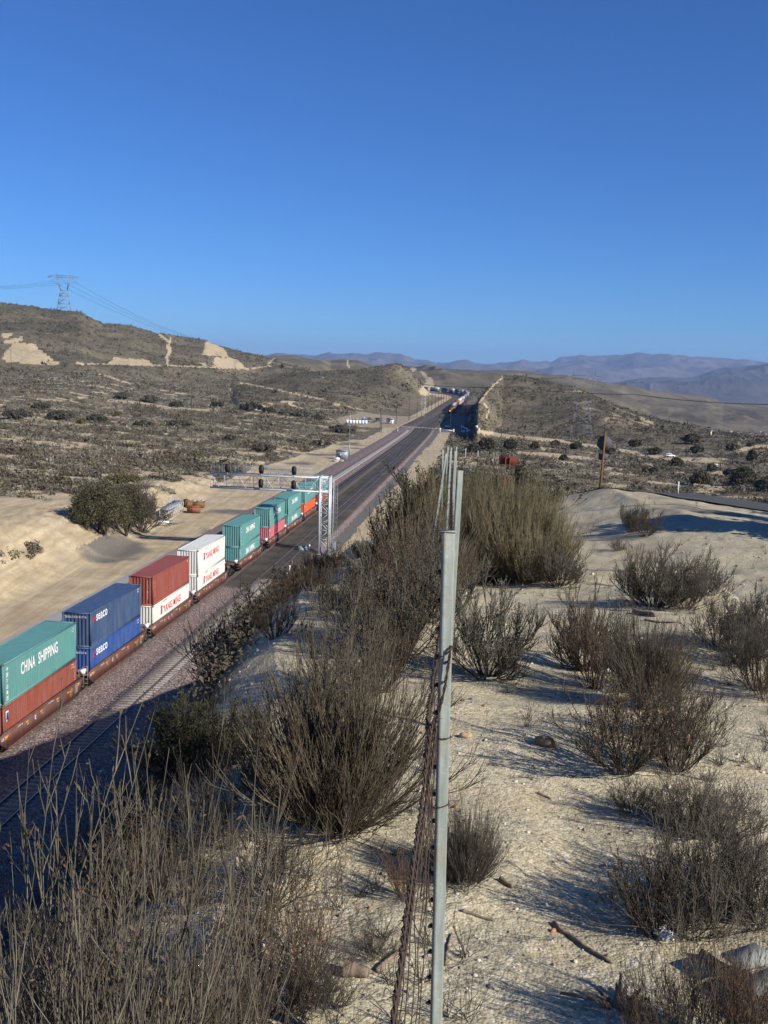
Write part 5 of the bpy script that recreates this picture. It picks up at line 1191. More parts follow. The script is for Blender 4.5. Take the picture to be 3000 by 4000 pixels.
KINDS = {
    # dense fan of straight shoots
    'fan': (dict(n_main=240, spread=1.3, up=0.17, nsub=8, lsub=0.40, ntw=2, ltw=0.12, leaves=0, r0=0.0072, base=0.07, wob=0.075, ang=0.2, pw=0.55), V_tan, None),
    'fan_olive': (dict(n_main=360, spread=1.3, up=0.26, nsub=8, lsub=0.42, ntw=2, ltw=0.15, leaves=5000, leaf=0.012, r0=0.0075, base=0.35, wob=0.05, ang=0.16, pw=0.6), V_olive, L_olive),
    'fan_dark': (dict(n_main=170, spread=1.25, up=0.25, nsub=8, lsub=0.40, ntw=2, ltw=0.12, leaves=0, r0=0.0062, base=0.09, wob=0.08, ang=0.2, pw=0.6), V_grey, None),
    'sage': (dict(n_main=30, spread=1.2, up=0.4, nsub=9, lsub=0.38, ntw=5, ltw=0.13, leaves=7000, leaf=0.010, r0=0.012, base=0.06, wob=0.13, ang=0.4), V_grey, L_sage),
    'buck': (dict(n_main=38, spread=1.15, up=0.4, nsub=6, lsub=0.40, ntw=3, ltw=0.09, leaves=4800, leaf=0.010, r0=0.009, base=0.06, wob=0.11, ang=0.33), V_dark, L_brown),
    'rust': (dict(n_main=32, spread=1.05, up=0.45, nsub=6, lsub=0.45, ntw=3, ltw=0.12, leaves=1700, leaf=0.011, r0=0.0065, base=0.08, wob=0.1, ang=0.3), V_red, L_rust),
    'bare': (dict(n_main=34, spread=1.25, up=0.4, nsub=8, lsub=0.45, ntw=4, ltw=0.16, leaves=700, leaf=0.010, r0=0.0075, base=0.07, wob=0.12, ang=0.4), V_grey, L_brown),
    'green': (dict(n_main=70, spread=1.35, up=0.45, nsub=9, lsub=0.4, ntw=6, ltw=0.14, leaves=15000, leaf=0.017, r0=0.009, base=0.12, wob=0.12, ang=0.45), V_dark, L_green),
    'shoots': (dict(n_main=13, spread=0.36, up=0.2, nsub=7, lsub=0.30, ntw=1, ltw=0.06, leaves=160, leaf=0.006, r0=0.0030, base=0.14, wob=0.06, ang=0.24, lvar=0.6), V_pale, L_brown),
    'tumble': (dict(n_main=160, spread=1.5, up=-0.5, nsub=7, lsub=0.4, ntw=2, ltw=0.12, leaves=0, r0=0.006, base=0.25, wob=0.16, ang=0.3), veg_mat('tumbled_twigs', (0.20, 0.14, 0.11), (0.30, 0.22, 0.18)), None)}
_sg = {}
def shrub(kind, x, y, h, label, w=1.0, rz=None, var=None, z=None, name='shrub', cat='shrub', group='shrubs on the spur', tilt=(0, 0)):
    var = random.randrange(3) if var is None else var
    if (kind, var) not in _sg:
        kw, mb_, ml = KINDS[kind]; g_ = shrub_geo(hash_(kind) + var * 11, **kw)
        a = new_mesh('branches', g_[0], g_[1], [mb_]); b_ = new_mesh('leaves', g_[2], g_[3], [ml]) if g_[2] is not None and ml else None
        hh = float(np.percentile(g_[0][:, 2], 99)); _sg[(kind, var)] = (a, b_, hh)
    a, b_, hh = _sg[(kind, var)]; s = h / hh
    e = empty(name, (x, y, (gz(x, y) if z is None else z) - 0.02), random.uniform(0, 6.28) if rz is None else rz, label, cat, group)
    e.scale = (s * w, s * w, s); e.rotation_euler = (tilt[0], tilt[1], e.rotation_euler[2])
    link('branches', a, e)
    if b_: link('leaves', b_, e)
    return e
def hash_(s): return sum(ord(c) * (i + 3) for i, c in enumerate(s))
def sh(kind, px, py, top, label, w=1.0, y0=1.6, ymax=None, **k):
    """a shrub whose foot is seen at (px, py) and whose top reaches row top"""
    p = hit(px, py, y0) if ymax is None else at(px, py, ymax)
    h = (py - top) / F * p[1] * 0.98
    return shrub(kind, p[0], p[1], h, label, w, **k)
# foreground left of the fence
sh('fan', 1330, 3230, 2440, 'huge tan fan-shaped shrub left of the fence, the largest bush in the foreground', 0.60, var=0)
sh('fan', 1250, 3190, 2560, 'smaller tan fan shrub growing into the left side of the huge fan-shaped one', 0.62, var=1, rz=2.0)
sh('bare', 1330, 2760, 2270, 'grey leafless shrub rising behind the huge fan-shaped one', 1.0, y0=5.5)
sh('buck', 1480, 2700, 2180, 'dark upright shrub left of the fence behind the huge fan-shaped one', 0.7, y0=5.5)
sh('sage', 1580, 2560, 2110, 'grey green shrub against the fence at the top of the near post', 0.85, y0=5.5)
sh('bare', 1400, 2480, 2220, 'brownish twig shrub at the cliff edge left of the fence', 1.1, y0=7)
sh('rust', 1620, 2500, 2120, 'reddish shrub pressed against the row of fence posts', 0.8, y0=6)
sh('fan_dark', 1770, 3430, 3130, 'dense grey fan of twigs at the foot of the near post on its right', 0.55, var=2, rz=1)
e_ = sh('fan_dark', 1830, 3440, 3060, 'grey fan shrub right of the near fence post', 0.6, var=1, rz=4)
sh('rust', 1590, 3510, 3230, 'small reddish shrub just left of the rusty wires', 1.0)
sh('bare', 1450, 3740, 3520, 'small tangled grey shrub left of the rusty wires near the bottom', 1.0)
sh('rust', 1200, 3820, 3330, 'red brown shrub at the lower left of the wires', 0.9)
sh('rust', 1060, 3990, 3560, 'red brown shrub at the bottom edge left of the log', 0.9)
sh('rust', 960, 3760, 3380, 'slender reddish shrub behind the pale shoots', 0.8)
sh('bare', 1050, 3530, 3150, 'grey twig shrub on the shaded edge left of the huge fan', 1.1)
sh('bare', 780, 3330, 2960, 'grey twig shrub on the shaded slope behind the pale shoots', 1.2, ymax=4.6)
sh('green', 760, 3250, 2900, 'dark shrub clinging to the shaded slope', 1.1, ymax=5.6)
sh('bare', 1240, 3950, 3640, 'low tangled shrub at the bottom edge', 1.2)
sh('buck', 880, 4050, 3640, 'dark brown shrub in the tangle at the bottom left', 1.1)
sh('bare', 640, 4080, 3620, 'grey twig tangle among the tall pale shoots', 1.1)
sh('bare', 330, 4150, 3700, 'grey twig tangle at the very bottom left', 1.2)
# tall pale shoots, lower left
for k, (px, top, y, lb) in enumerate([(20, 2960, 2.0, 'at the very left edge'), (150, 2880, 2.1, 'second clump from the left edge'), (290, 2960, 2.2, 'below the rails'), (430, 2990, 2.15, 'in the middle of the left thicket'),
        (560, 2990, 2.3, 'right of the thicket middle'), (700, 3080, 2.4, 'at the right of the thicket'), (810, 2850, 2.6, 'with the tallest bent shoot'), (930, 3150, 2.7, 'at the right end of the thicket'), (60, 2950, 2.15, 'just right of the left edge'), (210, 2970, 2.2, 'third from the left edge'), (340, 2940, 2.3, 'between the rails and the thicket middle'), (130, 3040, 2.0, 'in front of the second clump'), (270, 3060, 2.05, 'in front of the clump below the rails'), (90, 3250, 1.9, 'low in the left corner'), (400, 3300, 1.9, 'low below the middle')]):
    a = at(px, top, y); zb = gz(a[0], a[1]); shrub('shoots', a[0] + random.uniform(-.05, .05), y, a[2] - zb, 'clump of tall pale bare shoots ' + lb, 1.0 if k != 6 else 0.5, var=k % 3, group='tall pale shoots in the lower left')
rb = random.Random(8)
for k in range(22):
    Y = 6.5 + 21 * rb.random() ** 0.8; X = -1.25 - 0.01 * Y + rb.random() * (1.0 + 0.03 * Y); hq = rb.uniform(0.3, 0.5)
    shrub(rb.choice(['bare', 'buck', 'buck', 'green', 'rust']), X, Y, hq, 'low brown shrub in the strip between the fence and the cliff edge', 1.15, group='low shrubs between the fence and the cliff')
for k in range(15):
    Y = rb.uniform(2.5, 4.6); X = -0.22 * Y + rb.uniform(-0.45, 0.25); shrub(rb.choice(['bare', 'buck', 'rust', 'bare']), X, Y, rb.uniform(0.22, 0.42), 'low tangle of dark twigs beneath the tall pale shoots', 1.2, group='low tangles in the left thicket')
# right of the fence
R = [('sage', 1900, 2640, 2200, 'grey green shrub just right of the near fence post', 0.95), ('bare', 1790, 2290, 2060, 'low shrub between the fence and the big olive bush', 1.0), 
    ('tumble', 1880, 2160, 2015, 'rounded tumbleweed-like tangle at the left foot of the olive bush', 1.35),
    ('sage', 2180, 2290, 2110, 'small grey sage shrub on the sandy path', 1.15), ('rust', 2070, 2200, 2080, 'reddish dry shrub at the foot of the olive bush', 1.1), ('rust', 2130, 2185, 2085, 'second reddish dry shrub at the foot of the olive bush', 1.3),
    ('buck', 2520, 2095, 1975, 'dark rounded shrub on the crest near the road', 1.15), ('sage', 2460, 2080, 1960, 'pale twiggy shrub left of the dark crest shrub', 0.9), ('bare', 2415, 2150, 2090, 'tiny dead shrub on the path below the crest', 1.4),
    ('rust', 2490, 2230, 2110, 'thin reddish shrub in the middle distance', 1.1), ('buck', 2450, 2290, 2170, 'dark small shrub beside the thin reddish one', 1.0),
    ('sage', 2560, 2370, 2130, 'grey shrub in the middle of the right hand group', 1.25), ('bare', 2680, 2380, 2140, 'tall airy shrub right of the grey middle one', 1.1), ('sage', 2750, 2330, 2150, 'grey shrub at the bank edge', 1.0),
    ('sage', 2290, 2620, 2250, 'tall grey green shrub standing alone right of the path', 0.8), ('rust', 2330, 2690, 2330, 'reddish shrub joined to the tall grey green one', 0.95), ('bare', 2450, 2700, 2360, 'bare twig shrub right of the reddish one', 1.0),
    ('buck', 2800, 2520, 2300, 'dark shrub near the right edge', 1.15), ('sage', 2930, 2560, 2290, 'grey shrub at the right photo edge', 1.1), ('bare', 2960, 2700, 2420, 'twig shrub at the right photo edge below the grey one', 1.1), ('rust', 2990, 2740, 2580, 'low reddish shrub at the right photo edge', 1.2), ('bare', 2890, 2600, 2380, 'airy shrub between the dark and grey ones at right', 1.0),
    ('fan', 2540, 2760, 2370, 'thin fan of straight shoots above the dark spiky shrub', 0.5), 
    ('buck', 2440, 3010, 2560, 'large dark spiky shrub in the middle right foreground', 1.15), ('buck', 2640, 3010, 2660, 'second large dark spiky shrub in the middle right foreground', 1.05), ('rust', 2370, 2900, 2640, 'reddish shrub inside the dark spiky pair', 0.9), ('bare', 2650, 2900, 2580, 'grey twig shrub right of the dark spiky pair', 1.0),
    ('bare', 2640, 3250, 2960, 'low grey shrub in the right foreground', 1.35), ('bare', 2480, 3180, 2990, 'small grey shrub below the dark spiky pair', 1.4), ('bare', 2780, 3270, 3000, 'spreading grey shrub near the right edge', 1.3),
    ('buck', 2560, 3640, 3200, 'dark shrub casting long streaky shadows above the white litter', 0.95), ('bare', 2680, 3640, 3150, 'large bare shrub above the white litter', 1.2), ('bare', 2800, 3560, 3080, 'airy grey shrub right of the white litter', 1.2), ('rust', 2900, 3450, 3120, 'reddish shrub at the right edge above the broken boards', 1.1), ('bare', 2980, 3600, 3200, 'grey shrub at the right edge above the boards', 1.1),
    ('rust', 2800, 4100, 3600, 'rusty leaved shrub in the bottom right corner', 0.9), ('rust', 2950, 4150, 3640, 'rusty leaved shrub in front of the broken boards', 0.9), ('bare', 2650, 4100, 3560, 'thin shrub at the bottom edge right of the stump', 0.8), ('rust', 2520, 4120, 3780, 'small rusty shrub beside the stump', 0.9), ('shoots', 2720, 4120, 3300, 'thin tall dark shoots at the bottom right', 1.0), ('shoots', 2900, 4080, 3180, 'thin tall shoots in front of the boards', 1.0)]
for kd, px, py, tp, lb, w in R: sh(kd, px, py, tp, lb, w)
# the big olive bush and those round the fence beyond
for (x, y, h, w, v, lb) in ((1.55, 15.2, 1.45, 0.68, 0, 'large olive broom-like bush right of the fence posts'), (2.2, 14.8, 1.2, 0.7, 1, 'right half of the olive broom-like thicket'), (1.3, 16.6, 1.5, 0.62, 2, 'olive bush at the back left of the thicket'), (2.15, 17.0, 1.55, 0.66, 0, 'olive bush at the back of the thicket under the rusty board')):
    shrub('fan_olive', x, y, h, lb, w, var=v, rz=x * 5)
for kd, px, top, Y, w, lb in (('green', 1665, 1880, 21, 0.65, 'dark shrub left of the far fence posts'), ('buck', 1715, 1880, 19, 0.7, 'brown shrub against the far fence posts'), ('green', 1625, 1930, 17, 0.8, 'low dark shrub at the cliff edge left of the far posts'), ('buck', 1800, 1840, 24, 0.9, 'dark shrub right of the far fence posts'), ('green', 1900, 1820, 28, 1.3, 'dark shrub behind the olive bush'), ('fan', 1655, 1990, 12, 0.7, 'pale twig shrub left of the fence posts'), ('buck', 1580, 2050, 11, 0.8, 'brown shrub left of the fence'), ('bare', 1690, 2040, 10, 0.8, 'grey shrub among the fence posts'), ('rust', 1490, 2150, 10, 0.9, 'reddish shrub at the cliff edge'), ('bare', 1430, 2140, 13, 0.9, 'grey shrub leaning over the cliff edge')):
    a = at(px, top, Y); zb = gz(a[0], Y); shrub(kd, a[0], Y, min(2.2, max(0.4, a[2] - zb)), lb, w)
# dark brush on the shaded cliff and behind it
rr = random.Random(11); n_ = 0
spots = [(1250, 2215, 24), (1180, 2235, 27), (1120, 2260, 30), (1060, 2290, 27), (1000, 2350, 24), (980, 2400, 21), (1080, 2330, 22), (1160, 2290, 22), (1230, 2270, 21), (1320, 2240, 18), (1300, 2300, 15), (1210, 2340, 15), (1120, 2400, 15), (1360, 2330, 13), (1390, 2180, 22), (1480, 2150, 17), (1540, 2110, 17), (1330, 2195, 33), (1270, 2190, 38), (1420, 2210, 14), (1240, 2420, 11), (1150, 2480, 11), (1320, 2400, 10)]
SP = ['above the crossing asphalt', 'on the skyline of the bank', 'on the bank below the switch stand', 'at the left end of the bank', 'over the sandy scar']
spots.sort(); ORDN = 'first second third fourth fifth sixth seventh eighth ninth tenth eleventh twelfth thirteenth fourteenth fifteenth sixteenth seventeenth eighteenth nineteenth twentieth twenty-first twenty-second twenty-third'.split()
for k, (px, py, Y) in enumerate(spots):
    a = at(px, py, Y); zb = gz(a[0], Y)
    hh_ = a[2] - zb
    if hh_ > 0.22: shrub(rr.choice(['green', 'green', 'buck', 'bare']), a[0], Y, min(2.6, hh_), 'dark bush on the skyline of the shaded cliff bank, %s from the left' % ORDN[k], rr.uniform(0.9, 1.2), group='dark brush on the shaded bank')
for k in range(0):
    Y = rr.uniform(4.5, 26); X = -1.35 - rr.uniform(0.2, 3.8) * (0.4 + Y / 25); shrub(rr.choice(['green', 'buck', 'bare', 'bare']), X, Y, rr.uniform(0.35, 0.75), 'dark brush on the shaded cliff bank left of the fence', 1.2, group='dark brush on the shaded bank')

# ------------------------------------------------------------------ loose ground cover, grit, sticks
def scatter_tufts():
    r = np.random.default_rng(21); n = 900; Y = 2.4 * np.exp(r.random(n) * 2.7); X = (r.random(n) - 0.45) * Y * 0.95
    keep = (np.abs(X - (0.14 * Y + 0.35)) > 0.10 * Y + 0.1) | (r.random(n) < 0.1); X, Y = X[keep], Y[keep]; Z = terrain(X, Y); n = len(X)
    m = 14; th = 1.3 * r.random((n, m)); ph = 6.28 * r.random((n, m)); d = np.stack([np.sin(th) * np.cos(ph), np.sin(th) * np.sin(ph), np.cos(th)], -1).reshape(-1, 3)
    o = np.repeat(np.stack([X, Y, Z], 1), m, 0) + r.normal(0, 0.015, (n * m, 3)) * [1, 1, 0]
    P = grow(r, o, d, 0.05 + 0.16 * r.random(n * m), 4, 0.2, 0.2); V, F_ = tubes(P, 0.0018 * np.linspace(1, .4, 4)[None, :] * np.ones((n * m, 1)))
    tag(link('dry_grass', new_mesh('dry_grass', V, F_, [V_grey])), 'sparse dry grass and twig litter on the sand', 'dry grass', kind='stuff')
scatter_tufts()
def stones():
    r = np.random.default_rng(22); n = 9000; Y = 2.3 * np.exp(r.random(n) * 2.2); X = (r.random(n) - 0.42) * Y * 1.0; Z = terrain(X, Y)
    s = 0.0026 * np.exp(r.random(n) ** 5 * 1.8) * (0.6 + 0.13 * Y)
    ico = np.array([(0, 0, 1), (.89, 0, .45), (.28, .85, .45), (-.72, .53, .45), (-.72, -.53, .45), (.28, -.85, .45), (.72, .53, -.45), (-.28, .85, -.45), (-.89, 0, -.45), (-.28, -.85, -.45), (.72, -.53, -.45), (0, 0, -1)])
    fi = np.array([(0, 1, 2), (0, 2, 3), (0, 3, 4), (0, 4, 5), (0, 5, 1), (1, 6, 2), (2, 7, 3), (3, 8, 4), (4, 9, 5), (5, 10, 1), (2, 6, 7), (3, 7, 8), (4, 8, 9), (5, 9, 10), (1, 10, 6), (11, 7, 6), (11, 8, 7), (11, 9, 8), (11, 10, 9), (11, 6, 10)])
    V = ico[None] * (1 + r.normal(0, 0.2, (n, 12, 1))) * (s[:, None] * np.stack([np.ones(n), 0.6 + 0.5 * r.random(n), 0.5 + 0.3 * r.random(n)], 1))[:, None, :]
    a = r.random(n) * 6.28; V = np.stack([V[..., 0] * np.cos(a)[:, None] - V[..., 1] * np.sin(a)[:, None], V[..., 0] * np.sin(a)[:, None] + V[..., 1] * np.cos(a)[:, None], V[..., 2]], -1) + np.stack([X, Y, Z + s * 0.15], 1)[:, None, :]
    F_ = (fi[None] + np.arange(n)[:, None, None] * 12).reshape(-1, 3)
    k = r.random(n); ms = [mat('pale_pebble', (0.56, 0.51, 0.40), 0.85), mat('grey_pebble', (0.27, 0.24, 0.2), 0.85), mat('rusty_pebble', (0.40, 0.23, 0.12), 0.85)]
    mi = np.repeat(np.where(k < .5, 0, np.where(k < .88, 1, 2)), 20)
    tag(link('pebbles', new_mesh('pebbles', V.reshape(-1, 3), F_, ms, mi)), 'loose pebbles and grit over the sandy spur', 'pebbles', kind='stuff')
stones()
def rock(px, py, w, label, m, seed=1, flat=0.6):
    p = hit(px, py); r = np.random.default_rng(seed); s = w / F * p[1] / 2; v = []; f = []; n = 12
    for j in range(7):
        for k in range(n):
            a = 2 * math.pi * k / n; b_ = math.pi * (j + 0.5) / 7; q = s * (1 + 0.22 * math.sin(2 * a + seed) + 0.12 * math.sin(3 * a + 2 * b_ + seed) + r.normal(0, 0.035)); v.append((q * math.sin(b_) * math.cos(a), q * math.sin(b_) * math.sin(a) * .8, q * math.cos(b_) * flat + s * flat * 0.6))
    for j in range(6):
        for k in range(n): f.append((j * n + k, (j + 1) * n + k, (j + 1) * n + (k + 1) % n, j * n + (k + 1) % n))
    f.append(tuple(range(n))); f.append(tuple(range(7 * n - 1, 6 * n - 1, -1)))
    return tag(link('rock', new_mesh('rock', v, f, [m], smooth=True), loc=tuple(p)), label, 'rock')
M_rock = mat('brown_rock', (0.27, 0.19, 0.12), 0.9, var=0.3, sc=14, bump=0.4, bsc=40)
rock(2135, 2912, 85, 'brown rounded rock in the shadow streaks beside the path', M_rock, 3)
rock(2680, 2890, 60, 'orange brown rock inside the right hand shrubs', mat('orange_rock', (0.38, 0.22, 0.13), 0.9, var=0.3, sc=10), 5)
rock(1820, 2880, 45, 'small orange rock right of the fence post', mat('tan_rock', (0.42, 0.3, 0.19), 0.9, var=0.3, sc=10), 8)
rock(1810, 2740, 22, 'small dark stone right of the fence post', M_rock, 9)
rock(1955, 2285, 14, 'dark stone lying alone on the pale path', M_rock, 10)
rock(2160, 3640, 30, 'reddish flat stone in the right foreground', mat('red_stone', (0.40, 0.20, 0.12), 0.9), 12)
M_log = mat('weathered_wood', (0.22, 0.165, 0.12), 0.9, var=0.35, sc=10, bump=0.5, bsc=30)
def log(x0, y0, x1, y1, r, label, name='log', m=M_log, cat='log', n=9):
    a = hit(x0, y0); b = hit(x1, y1); q = np.random.default_rng(x0); t_ = np.linspace(0, 1, 12)[:, None]
    wob = np.cumsum(q.normal(0, 0.012, (12, 3)), 0) * np.linalg.norm(b - a); wob -= t_ * wob[-1]
    P = a + (b - a) * t_ + wob * [1, 1, 0.3]; P[:, 2] = terrain(P[:, 0], P[:, 1]) + r * 0.75
    V, F_ = tubes(P[None], (r * np.linspace(1.05, 0.6 if n > 4 else 1, 12) * (1 + q.normal(0, 0.05, 12)))[None], n)
    k0 = len(V) - n; cp0 = tuple(range(n - 1, -1, -1)); cp1 = tuple(range(k0, k0 + n))
    return tag(link(name, new_mesh(name, V, [tuple(f) for f in F_.tolist()] + [cp0, cp1], [m])), label, cat)
log(1345, 3805, 1438, 3822, 0.03, 'short weathered log near the bottom left of the wires')
log(2475, 2395, 2560, 2412, 0.03, 'dark log lying between the shrubs in the middle right')
log(2520, 2425, 2640, 2435, 0.014, 'thin fallen branch beyond the dark log', 'fallen_branch', cat='branch')
log(2165, 3605, 2390, 3765, 0.010, 'thin straight stick pointing at the bottom right shrubs', 'fallen_branch', cat='branch')
log(2100, 3100, 2150, 3122, 0.008, 'short grey stick lying on the open sand', 'fallen_branch', cat='branch')
log(1805, 3560, 1935, 3600, 0.007, 'forked dark twig right of the near fence post', 'fallen_branch', cat='branch')
log(1735, 3775, 1765, 3650, 0.006, 'thin dark twig close to the post near the bottom', 'fallen_branch', cat='branch')
log(1470, 3800, 1560, 3720, 0.010, 'crooked stick beside the rusty wires', 'fallen_branch', cat='branch')
log(1950, 3440, 2000, 3470, 0.012, 'dead root at the foot of the grey fan shrub', 'fallen_branch', cat='branch')
# stump with splinters
p = hit(2420, 3930); q = MB(); r_ = random.Random(4)
q.bar((0, 0, -0.02), (0, 0, 0.03), 0.035, n=10, r2=0.022)
for k in range(9): a = r_.uniform(0, 6.28); q.bar((0.04 * math.cos(a), 0.04 * math.sin(a), 0.0), (0.09 * math.cos(a), 0.09 * math.sin(a), r_.uniform(.025, .075)), 0.014, n=5, r2=0.004)
q.bar((-0.05, 0, 0.02), (-0.2, 0.05, 0.01), 0.012, n=5, r2=0.005)
tag(q.build('stump', M_log, None, loc=tuple(p)), 'splintered dead stump on the sand near the bottom', 'stump')
# crumpled litter
M_lit = mat('white_litter', (0.8, 0.8, 0.8), 0.4, var=0.05, spec=0.5)
def litter(px, py, w, label, seed):
    p = hit(px, py); s = w / F * p[1]; r = np.random.default_rng(seed); n = 11; v = []; f = []
    for i_ in range(n):
        for j_ in range(n): v.append(((i_ / n - .5) * s, (j_ / n - .5) * s * 1.6, s * (0.25 + 0.55 * r.random() * (1 - abs(i_ / n - .5) * 1.5))))
    for i_ in range(n - 1):
        for j_ in range(n - 1): k = i_ * n + j_; f.append((k, k + 1, k + n + 1, k + n))
    return tag(link('litter', new_mesh('litter', v, f, [M_lit]), loc=tuple(p), rot=(0, 0, 0.5)), label, 'litter')
litter(2590, 3665, 75, 'crumpled white litter under the right foreground shrub', 1)
litter(2465, 2760, 34, 'small white scrap among the twigs in the middle right', 2)
litter(2380, 2630, 24, 'tiny white scrap behind the reddish shrub', 5)
# broken boards lower right
p = hit(3110, 3960); e = empty('broken_board', tuple(p), 0.5, 'cracked pale grey board lying in the bottom right corner', 'board'); M_bd = mat('pale_board', (0.26, 0.275, 0.25), 0.7, var=0.12, dirt=(0.2, 0.2, 0.17), dsc=8)
q = MB()
for k, (x, y, w, h, a) in enumerate([(0, 0, .16, .10, 0), (-.02, .11, .2, .10, .03), (.02, .23, .17, .11, -.04), (-.11, -.06, .07, .1, .3), (.13, .06, .08, .16, .1)]): q.box((x, y, 0.05 + 0.012 * k), (w, h, 0.012), rz=a)
q.build('board_pieces', M_bd, e)
log(2740, 3745, 3010, 3935, 0.022, 'long weathered plank in front of the broken board', 'plank', cat='plank', n=4)
# ------------------------------------------------------------------ wire fence
def zinc(name, rust_th):
    t = NT(name, 0.5); t.b.inputs['Metallic'].default_value = 0.0; t.b.inputs['Specular IOR Level'].default_value = 0.2; t.b.inputs['Roughness'].default_value = 0.7
    mp = t.N.new('ShaderNodeMapping'); mp.inputs['Scale'].default_value = (1, 1, 0.12); t.L.new(t.tc.outputs['Object'], mp.inputs['Vector'])
    st = t.noise(26, 6, 0.7, mp.outputs['Vector']); bl = t.noise(9, 6, 0.7); sp2 = t.noise(120, 3, 0.8)
    c = t.mix(t.ramp(st, (0.35, 0), (0.65, 1)), (0.19, 0.215, 0.195), (0.31, 0.345, 0.315)); c = t.mix(t.ramp(bl, (0.5, 0), (0.62, 1)), c, (0.25, 0.24, 0.19))
    c = t.mix(t.math('MULTIPLY', t.ramp(sp2, (0.6, 0), (0.75, 1)), 0.6), c, (0.55, 0.56, 0.52))
    ed = t.attr('rust', 'Fac')
    c = t.mix(t.ramp(t.math('ADD', t.math('MULTIPLY', st, 0.6), t.math('MULTIPLY', ed, rust_th)), (0.62, 0), (0.8, 1)), c, (0.24, 0.10, 0.035))
    return t.done(c)
Z1 = zinc('weathered_zinc', 0.42)
M_rw = mat('rusty_wire', (0.062, 0.042, 0.03), 0.85, var=0.3, sc=30)
M_dark = mat('dark_rusty_steel', (0.05, 0.04, 0.036), 0.85, var=0.3, sc=12)
fence = empty('wire_fence', (0, 0, 0), 0, 'old wire fence of metal posts running away from the camera, strung with rusty barbed wire', 'fence')
def t_post(top, H, rot, lean, w=0.036, studs=True, m=Z1, off=0.0):
    """steel T post: broad flange towards the viewer, stem with studs behind; each a mesh of its own"""
    e = bpy.data.objects.new('post', None)
    n = 24; V = []; Fc = []; R_ = []
    prof = [(-w / 2, 0.003, 1), (-w / 2, -0.001, 1), (-w * .34, -0.0025, 0), (-w * .24, -0.0055, 0), (-w * .16, -0.003, 0), (w * .38, -0.0025, 0), (w / 2, 0.0, 1), (w / 2, 0.004, 1), (0.003, 0.006, .5), (0.003, 0.034, 1), (-0.003, 0.034, 1), (-0.003, 0.006, .5)]
    k_ = len(prof)
    for i_ in range(n + 1):
        z = -H * i_ / n
        for x, y, r_ in prof: V.append((x, y, z)); R_.append(r_)
    for i_ in range(n):
        for j_ in range(k_): Fc.append((i_ * k_ + j_, (i_ + 1) * k_ + j_, (i_ + 1) * k_ + (j_ + 1) % k_, i_ * k_ + (j_ + 1) % k_))
    Fc.append(tuple(range(k_)))
    body = link('post', new_mesh('post', V, Fc, [m], attrs={'rust': ('FLOAT', 'POINT', R_)}), fence)
    body.location = top; body.rotation_euler = (lean[0], lean[1], rot)
    return body
A1 = at(1752, 2078, 2.72)
post1 = t_post(tuple(A1), 2.0, 0.0, (0.0, 0.0), w=0.0365)
# lean the near post so that its foot passes (1700, 4000)
B1 = at(1703, 4020, 2.72 + 0.0); v_ = np.array(B1) - np.array(A1); post1.rotation_euler = (0, math.atan2(-v_[0], -v_[2]) * 1.0, 0)
post1.rotation_euler = (0, math.atan2(v_[0], v_[2]) + math.pi, 0)
cap = MB(); cap.box((-0.003, 0.004, 0.001), (0.052, 0.02, 0.0025)); cap.build('post_cap', Z1, post1)
for k in range(22):
    s_ = MB(); s_.bar((-0.0185, 0.012, 0), (-0.030, 0.006, -0.002), 0.008, n=8, r2=0.0035)
    s_.build('stud', M_dark, post1, loc=(0, 0, -0.115 - 0.082 * k))
def tie(z, k, drop=0.01):
    q = MB(); P = [(-0.026, 0.002, z - drop), (-0.017, -0.008, z - drop * .8), (0.0, -0.0095, z - drop * .2), (0.014, -0.008, z + drop * .5), (0.021, -0.002, z + drop), (0.02, 0.01, z + drop)]
    for a, b in zip(P[:-1], P[1:]): q.bar(a, b, 0.0018, n=5, r2=0.0018)
    return q.build('wire_tie', M_rw, post1)
tie(-0.345, 0, 0.016); tie(-0.595, 1, 0.001); tie(-0.80, 2, 0.006)
others = [(1797, 1838, 6.2, 1.75, 0.041, 0.008), (1780, 1762, 12.2, 1.6, 0.042, 0.0), (1761, 1762, 13.8, 1.6, 0.034, 0.0), (1763, 1748, 17, 1.6, 0.03, 0.01), (1750, 1745, 18, 1.6, 0.03, 0.01), (1743, 1772, 15, 1.7, 0.036, 0.10), (1730, 1756, 16.5, 1.6, 0.034, -0.03), (1783, 1745, 24, 1.6, 0.036, 0.0)]
for px, py, Y, H, w, ln in others: t_post(tuple(at(px, py, Y)), H + .2, 0.0, (0, ln + 0.01), w=w)
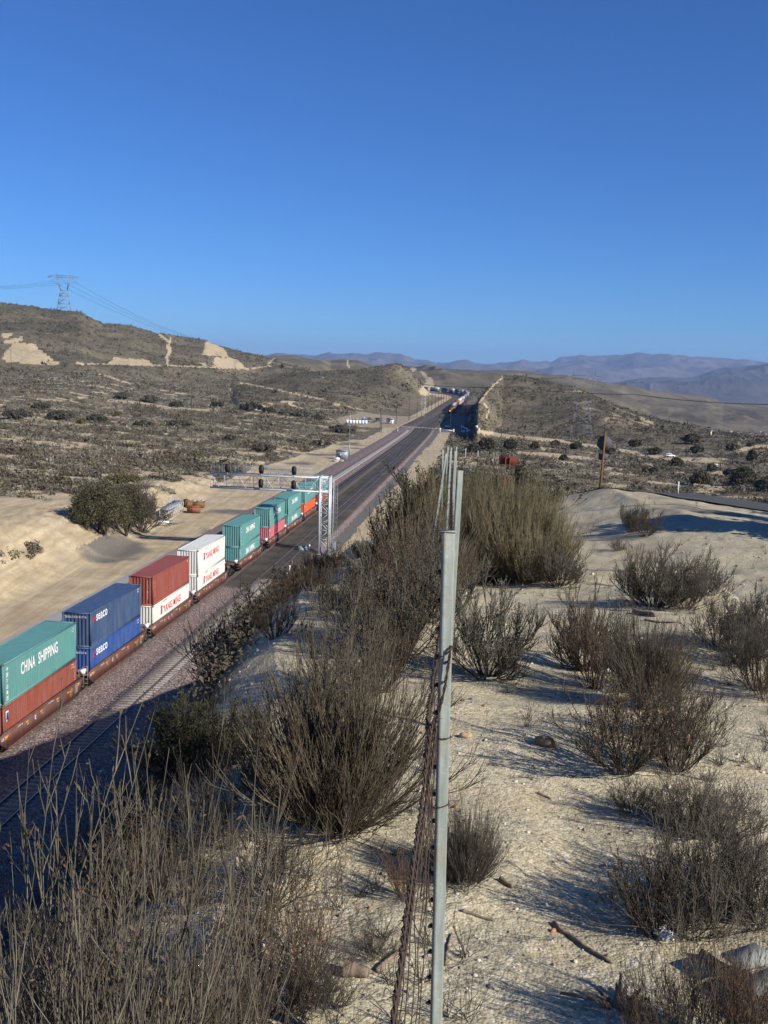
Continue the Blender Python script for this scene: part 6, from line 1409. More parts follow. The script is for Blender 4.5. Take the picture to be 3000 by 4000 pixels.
def wire_poly(name, pts, r, seed, wav=0.004, barbs=None, twist=True, m=M_rw, n=160):
    rg = np.random.default_rng(seed); pts = np.array(pts, float); d = np.concatenate([[0], np.cumsum(np.linalg.norm(np.diff(pts, axis=0), axis=1))])
    # even spacing in sight, so finer near the camera
    t_ = np.linspace(0, 1, n) ** 1.5 * d[-1]; P = np.stack([np.interp(t_, d, pts[:, k]) for k in range(3)], 1)
    for k, sc in ((0, 9.0), (2, 7.0)): P[:, k] += wav * (vnoise(t_ * sc + seed * 7.7, np.full(n, seed * 3.1 + k)) - 0.5) * 2 * (1 + 0 * t_)
    Vs = []; Fs = []; n0 = 0
    fr_ = t_ * 2 * math.pi / 0.055
    strands = ((0, 1) if twist else (0,))
    for s_ in strands:
        tt = np.linspace(0, d[-1], n * (5 if twist else 2)) if False else None
        m_ = n * 4 if twist else n * 2; u = np.linspace(0, 1, m_) ** 1.5 * d[-1]; Q = np.stack([np.interp(u, t_, P[:, k]) for k in range(3)], 1)
        if twist: ph = u * 2 * math.pi / 0.06 + s_ * math.pi; Q[:, 0] += r * 1.1 * np.cos(ph); Q[:, 2] += r * 1.1 * np.sin(ph)
        V, F_ = tubes(Q[None], np.full((1, m_), r) * (1 + 0.035 * Q[None, :, 1].clip(0, 30)), 4); Vs.append(V); Fs.append(F_ + n0); n0 += len(V)
    o = link(name, new_mesh(name, np.concatenate(Vs), np.concatenate(Fs), [m]), fence)
    if barbs:
        q = MB(); u = 0.1
        while u < min(d[-1], 12):
            c_ = np.array([np.interp(u, t_, P[:, k]) for k in range(3)]); a = rg.uniform(0, 6.28)
            for s_ in (0, 1): v = np.array([math.cos(a + s_ * 2.2), rg.uniform(-.3, .3), math.sin(a + s_ * 2.2)]) * 0.017; q.bar(tuple(c_ - v * 0.3), tuple(c_ + v), 0.0016, n=4, r2=0.0008)
            for s_ in (-1, 1): q.bar(tuple(c_ + [0, s_ * 0.006, 0]), tuple(c_ + [0, s_ * 0.006 + 0.003, 0.0]), r * 2.2, n=6, r2=r * 2.2)
            u += barbs * (1 + 0.06 * u)
        tag(q.build('barbs', m, fence), kind='stuff')
    return o
def side(k, z, off=0.0):  # point on the wire side of a post
    px, py, Y = [(1752, 2078, 2.72), (1795, 1838, 6.2), (1780, 1762, 12.2), (1763, 1748, 17), (1783, 1745, 24)][k]; a = at(px, py, Y); return (a[0] - 0.03 + off, a[1], a[2] - z)
# top barbed wire rises from the near post to the second one
wire_poly('barbed_wire', [side(0, 0.80, -0.004), side(0, 0.60, 0.006)[:1] + (2.705,) + side(0, 0.60)[2:], (A1[0] - 0.005, 2.70, A1[2] - 0.50), (A1[0] + 0.018, 2.705, A1[2] - 0.33), (A1[0] + 0.035, 3.2, A1[2] - 0.27), side(1, 0.35), side(2, 0.45), side(3, 0.45), side(4, 0.5)], 0.0022, 1, 0.003, 0.055, n=220)
def spray(px, py, Y): return tuple(at(px, py, Y))
# strands running from beneath the camera up to the near post and on along the fence
low = [(1520, 4060, 1.75), (1570, 3700, 1.95), (1610, 3400, 2.2), (1650, 3120, 2.45), (1688, 2830, 2.66)]
wire_poly('barbed_wire', [spray(*q) for q in low] + [side(0, 0.57, -0.012), side(1, 0.5), side(2, 0.55), side(3, 0.5)], 0.0030, 2, 0.003, 0.10, n=260)
wire_poly('barbed_wire', [spray(x + 14, y + 10, Y + .03) for x, y, Y in low] + [side(0, 0.66, -0.016), side(1, 0.7), side(2, 0.8), side(3, 0.7)], 0.0024, 3, 0.004, 0.11, n=240)
for k in range(5):
    x0 = 1560 + 17 * k; wire_poly('woven_wire_strand', [spray(x0 + 4 * (k % 2), 4060, 2.0 + .1 * k), spray(x0 + 22 + 1.5 * k, 3700, 2.2 + .08 * k), spray(x0 + 48, 3380, 2.4 + .06 * k), spray(1662 + 6 * k, 3060, 2.6 + .03 * k), side(0, 0.75 + 0.09 * k, -0.004 - 0.004 * (k % 3)), side(1, 0.75 + 0.11 * k), side(2, 0.7 + 0.12 * k), side(3, .7 + .1 * k)], 0.0014, 10 + k, 0.007, None, False, n=150)
# upright stays of the woven wire, seen end on
for j in range(15):
    f_ = (j / 15) ** 1.4; Y = 2.05 + f_ * 4.2; q = []
    for k in range(6):
        if Y < 2.7: u = (Y - 2.05) / 0.65; x = (1545 + 19 * k) * (1 - u) + (1690 + 2.5 * k) * u; yy = 3960 * (1 - u) + (2900 + 90 * k) * u; p_ = at(x, yy, Y)
        else: u = (Y - 2.72) / 3.48; a = np.array(side(0, 0.75 + 0.09 * k)); b = np.array(side(1, 0.75 + 0.11 * k)); p_ = a * (1 - u) + b * u
        q.append(tuple(np.array(p_) + rng.normal(0, 0.004, 3)))
    wire_poly('wire_stay', q, 0.0013, 50 + j, 0.003, None, False, n=18)
for Y, h_ in ((7.5, .5), (9.5, .45), (15, .5)):
    pass
# ------------------------------------------------------------------ scattered chaparral, one mass per kind
def blobs(name, X, Y, W, H, ntri, cols, label, mats, seed, tri=0.34):
    """each shrub is a dome of small leaf-clump faces"""
    r = np.random.default_rng(seed); n = len(X); Z = terrain(X, Y)
    u = r.normal(0, 1, (n, ntri, 3)); u /= np.linalg.norm(u, axis=2, keepdims=True); u[..., 2] = np.abs(u[..., 2]); rad = r.random((n, ntri, 1)) ** 0.35
    c = u * rad * np.stack([W / 2, W / 2, H], 1)[:, None, :] * (1 + 0.3 * np.sin(3 * np.arctan2(u[..., 1:2], u[..., 0:1]) + r.random((n, 1, 1)) * 6))
    a = r.normal(0, 1, (n, ntri, 3)); b = r.normal(0, 1, (n, ntri, 3)); a /= np.linalg.norm(a, axis=2, keepdims=True); b /= np.linalg.norm(b, axis=2, keepdims=True)
    s = (np.minimum(W, H * 1.6) * tri)[:, None, None] * (0.55 + 0.7 * r.random((n, ntri, 1)))
    T = np.stack([c + a * s * 0.6, c - a * s * 0.3 + b * s * 0.5, c - a * s * 0.3 - b * s * 0.5], 2) + np.stack([X, Y, Z], 1)[:, None, None, :]
    V = T.reshape(-1, 3); F_ = np.arange(len(V)).reshape(-1, 3); mi = np.repeat(cols, ntri)
    return tag(link(name, new_mesh(name, V, F_, mats, mi)), label, 'brush', kind='stuff')
S_mats = [mat('scrub_grey', (0.155, 0.135, 0.10), 0.9, var=0.2, sc=0.6), mat('scrub_sage', (0.30, 0.285, 0.215), 0.9, var=0.2, sc=0.6), mat('scrub_dark', (0.085, 0.074, 0.048), 0.9, var=0.25, sc=0.6), mat('scrub_brown', (0.115, 0.088, 0.058), 0.9, var=0.2, sc=0.6), mat('scrub_olive', (0.12, 0.11, 0.05), 0.9, var=0.2, sc=0.6)]
r = np.random.default_rng(31)
def field(n, r0, r1, a0, a1, pw=0.6):
    R = r0 * (r1 / r0) ** (r.random(n) ** pw); A_ = a0 + (a1 - a0) * r.random(n); return R * np.sin(A_), R * np.cos(A_)
X, Y = field(175000, 95, 1500, -0.46, 0.46, 0.75)
s_, l_ = sl(X, Y); n1_ = fbm(X / 14, Y / 14, 4); n2_ = fbm(X / 45 + 9, Y / 45, 4)
ledX = -50.5 - 4 * fbm(s_ / 28, s_ * 0 + 2.2, 3) - np.interp(s_, [0, 140, 200, 260, 340, 420], [0, 1, 7, 9, 7, 4])
keep = ((l_ < ledX - 5) | (l_ > -12.5))
sandy = (s_ < 240) & (l_ < ledX) & (l_ > ledX - 62)
keep &= ~(sandy & (n1_ * 6.0 + (34 - (ledX - l_)) / 40 - 0.1 + 0.45 * ss((170 - s_) / 60) > 0.35))
keep &= ~((np.hypot(X, Y) > 850) & (np.arctan2(X, Y) > 0.22) & (r.random(len(X)) < 0.5)); n3_ = fbm(X / 40 + 3, Y / 16, 4) + 0.5 * fbm(X / 7, Y / 7, 2); keep &= r.random(len(X)) < np.interp(n3_, [-0.12, 0.0, 0.16], [1.0, 0.8, 0.3])
far_ = Y > 430; off_ = np.zeros(len(X)); arc_ = np.zeros(len(X)); off_[far_], arc_[far_] = path_dist(X[far_], Y[far_])
keep &= ~(far_ & (off_ > -30) & (off_ < 12)); keep &= ~(far_ & (off_ > -40) & (off_ < 20) & (arc_ > 560) & (arc_ < 745)); keep &= ~(far_ & (off_ < -10) & (off_ > -64) & (arc_ > 590) & (arc_ < 760))
keep &= ~((Y < 200) & (l_ > -14) & (X > -3) & (Y < 62))
X, Y, s_, l_, n2_ = X[keep], Y[keep], s_[keep], l_[keep], n2_[keep]
Zp = terrain(X, Y); px_, py_ = project(X, Y, Zp)
k = (px_ > -150) & (px_ < 3150)
for P in SAND_POLY: k &= ~(inside(px_, py_, P) & (Y > 450))
for P, w in SAND_LINE: k &= ~((Y > 330) & near_line(px_, py_, P, w * 0.8))
X, Y, s_, l_, n2_ = X[k], Y[k], s_[k], l_[k], n2_[k]
left_ = l_ < -30; rr_ = r.random(len(X))
p_sage = np.where(left_ & (Y < 700), np.where(n2_ > 0.02, 0.62, 0.14), 0.16); hill_ = (terrain(X, Y) - lowland(X, Y)[0] > 1.0) & (Y > 420); p_dark = np.where(hill_, 0.7, np.where(n2_ < -0.07, 0.42, 0.16)); p_sage = np.where(hill_, 0.05, p_sage)
cn_ = fbm(X / 15 + 50, Y / 9, 4); lo_ = ~hill_; p_sage = np.where(lo_, np.interp(cn_, [-0.02, 0.09], [0.06, 0.72]), p_sage); p_dark = np.where(lo_, np.interp(cn_, [-0.12, -0.02], [0.5, 0.12]), p_dark)
kp_ = ~((patch(X, Y) > 0.105) & (Y < 760) & ((l_ < -30) | (Y < 470))) | (r.random(len(X)) < 0.12)
X, Y, s_, l_, n2_, rr_, p_sage, p_dark, cn_ = [q_[kp_] for q_ in (X, Y, s_, l_, n2_, rr_, p_sage, p_dark, cn_)]
cols = np.where(rr_ < p_sage, 1, np.where(rr_ < p_sage + p_dark, 2, np.where(rr_ < p_sage + p_dark + 0.17, 3, np.where(rr_ > 0.95, 4, 0))))
d_ = np.hypot(X, Y); hl_ = hill_[kp_]; W = np.where(hl_, 0.8, np.where(cn_ < -0.03, 1.05, 0.8)) * (0.55 + 0.62 * np.exp(0.55 * r.normal(0, 1, len(X))).clip(0.2, 4)) * np.where(cols == 1, 0.85, 1.15) * (1 + 0.0008 * d_); W = np.where((cols == 2) & (r.random(len(X)) < 0.05), W * 1.8, W); H = W * (0.42 + 0.2 * r.random(len(X)))
nr_k = d_ < 260; md = (d_ >= 260) & (d_ < 600); fr_k = d_ >= 600
print('SCRUB', nr_k.sum(), md.sum(), fr_k.sum())
blobs('near_brush', X[nr_k], Y[nr_k], W[nr_k], H[nr_k], 44, cols[nr_k], 'pale sage and dark brush covering the nearer flats', S_mats, 1, 0.25)
blobs('middle_brush', X[md], Y[md], W[md], H[md], 26, cols[md], 'grey brush covering the middle distance', S_mats, 2, 0.27)
blobs('far_brush', X[fr_k], Y[fr_k], W[fr_k], H[fr_k], 9, cols[fr_k], 'dark brush speckling the far hillsides', S_mats, 3, 0.45)

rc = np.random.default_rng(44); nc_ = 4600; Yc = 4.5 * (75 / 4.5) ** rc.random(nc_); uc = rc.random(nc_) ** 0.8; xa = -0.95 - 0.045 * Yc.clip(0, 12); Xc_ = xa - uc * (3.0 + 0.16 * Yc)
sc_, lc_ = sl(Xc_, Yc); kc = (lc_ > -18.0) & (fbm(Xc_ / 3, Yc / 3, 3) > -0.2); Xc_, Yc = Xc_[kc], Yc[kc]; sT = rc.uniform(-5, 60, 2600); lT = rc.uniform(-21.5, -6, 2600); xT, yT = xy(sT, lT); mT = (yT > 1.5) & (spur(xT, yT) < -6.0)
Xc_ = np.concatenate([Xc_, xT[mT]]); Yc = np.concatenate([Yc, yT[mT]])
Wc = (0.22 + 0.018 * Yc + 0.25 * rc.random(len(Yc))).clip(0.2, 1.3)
blobs('bank_brush', Xc_, Yc, Wc, Wc * 0.7, 90, rc.choice([2, 3, 2, 2], len(Yc)), 'dark brush covering the shaded cliff below the fence', S_mats, 9, 0.075)  # bank brush, laid thick and dark so the cliff's shade reads deeper

# ------------------------------------------------------------------ trees and large bushes one can tell apart
def tree(px, py, wpx, hpx, label, cat='bush', name='bush', colm=None, trunks=3, dens=1.0, cover=0.0, base=None, y0=60, group=None, seed=0, leaf=None):
    p = hit(px, py, y0) if base is None else base; W_ = wpx / F * p[1]; H_ = hpx / F * p[1]; r = np.random.default_rng(int(seed + px * 7 + py))
    e = empty(name, tuple(p), 0, label, cat, group)
    # limbs
    n = trunks; org = r.normal(0, W_ * 0.03, (n, 3)) * [1, 1, 0]; ph = np.linspace(0, 6.28, n, endpoint=False) + r.normal(0, .3, n); th = 0.25 + 0.5 * r.random(n)
    d = np.stack([np.sin(th) * np.cos(ph), np.sin(th) * np.sin(ph), np.cos(th)], 1); M_ = grow(r, org, d, np.full(n, H_ * 0.8), 7, 0.3, 0.12)
    V, F_ = tubes(M_, (0.022 * H_) * np.linspace(1, .35, 7)[None, :] * np.ones((n, 1)), 6)
    ix = np.repeat(np.arange(n), 9); t_ = 0.25 + 0.7 * r.random(len(ix)); o, dd = sample(M_[ix], t_); dd /= np.linalg.norm(dd, axis=1, keepdims=True); dd += r.normal(0, 0.6, dd.shape); dd /= np.linalg.norm(dd, axis=1, keepdims=True)
    S = grow(r, o, dd, H_ * (0.2 + 0.35 * r.random(len(ix))), 5, 0.25, 0.15); V2, F2 = tubes(S, 0.009 * H_ * np.linspace(1, .4, 5)[None, :] * np.ones((len(ix), 1)), 4)
    link('trunk', new_mesh('trunk', np.concatenate([V, V2]), np.concatenate([F_, F2 + len(V)]), [V_dark if cover == 0 else V_pale]), e)
    # crown: clumps of small leaves
    nc = int(60 * dens); u = r.normal(0, 1, (nc, 3)); u /= np.linalg.norm(u, axis=1, keepdims=True); u[:, 2] = np.abs(u[:, 2]) * 1.0 - 0.15
    cc = u * (r.random((nc, 1)) ** 0.4) * [W_ * .43, W_ * .38, H_ * .62] + [0, 0, H_ * .36]; cc[:, 2] = np.clip(cc[:, 2], H_ * .07, None)
    nl = 90; cs = (0.10 + 0.08 * r.random(nc)) * min(W_, H_ * 1.3); lf = r.normal(0, 1, (nc, nl, 3)); lf /= np.linalg.norm(lf, axis=2, keepdims=True); lf = cc[:, None, :] + lf * (r.random((nc, nl, 1)) ** 0.45) * cs[:, None, None]
    c_ = lf.reshape(-1, 3); a = r.normal(0, 1, c_.shape); b = r.normal(0, 1, c_.shape); a /= np.linalg.norm(a, axis=1, keepdims=True); b /= np.linalg.norm(b, axis=1, keepdims=True); s = (leaf or (0.018 * H_ + 0.0005 * p[1])) * (0.6 + 0.8 * r.random((len(c_), 1)))
    T = np.stack([c_ + a * s, c_ + b * s, c_ - a * s, c_ - b * s], 1).reshape(-1, 3)
    link('crown', new_mesh('crown', T, np.arange(len(T)).reshape(-1, 4), [colm or L_tree]), e); return e
L_tree = veg_mat('oak_leaves', (0.055, 0.052, 0.028), (0.115, 0.105, 0.058), 0.8)
L_bush = veg_mat('grey_bush_leaves', (0.072, 0.068, 0.048), (0.125, 0.115, 0.085), 0.8)
L_gold = veg_mat('yellow_green_leaves', (0.10, 0.095, 0.03), (0.16, 0.14, 0.05), 0.8)
tree(400, 2088, 250, 235, 'dense dark evergreen tree left of the spare truss section', 'tree', 'tree', trunks=5, dens=2.6, seed=1, leaf=0.10)
tree(490, 2092, 210, 225, 'right half of the dark evergreen clump beside the truss section', 'tree', 'tree', trunks=5, dens=2.0, seed=2, leaf=0.10)
tree(340, 2070, 170, 180, 'left part of the dark evergreen clump on the sandy bank', 'tree', 'tree', trunks=4, dens=1.8, seed=3, leaf=0.10)
# bare pale-limbed tree
p = hit(555, 2078, 60); H_ = 215 / F * p[1]
KINDS['limbs'] = (dict(n_main=15, spread=0.75, up=0.1, nsub=9, lsub=0.42, ntw=7, ltw=0.17, leaves=2200, leaf=0.014, r0=0.016, base=0.06, wob=0.13, ang=0.4), V_pale, L_bush)
shrub('limbs', p[0], p[1], H_, 'bare tree with pale slanting limbs between the dark tree and the truss', 1.0, name='tree', cat='tree', group=None)
bl = [(70, 1640, 120, 60, 0), (240, 1640, 120, 55, 0), (380, 1650, 90, 45, 0), (480, 1558, 60, 38, 0), (585, 1572, 70, 40, 1), (690, 1592, 62, 34, 2), (845, 1590, 60, 30, 2), (980, 1605, 100, 45, 0), (1050, 1612, 60, 30, 2), (1110, 1620, 50, 28, 1), (1170, 1630, 80, 34, 1), (1240, 1640, 60, 26, 2), (1330, 1690, 120, 40, 0), (700, 1665, 110, 34, 0), (560, 1668, 90, 36, 0), (970, 1740, 40, 26, 3), (320, 1655, 40, 30, 3), (455, 1625, 30, 24, 3), (1030, 1765, 110, 44, 1), (760, 1790, 70, 30, 3), (1255, 1740, 80, 30, 1), (480, 1890, 160, 50, 3), (160, 1600, 80, 40, 0), (900, 1720, 50, 30, 2)]
wd = {0: 'grey brown', 1: 'dark', 2: 'dark green', 3: 'yellow green'}
def where(px):
    return 'near the left photo edge' if px < 300 else 'left of the lone red brown pole' if px < 740 else 'right of the lone red brown pole' if px < 1000 else 'towards the equipment house'
BLAB = ['grey brown bush at the left edge of the left scrub', 'wide grey brown bush below the pale cliff, left of the twin bushes', 'grey brown bush midway between the left edge and the lone pole', 'dark bush beside the sandy trail, left of the lone pole', 'second dark bush along the sandy trail', 'dark green bush just left of the lone red brown pole', 'dark green bush just right of the lone red brown pole', 'largest grey brown bush right of the lone red brown pole', 'small dark green bush in the row right of the lone pole', 'small dark bush at the middle of the row right of the lone pole', 'dark bush at the right end of the row, above the equipment house', 'dark green bush farthest right in the row above the equipment house', 'wide grey brown bush left of the white barrier wall', 'grey brown bush low in front of the lone pole', 'grey brown bush in the open scrub left of the lone pole foot', 'small yellow green bush far from the others below the trail', 'small yellow green bush in the left middle of the scrub', 'tiny yellow green bush left of the lone pole', 'dark bush on the rise left of the equipment house', 'yellow green bush above the gantry arm', 'dark bush beside the dirt pad left of the equipment house', 'yellow green bush directly above the evergreen clump', 'upper grey brown bush near the left edge under the cliff', 'dark green bush between the gantry and the lone pole']
for k, (px, py, w, h, c) in enumerate(bl):
    tree(px, py, w * 1.1, h * 0.75, BLAB[k], colm=[L_bush, L_bush, L_tree, L_gold][c], trunks=3, dens=0.7 + w / 160, group='bushes in the left scrub', seed=k)
br = [(2735, 1898, 85, 62, 'large dark oak bush in front of the brush right of the sign'), (2900, 1900, 110, 80, 'large dark bush near the right photo edge above the road'), (2990, 1920, 90, 60, 'dark bush cut by the right photo edge above the road'), (2935, 1812, 40, 62, 'tall narrow green tree near the right edge'), (2780, 1840, 40, 30, 'rounded green bush beside the pale shed'), (2720, 1770, 60, 34, 'dark green clump right of the white vehicle'), (2560, 1775, 60, 30, 'dark green clump left of the white vehicle'), (2640, 1820, 60, 34, 'green bush below the white vehicle'), (2380, 1775, 50, 30, 'dark bush right of the octagonal sign'), (2250, 1760, 50, 36, 'green bush left of the octagonal sign'), (2170, 1745, 40, 26, 'green bush on the slope below the sandy road'), (2200, 1800, 40, 24, 'small dark bush on the flat left of the sign'), (1990, 1760, 60, 46, 'dark green thicket above the rusty board'), (1900, 1765, 70, 60, 'dark green thicket right of the far fence posts'), (1850, 1770, 55, 40, 'grey green thicket behind the far fence posts'), (2090, 1755, 40, 30, 'small green bush right of the rusty board'), (2930, 1745, 28, 18, 'small round bush beside the grey gravel area'), (2860, 1760, 50, 30, 'dark clump between the right hand poles'), (2480, 1745, 60, 30, 'dark clump on the slope foot right of the pylon'), (2700, 1735, 70, 44, 'dark bush at the foot of the right hill'), (2540, 1850, 70, 30, 'grey bush just above the crest right of the sign'), (2850, 1860, 60, 30, 'grey bush left of the large dark one at right')]
for k, (px, py, w, h, lb) in enumerate(br): tree(px, py, w, h, lb, colm=[L_tree, L_tree, L_bush][k % 3] if 'grey' not in lb else L_bush, dens=0.8 + w / 110, y0=75, group='bushes on the right flat', seed=60 + k)
# tree outside the photo whose shade falls across the road
for k, (x, y, h) in enumerate([(17.5, 23.0, 6.2), (20, 25.5, 6.0), (14.5, 18.6, 4.2), (24, 28.5, 6.2), (12.6, 21.6, 4.4)]):
    tree(0, 0, 0, 0, ['roadside tree beyond the right photo edge shading the road', 'tall roadside tree beyond the right photo edge', 'small roadside tree beyond the right photo edge', 'farthest roadside tree beyond the right photo edge', ''][k], 'tree', 'tree', base=None, seed=k) if False else None
    b0 = np.array([x, y, gz(x, y)]); tree(1500, 2000, 5.0 * F / y, h * F / y, ['roadside tree outside the right photo edge shading the road', 'tall roadside tree outside the right photo edge', 'small roadside tree outside the right photo edge', 'farthest roadside tree outside the right photo edge', 'nearest low roadside tree outside the right photo edge'][k], 'tree', 'tree', base=b0, dens=2.0, seed=90 + k, leaf=0.09)

# ------------------------------------------------------------------ far train
M_orange = mat('orange_locomotive_paint', (0.40, 0.085, 0.02), 0.5, var=0.1); M_dgreen = mat('dark_green_paint', (0.03, 0.045, 0.035), 0.5); M_lamp = bpy.data.materials.new('headlight'); M_lamp.use_nodes = True
M_lamp.node_tree.nodes['Principled BSDF'].inputs['Emission Color'].default_value = (1, 0.9, 0.7, 1); M_lamp.node_tree.nodes['Principled BSDF'].inputs['Emission Strength'].default_value = 3
def on_path(d, off=0.0, z=0.0):
    x, y, zz, tx, ty = [float(v) for v in path_at(d, off)]; return Matrix.Translation((x, y, zz + z)) @ Matrix.Rotation(math.atan2(-tx, ty), 4, 'Z')
def loco(d, label):
    e = bpy.data.objects.new('locomotive', None); COL.objects.link(e); tag(e, label, 'locomotive', 'orange locomotives of the far train'); e.matrix_world = on_path(d)
    q = MB(); q.prism([(0.2, 1.1), (22, 1.1), (22, 1.5), (0.2, 1.5)], -1.5, 1.5, 'x'); q.box((0, 0.25, 0.75), (2.9, 0.3, 1.0)); q.build('underframe', M_blk, e)
    q = MB(); q.prism([(0.9, 1.5), (3.2, 1.5), (3.2, 3.1), (1.3, 3.0), (0.9, 2.6)], -0.9, 0.9, 'x'); q.build('nose', M_orange, e)
    q = MB(); q.prism([(3.2, 1.5), (6.4, 1.5), (6.4, 4.5), (3.9, 4.55), (3.2, 4.0)], -1.5, 1.5, 'x'); q.build('cab', M_orange, e); q = MB(); q.prism([(3.3, 4.52), (6.5, 4.52), (6.4, 4.8), (3.9, 4.8)], -1.4, 1.4, 'x'); q.build('cab_roof', M_dgreen, e)
    q = MB(); q.box((0, 3.30, 3.75), (2.4, 0.25, 0.55)); q.build('windscreen', M_blk, e)
    q = MB(); q.prism([(-1.05, 1.5), (1.05, 1.5), (1.05, 4.0), (0.7, 4.4), (-0.7, 4.4), (-1.05, 4.0)], 6.4, 20.6, 'y'); q.build('hood', M_orange, e); q = MB(); q.box((0, 17.5, 4.2), (2.9, 4, 0.7)); q.build('radiator', M_dgreen, e)
    for x in (-0.3, 0.3): q = MB(); q.bar((x, 0.88, 2.3), (x, 0.82, 2.3), 0.16, n=10, r2=0.16); q.build('headlight', M_lamp, e)
    for yc in (3.8, 18.2):
        q = MB(); q.box((0, yc, 0.7), (2.3, 4.2, 0.4))
        for ya in (-1.9, 0, 1.9): q.bar((-0.95, yc + ya, 0.52), (0.95, yc + ya, 0.52), 0.5, n=14, r2=0.5)
        q.build('truck', M_blk, e)
base_ = _pl[np.argmin(np.abs(PATH[:, 1] - 760))]
loco(base_, 'orange locomotive leading the far train with its headlights lit'); loco(base_ + 23, 'second orange locomotive behind the leading one')
def simple_box(dm, M, label, L=12.19):
    h = CW / 2; e = bpy.data.objects.new('shipping_container', None); COL.objects.link(e); tag(e, label, 'shipping container', 'containers of the far train'); e.matrix_world = M
    q = MB(); q.box((0, L / 2, CH / 2), (CW - 0.06, L - 0.1, CH - 0.06)); q.build('body', dm, e)
    q = MB()
    for sx in (-1, 1):
        for y in (0.08, L - 0.08): q.box((sx * (h - .07), y, CH / 2), (0.15, 0.16, CH))
    q.build('corner_posts', dm, e)
FAR = [(P_grey, P_white), (P_grey, P_white), (P_red, P_white), (P_red, P_grey), (P_red, P_red), (P_orange, P_red), (P_white, P_white), (P_white, P_grey), (P_white, P_white), (P_grey, P_white), (P_white, P_white), (P_white, P_grey)] + [(P_white if k % 2 == 0 else P_navy, P_navy) for k in range(18)]
cn = {P_grey.name: 'grey', P_white.name: 'white', P_red.name: 'red', P_orange.name: 'orange red', P_navy.name: 'dark'}
d = base_ + 48
ORD = 'first second third fourth fifth sixth seventh eighth ninth tenth eleventh twelfth'.split()
for k, (a, b) in enumerate(FAR):
    L = 16.1 if k > 11 else 12.19; pos = 'just behind the orange locomotives' if k < 3 else 'midway along the straight of the far train' if k < 7 else 'where the far train enters its curve' if k < 12 else 'on the far curve'
    M = on_path(d + L / 2) @ Matrix.Translation((0, -L / 2, 0)); q_ = bpy.data.objects.new('well_car', None); COL.objects.link(q_); tag(q_, ('brown well car %s of the far train, number %s from the locomotives' % ('on the straight' if k < 7 else 'at the curve', ORD[k])) if k < 12 else 'brown well car on the far curve of the far train', 'well car', 'well cars of the far train'); q_.matrix_world = M
    for sx in (-1.4, 1.28): w_ = MB(); w_.prism([(-1.2, 1.3), (-.8, .8), (0.1, .3), (L - .1, .3), (L + .8, .8), (L + 1.2, 1.3), (L + 1, 1.5), (-1, 1.5)], sx, sx + .12, 'x'); w_.build('side_sill', P_car, q_)
    w_ = MB(); w_.box((0, -1.5, .6), (2.2, 2.4, .7)); w_.build('truck', M_wheel, q_)
    simple_box(b, M @ Matrix.Translation((0, 0, .33)), ('lower %s container, %s stack behind the orange locomotives' % (cn[b.name], ORD[k])) if k < 12 else 'lower %s container on the far curve of the far train' % cn[b.name], L); simple_box(a, M @ Matrix.Translation((0, 0, .34 + CH)), ('upper %s container, %s stack behind the orange locomotives' % (cn[a.name], ORD[k])) if k < 12 else 'upper %s container on the far curve of the far train' % cn[a.name], L)
    if k > 11 and k % 2 == 0:
        pass
    d += L + 3.3 + (4.5 if k > 11 else 0)

# ------------------------------------------------------------------ white vehicle, shed, far settlement
p = hit(2615, 1786, 200); p2 = hit(2632, 1787, 200)
e = empty('pickup_truck', tuple(p), -1.25, 'white off-road vehicle driving on the sandy road right of the octagonal sign', 'vehicle'); M_car = mat('white_car_paint', (0.8, 0.8, 0.8), 0.3, var=0.02, spec=0.5)
q = MB(); q.prism([(-2.3, 0.45), (2.3, 0.45), (2.35, 0.95), (2.2, 1.05), (1.05, 1.15), (-2.2, 1.15), (-2.35, 0.95)], -0.95, 0.95, 'x'); q.build('body', M_car, e)
q = MB(); q.prism([(-2.15, 1.15), (0.95, 1.15), (0.35, 1.85), (-2.0, 1.88)], -0.85, 0.85, 'x'); q.build('cabin', M_car, e)
for sx in (-0.853, 0.853): q = MB(); q.prism([(-1.9, 1.22), (0.72, 1.22), (0.25, 1.72), (-1.85, 1.74)], sx - .01, sx + .01, 'x'); q.build('window', M_blk, e)
for sx in (-0.9, 0.9):
    for y in (-1.45, 1.4): q = MB(); q.bar((sx - .12, y, .4), (sx + .12, y, .4), 0.4, n=16, r2=0.4); q.build('wheel', M_blk, e)
def house(px, py, w, d, h, wm, rm, label, rz=0.2, y0=400, Y=None):
    p = hit(px, py, y0) if Y is None else np.array([*at(px, py, Y)[:2], gz(*at(px, py, Y)[:2])]); s = w / F * p[1]; e = empty('house', tuple(p), rz, label, 'house'); H_ = h / F * p[1]; D = s * 0.6
    q = MB(); q.box((0, 0, H_ * .35), (s, D, H_ * .7)); q.build('wall', wm, e); q = MB(); q.prism([(-D / 2 - .4, H_ * .7), (D / 2 + .4, H_ * .7), (0, H_)], -s / 2 - .3, s / 2 + .3, 'x'); q.build('roof', rm, e)
    for k in range(2): q = MB(); q.box(((k - .5) * s * .45, -D / 2 - .03, H_ * .38), (s * .16, .06, H_ * .25)); q.build('window', M_blk, e)
M_rr = mat('red_roof', (0.42, 0.16, 0.10), 0.8)
house(2790, 1826, 21, 10, 15, mat('cream_wall', (0.55, 0.52, 0.42), 0.8), M_conc, 'small pale shed beside the reddish pole', y0=200)
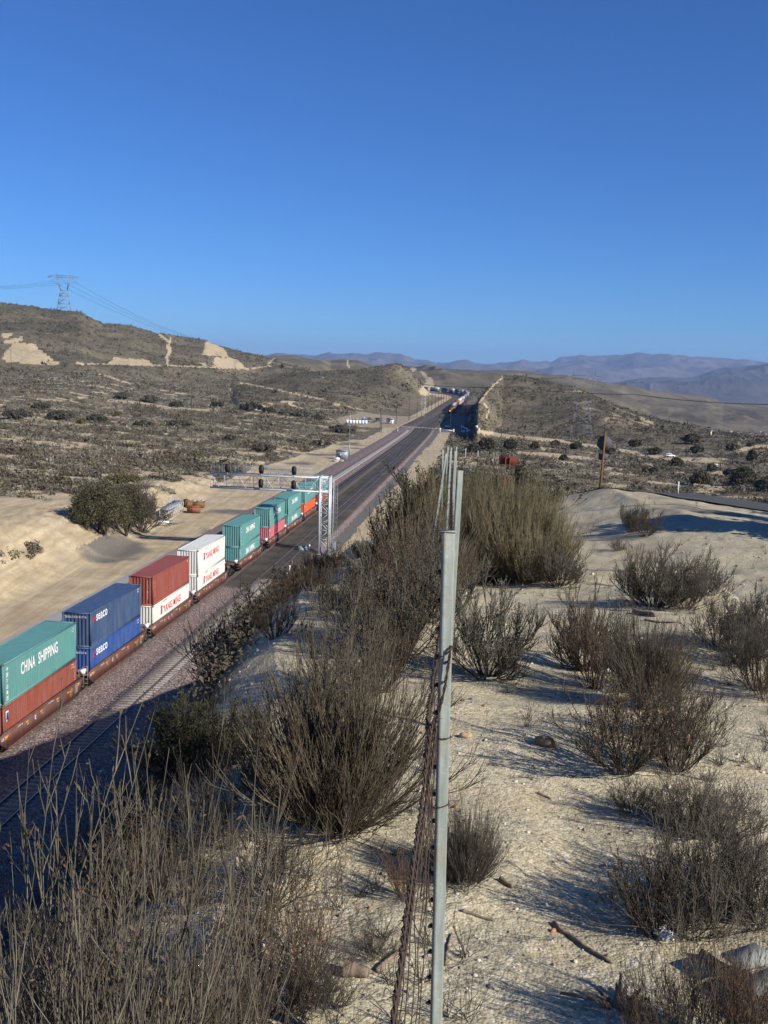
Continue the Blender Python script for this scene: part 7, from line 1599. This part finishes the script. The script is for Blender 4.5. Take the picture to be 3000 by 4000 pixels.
for x, y, w, h, wm, rm, lb in [(1045, 572, 60, 26, M_whp, M_rr, 'white house with a red roof on the far valley floor'), (1170, 588, 20, 18, M_whp, M_whp, 'tiny white house right of the red roofed one'), (1370, 612, 34, 18, M_whp, M_whp, 'low white house left of the dark tree in the far valley'), (1535, 580, 22, 16, M_whp, M_whp, 'small white house at the right of the far valley'), (1110, 700, 26, 16, M_whp, M_whp, 'small white building nearer on the valley floor'), (1245, 690, 50, 20, M_conc, M_rr, 'pink roofed house on the valley floor'), (1385, 724, 24, 14, M_whp, M_whp, 'tiny white building right of the pink roofed house'), (1470, 693, 18, 12, M_whp, M_conc, 'tiny pale building at the right of the valley floor'), (1620, 615, 40, 14, M_conc, M_whp, 'pale building at the right photo edge in the valley'), (560, 505, 30, 12, M_whp, M_conc, 'white building on the shelf below the far ridge'), (450, 492, 30, 12, M_conc, M_whp, 'pale building left on the shelf below the far ridge')]:
    house(2600 + x * .241, 1550 + y * .241, w * .241, 4, h * .241, wm, rm, lb, y0=900)
p = hit(2774, 1704, 300); e = empty('sign_tower', tuple(p), 0, 'pale yellow tower standing at the foot of the right hill', 'tower'); H_ = 20 / F * p[1]; q = MB(); q.prism([(-H_ * .1, 0), (H_ * .1, 0), (H_ * .17, H_), (-H_ * .17, H_)], -1.2, 1.2, 'y'); q.build('tower_body', mat('cream_paint', (0.6, 0.52, 0.3), 0.7), e); q = MB(); q.box((H_ * .1, 0, H_ * 1.05), (H_ * .5, 2.6, H_ * .12)); q.build('tower_top', M_conc, e)

# ------------------------------------------------------------------ air
hz = bpy.data.materials.new('haze'); hz.use_nodes = True; N = hz.node_tree.nodes; N.remove(N['Principled BSDF']); pv = N.new('ShaderNodeVolumePrincipled')
pv.inputs['Density'].default_value = 4.6e-5; pv.inputs['Color'].default_value = (0.36, 0.58, 1.0, 1); pv.inputs['Anisotropy'].default_value = 0.0
hz.node_tree.links.new(pv.outputs['Volume'], N['Material Output'].inputs['Volume'])
q = MB(); q.box((0, 12000, 80), (36000, 32000, 700)); tag(q.build('haze', hz), kind='stuff')
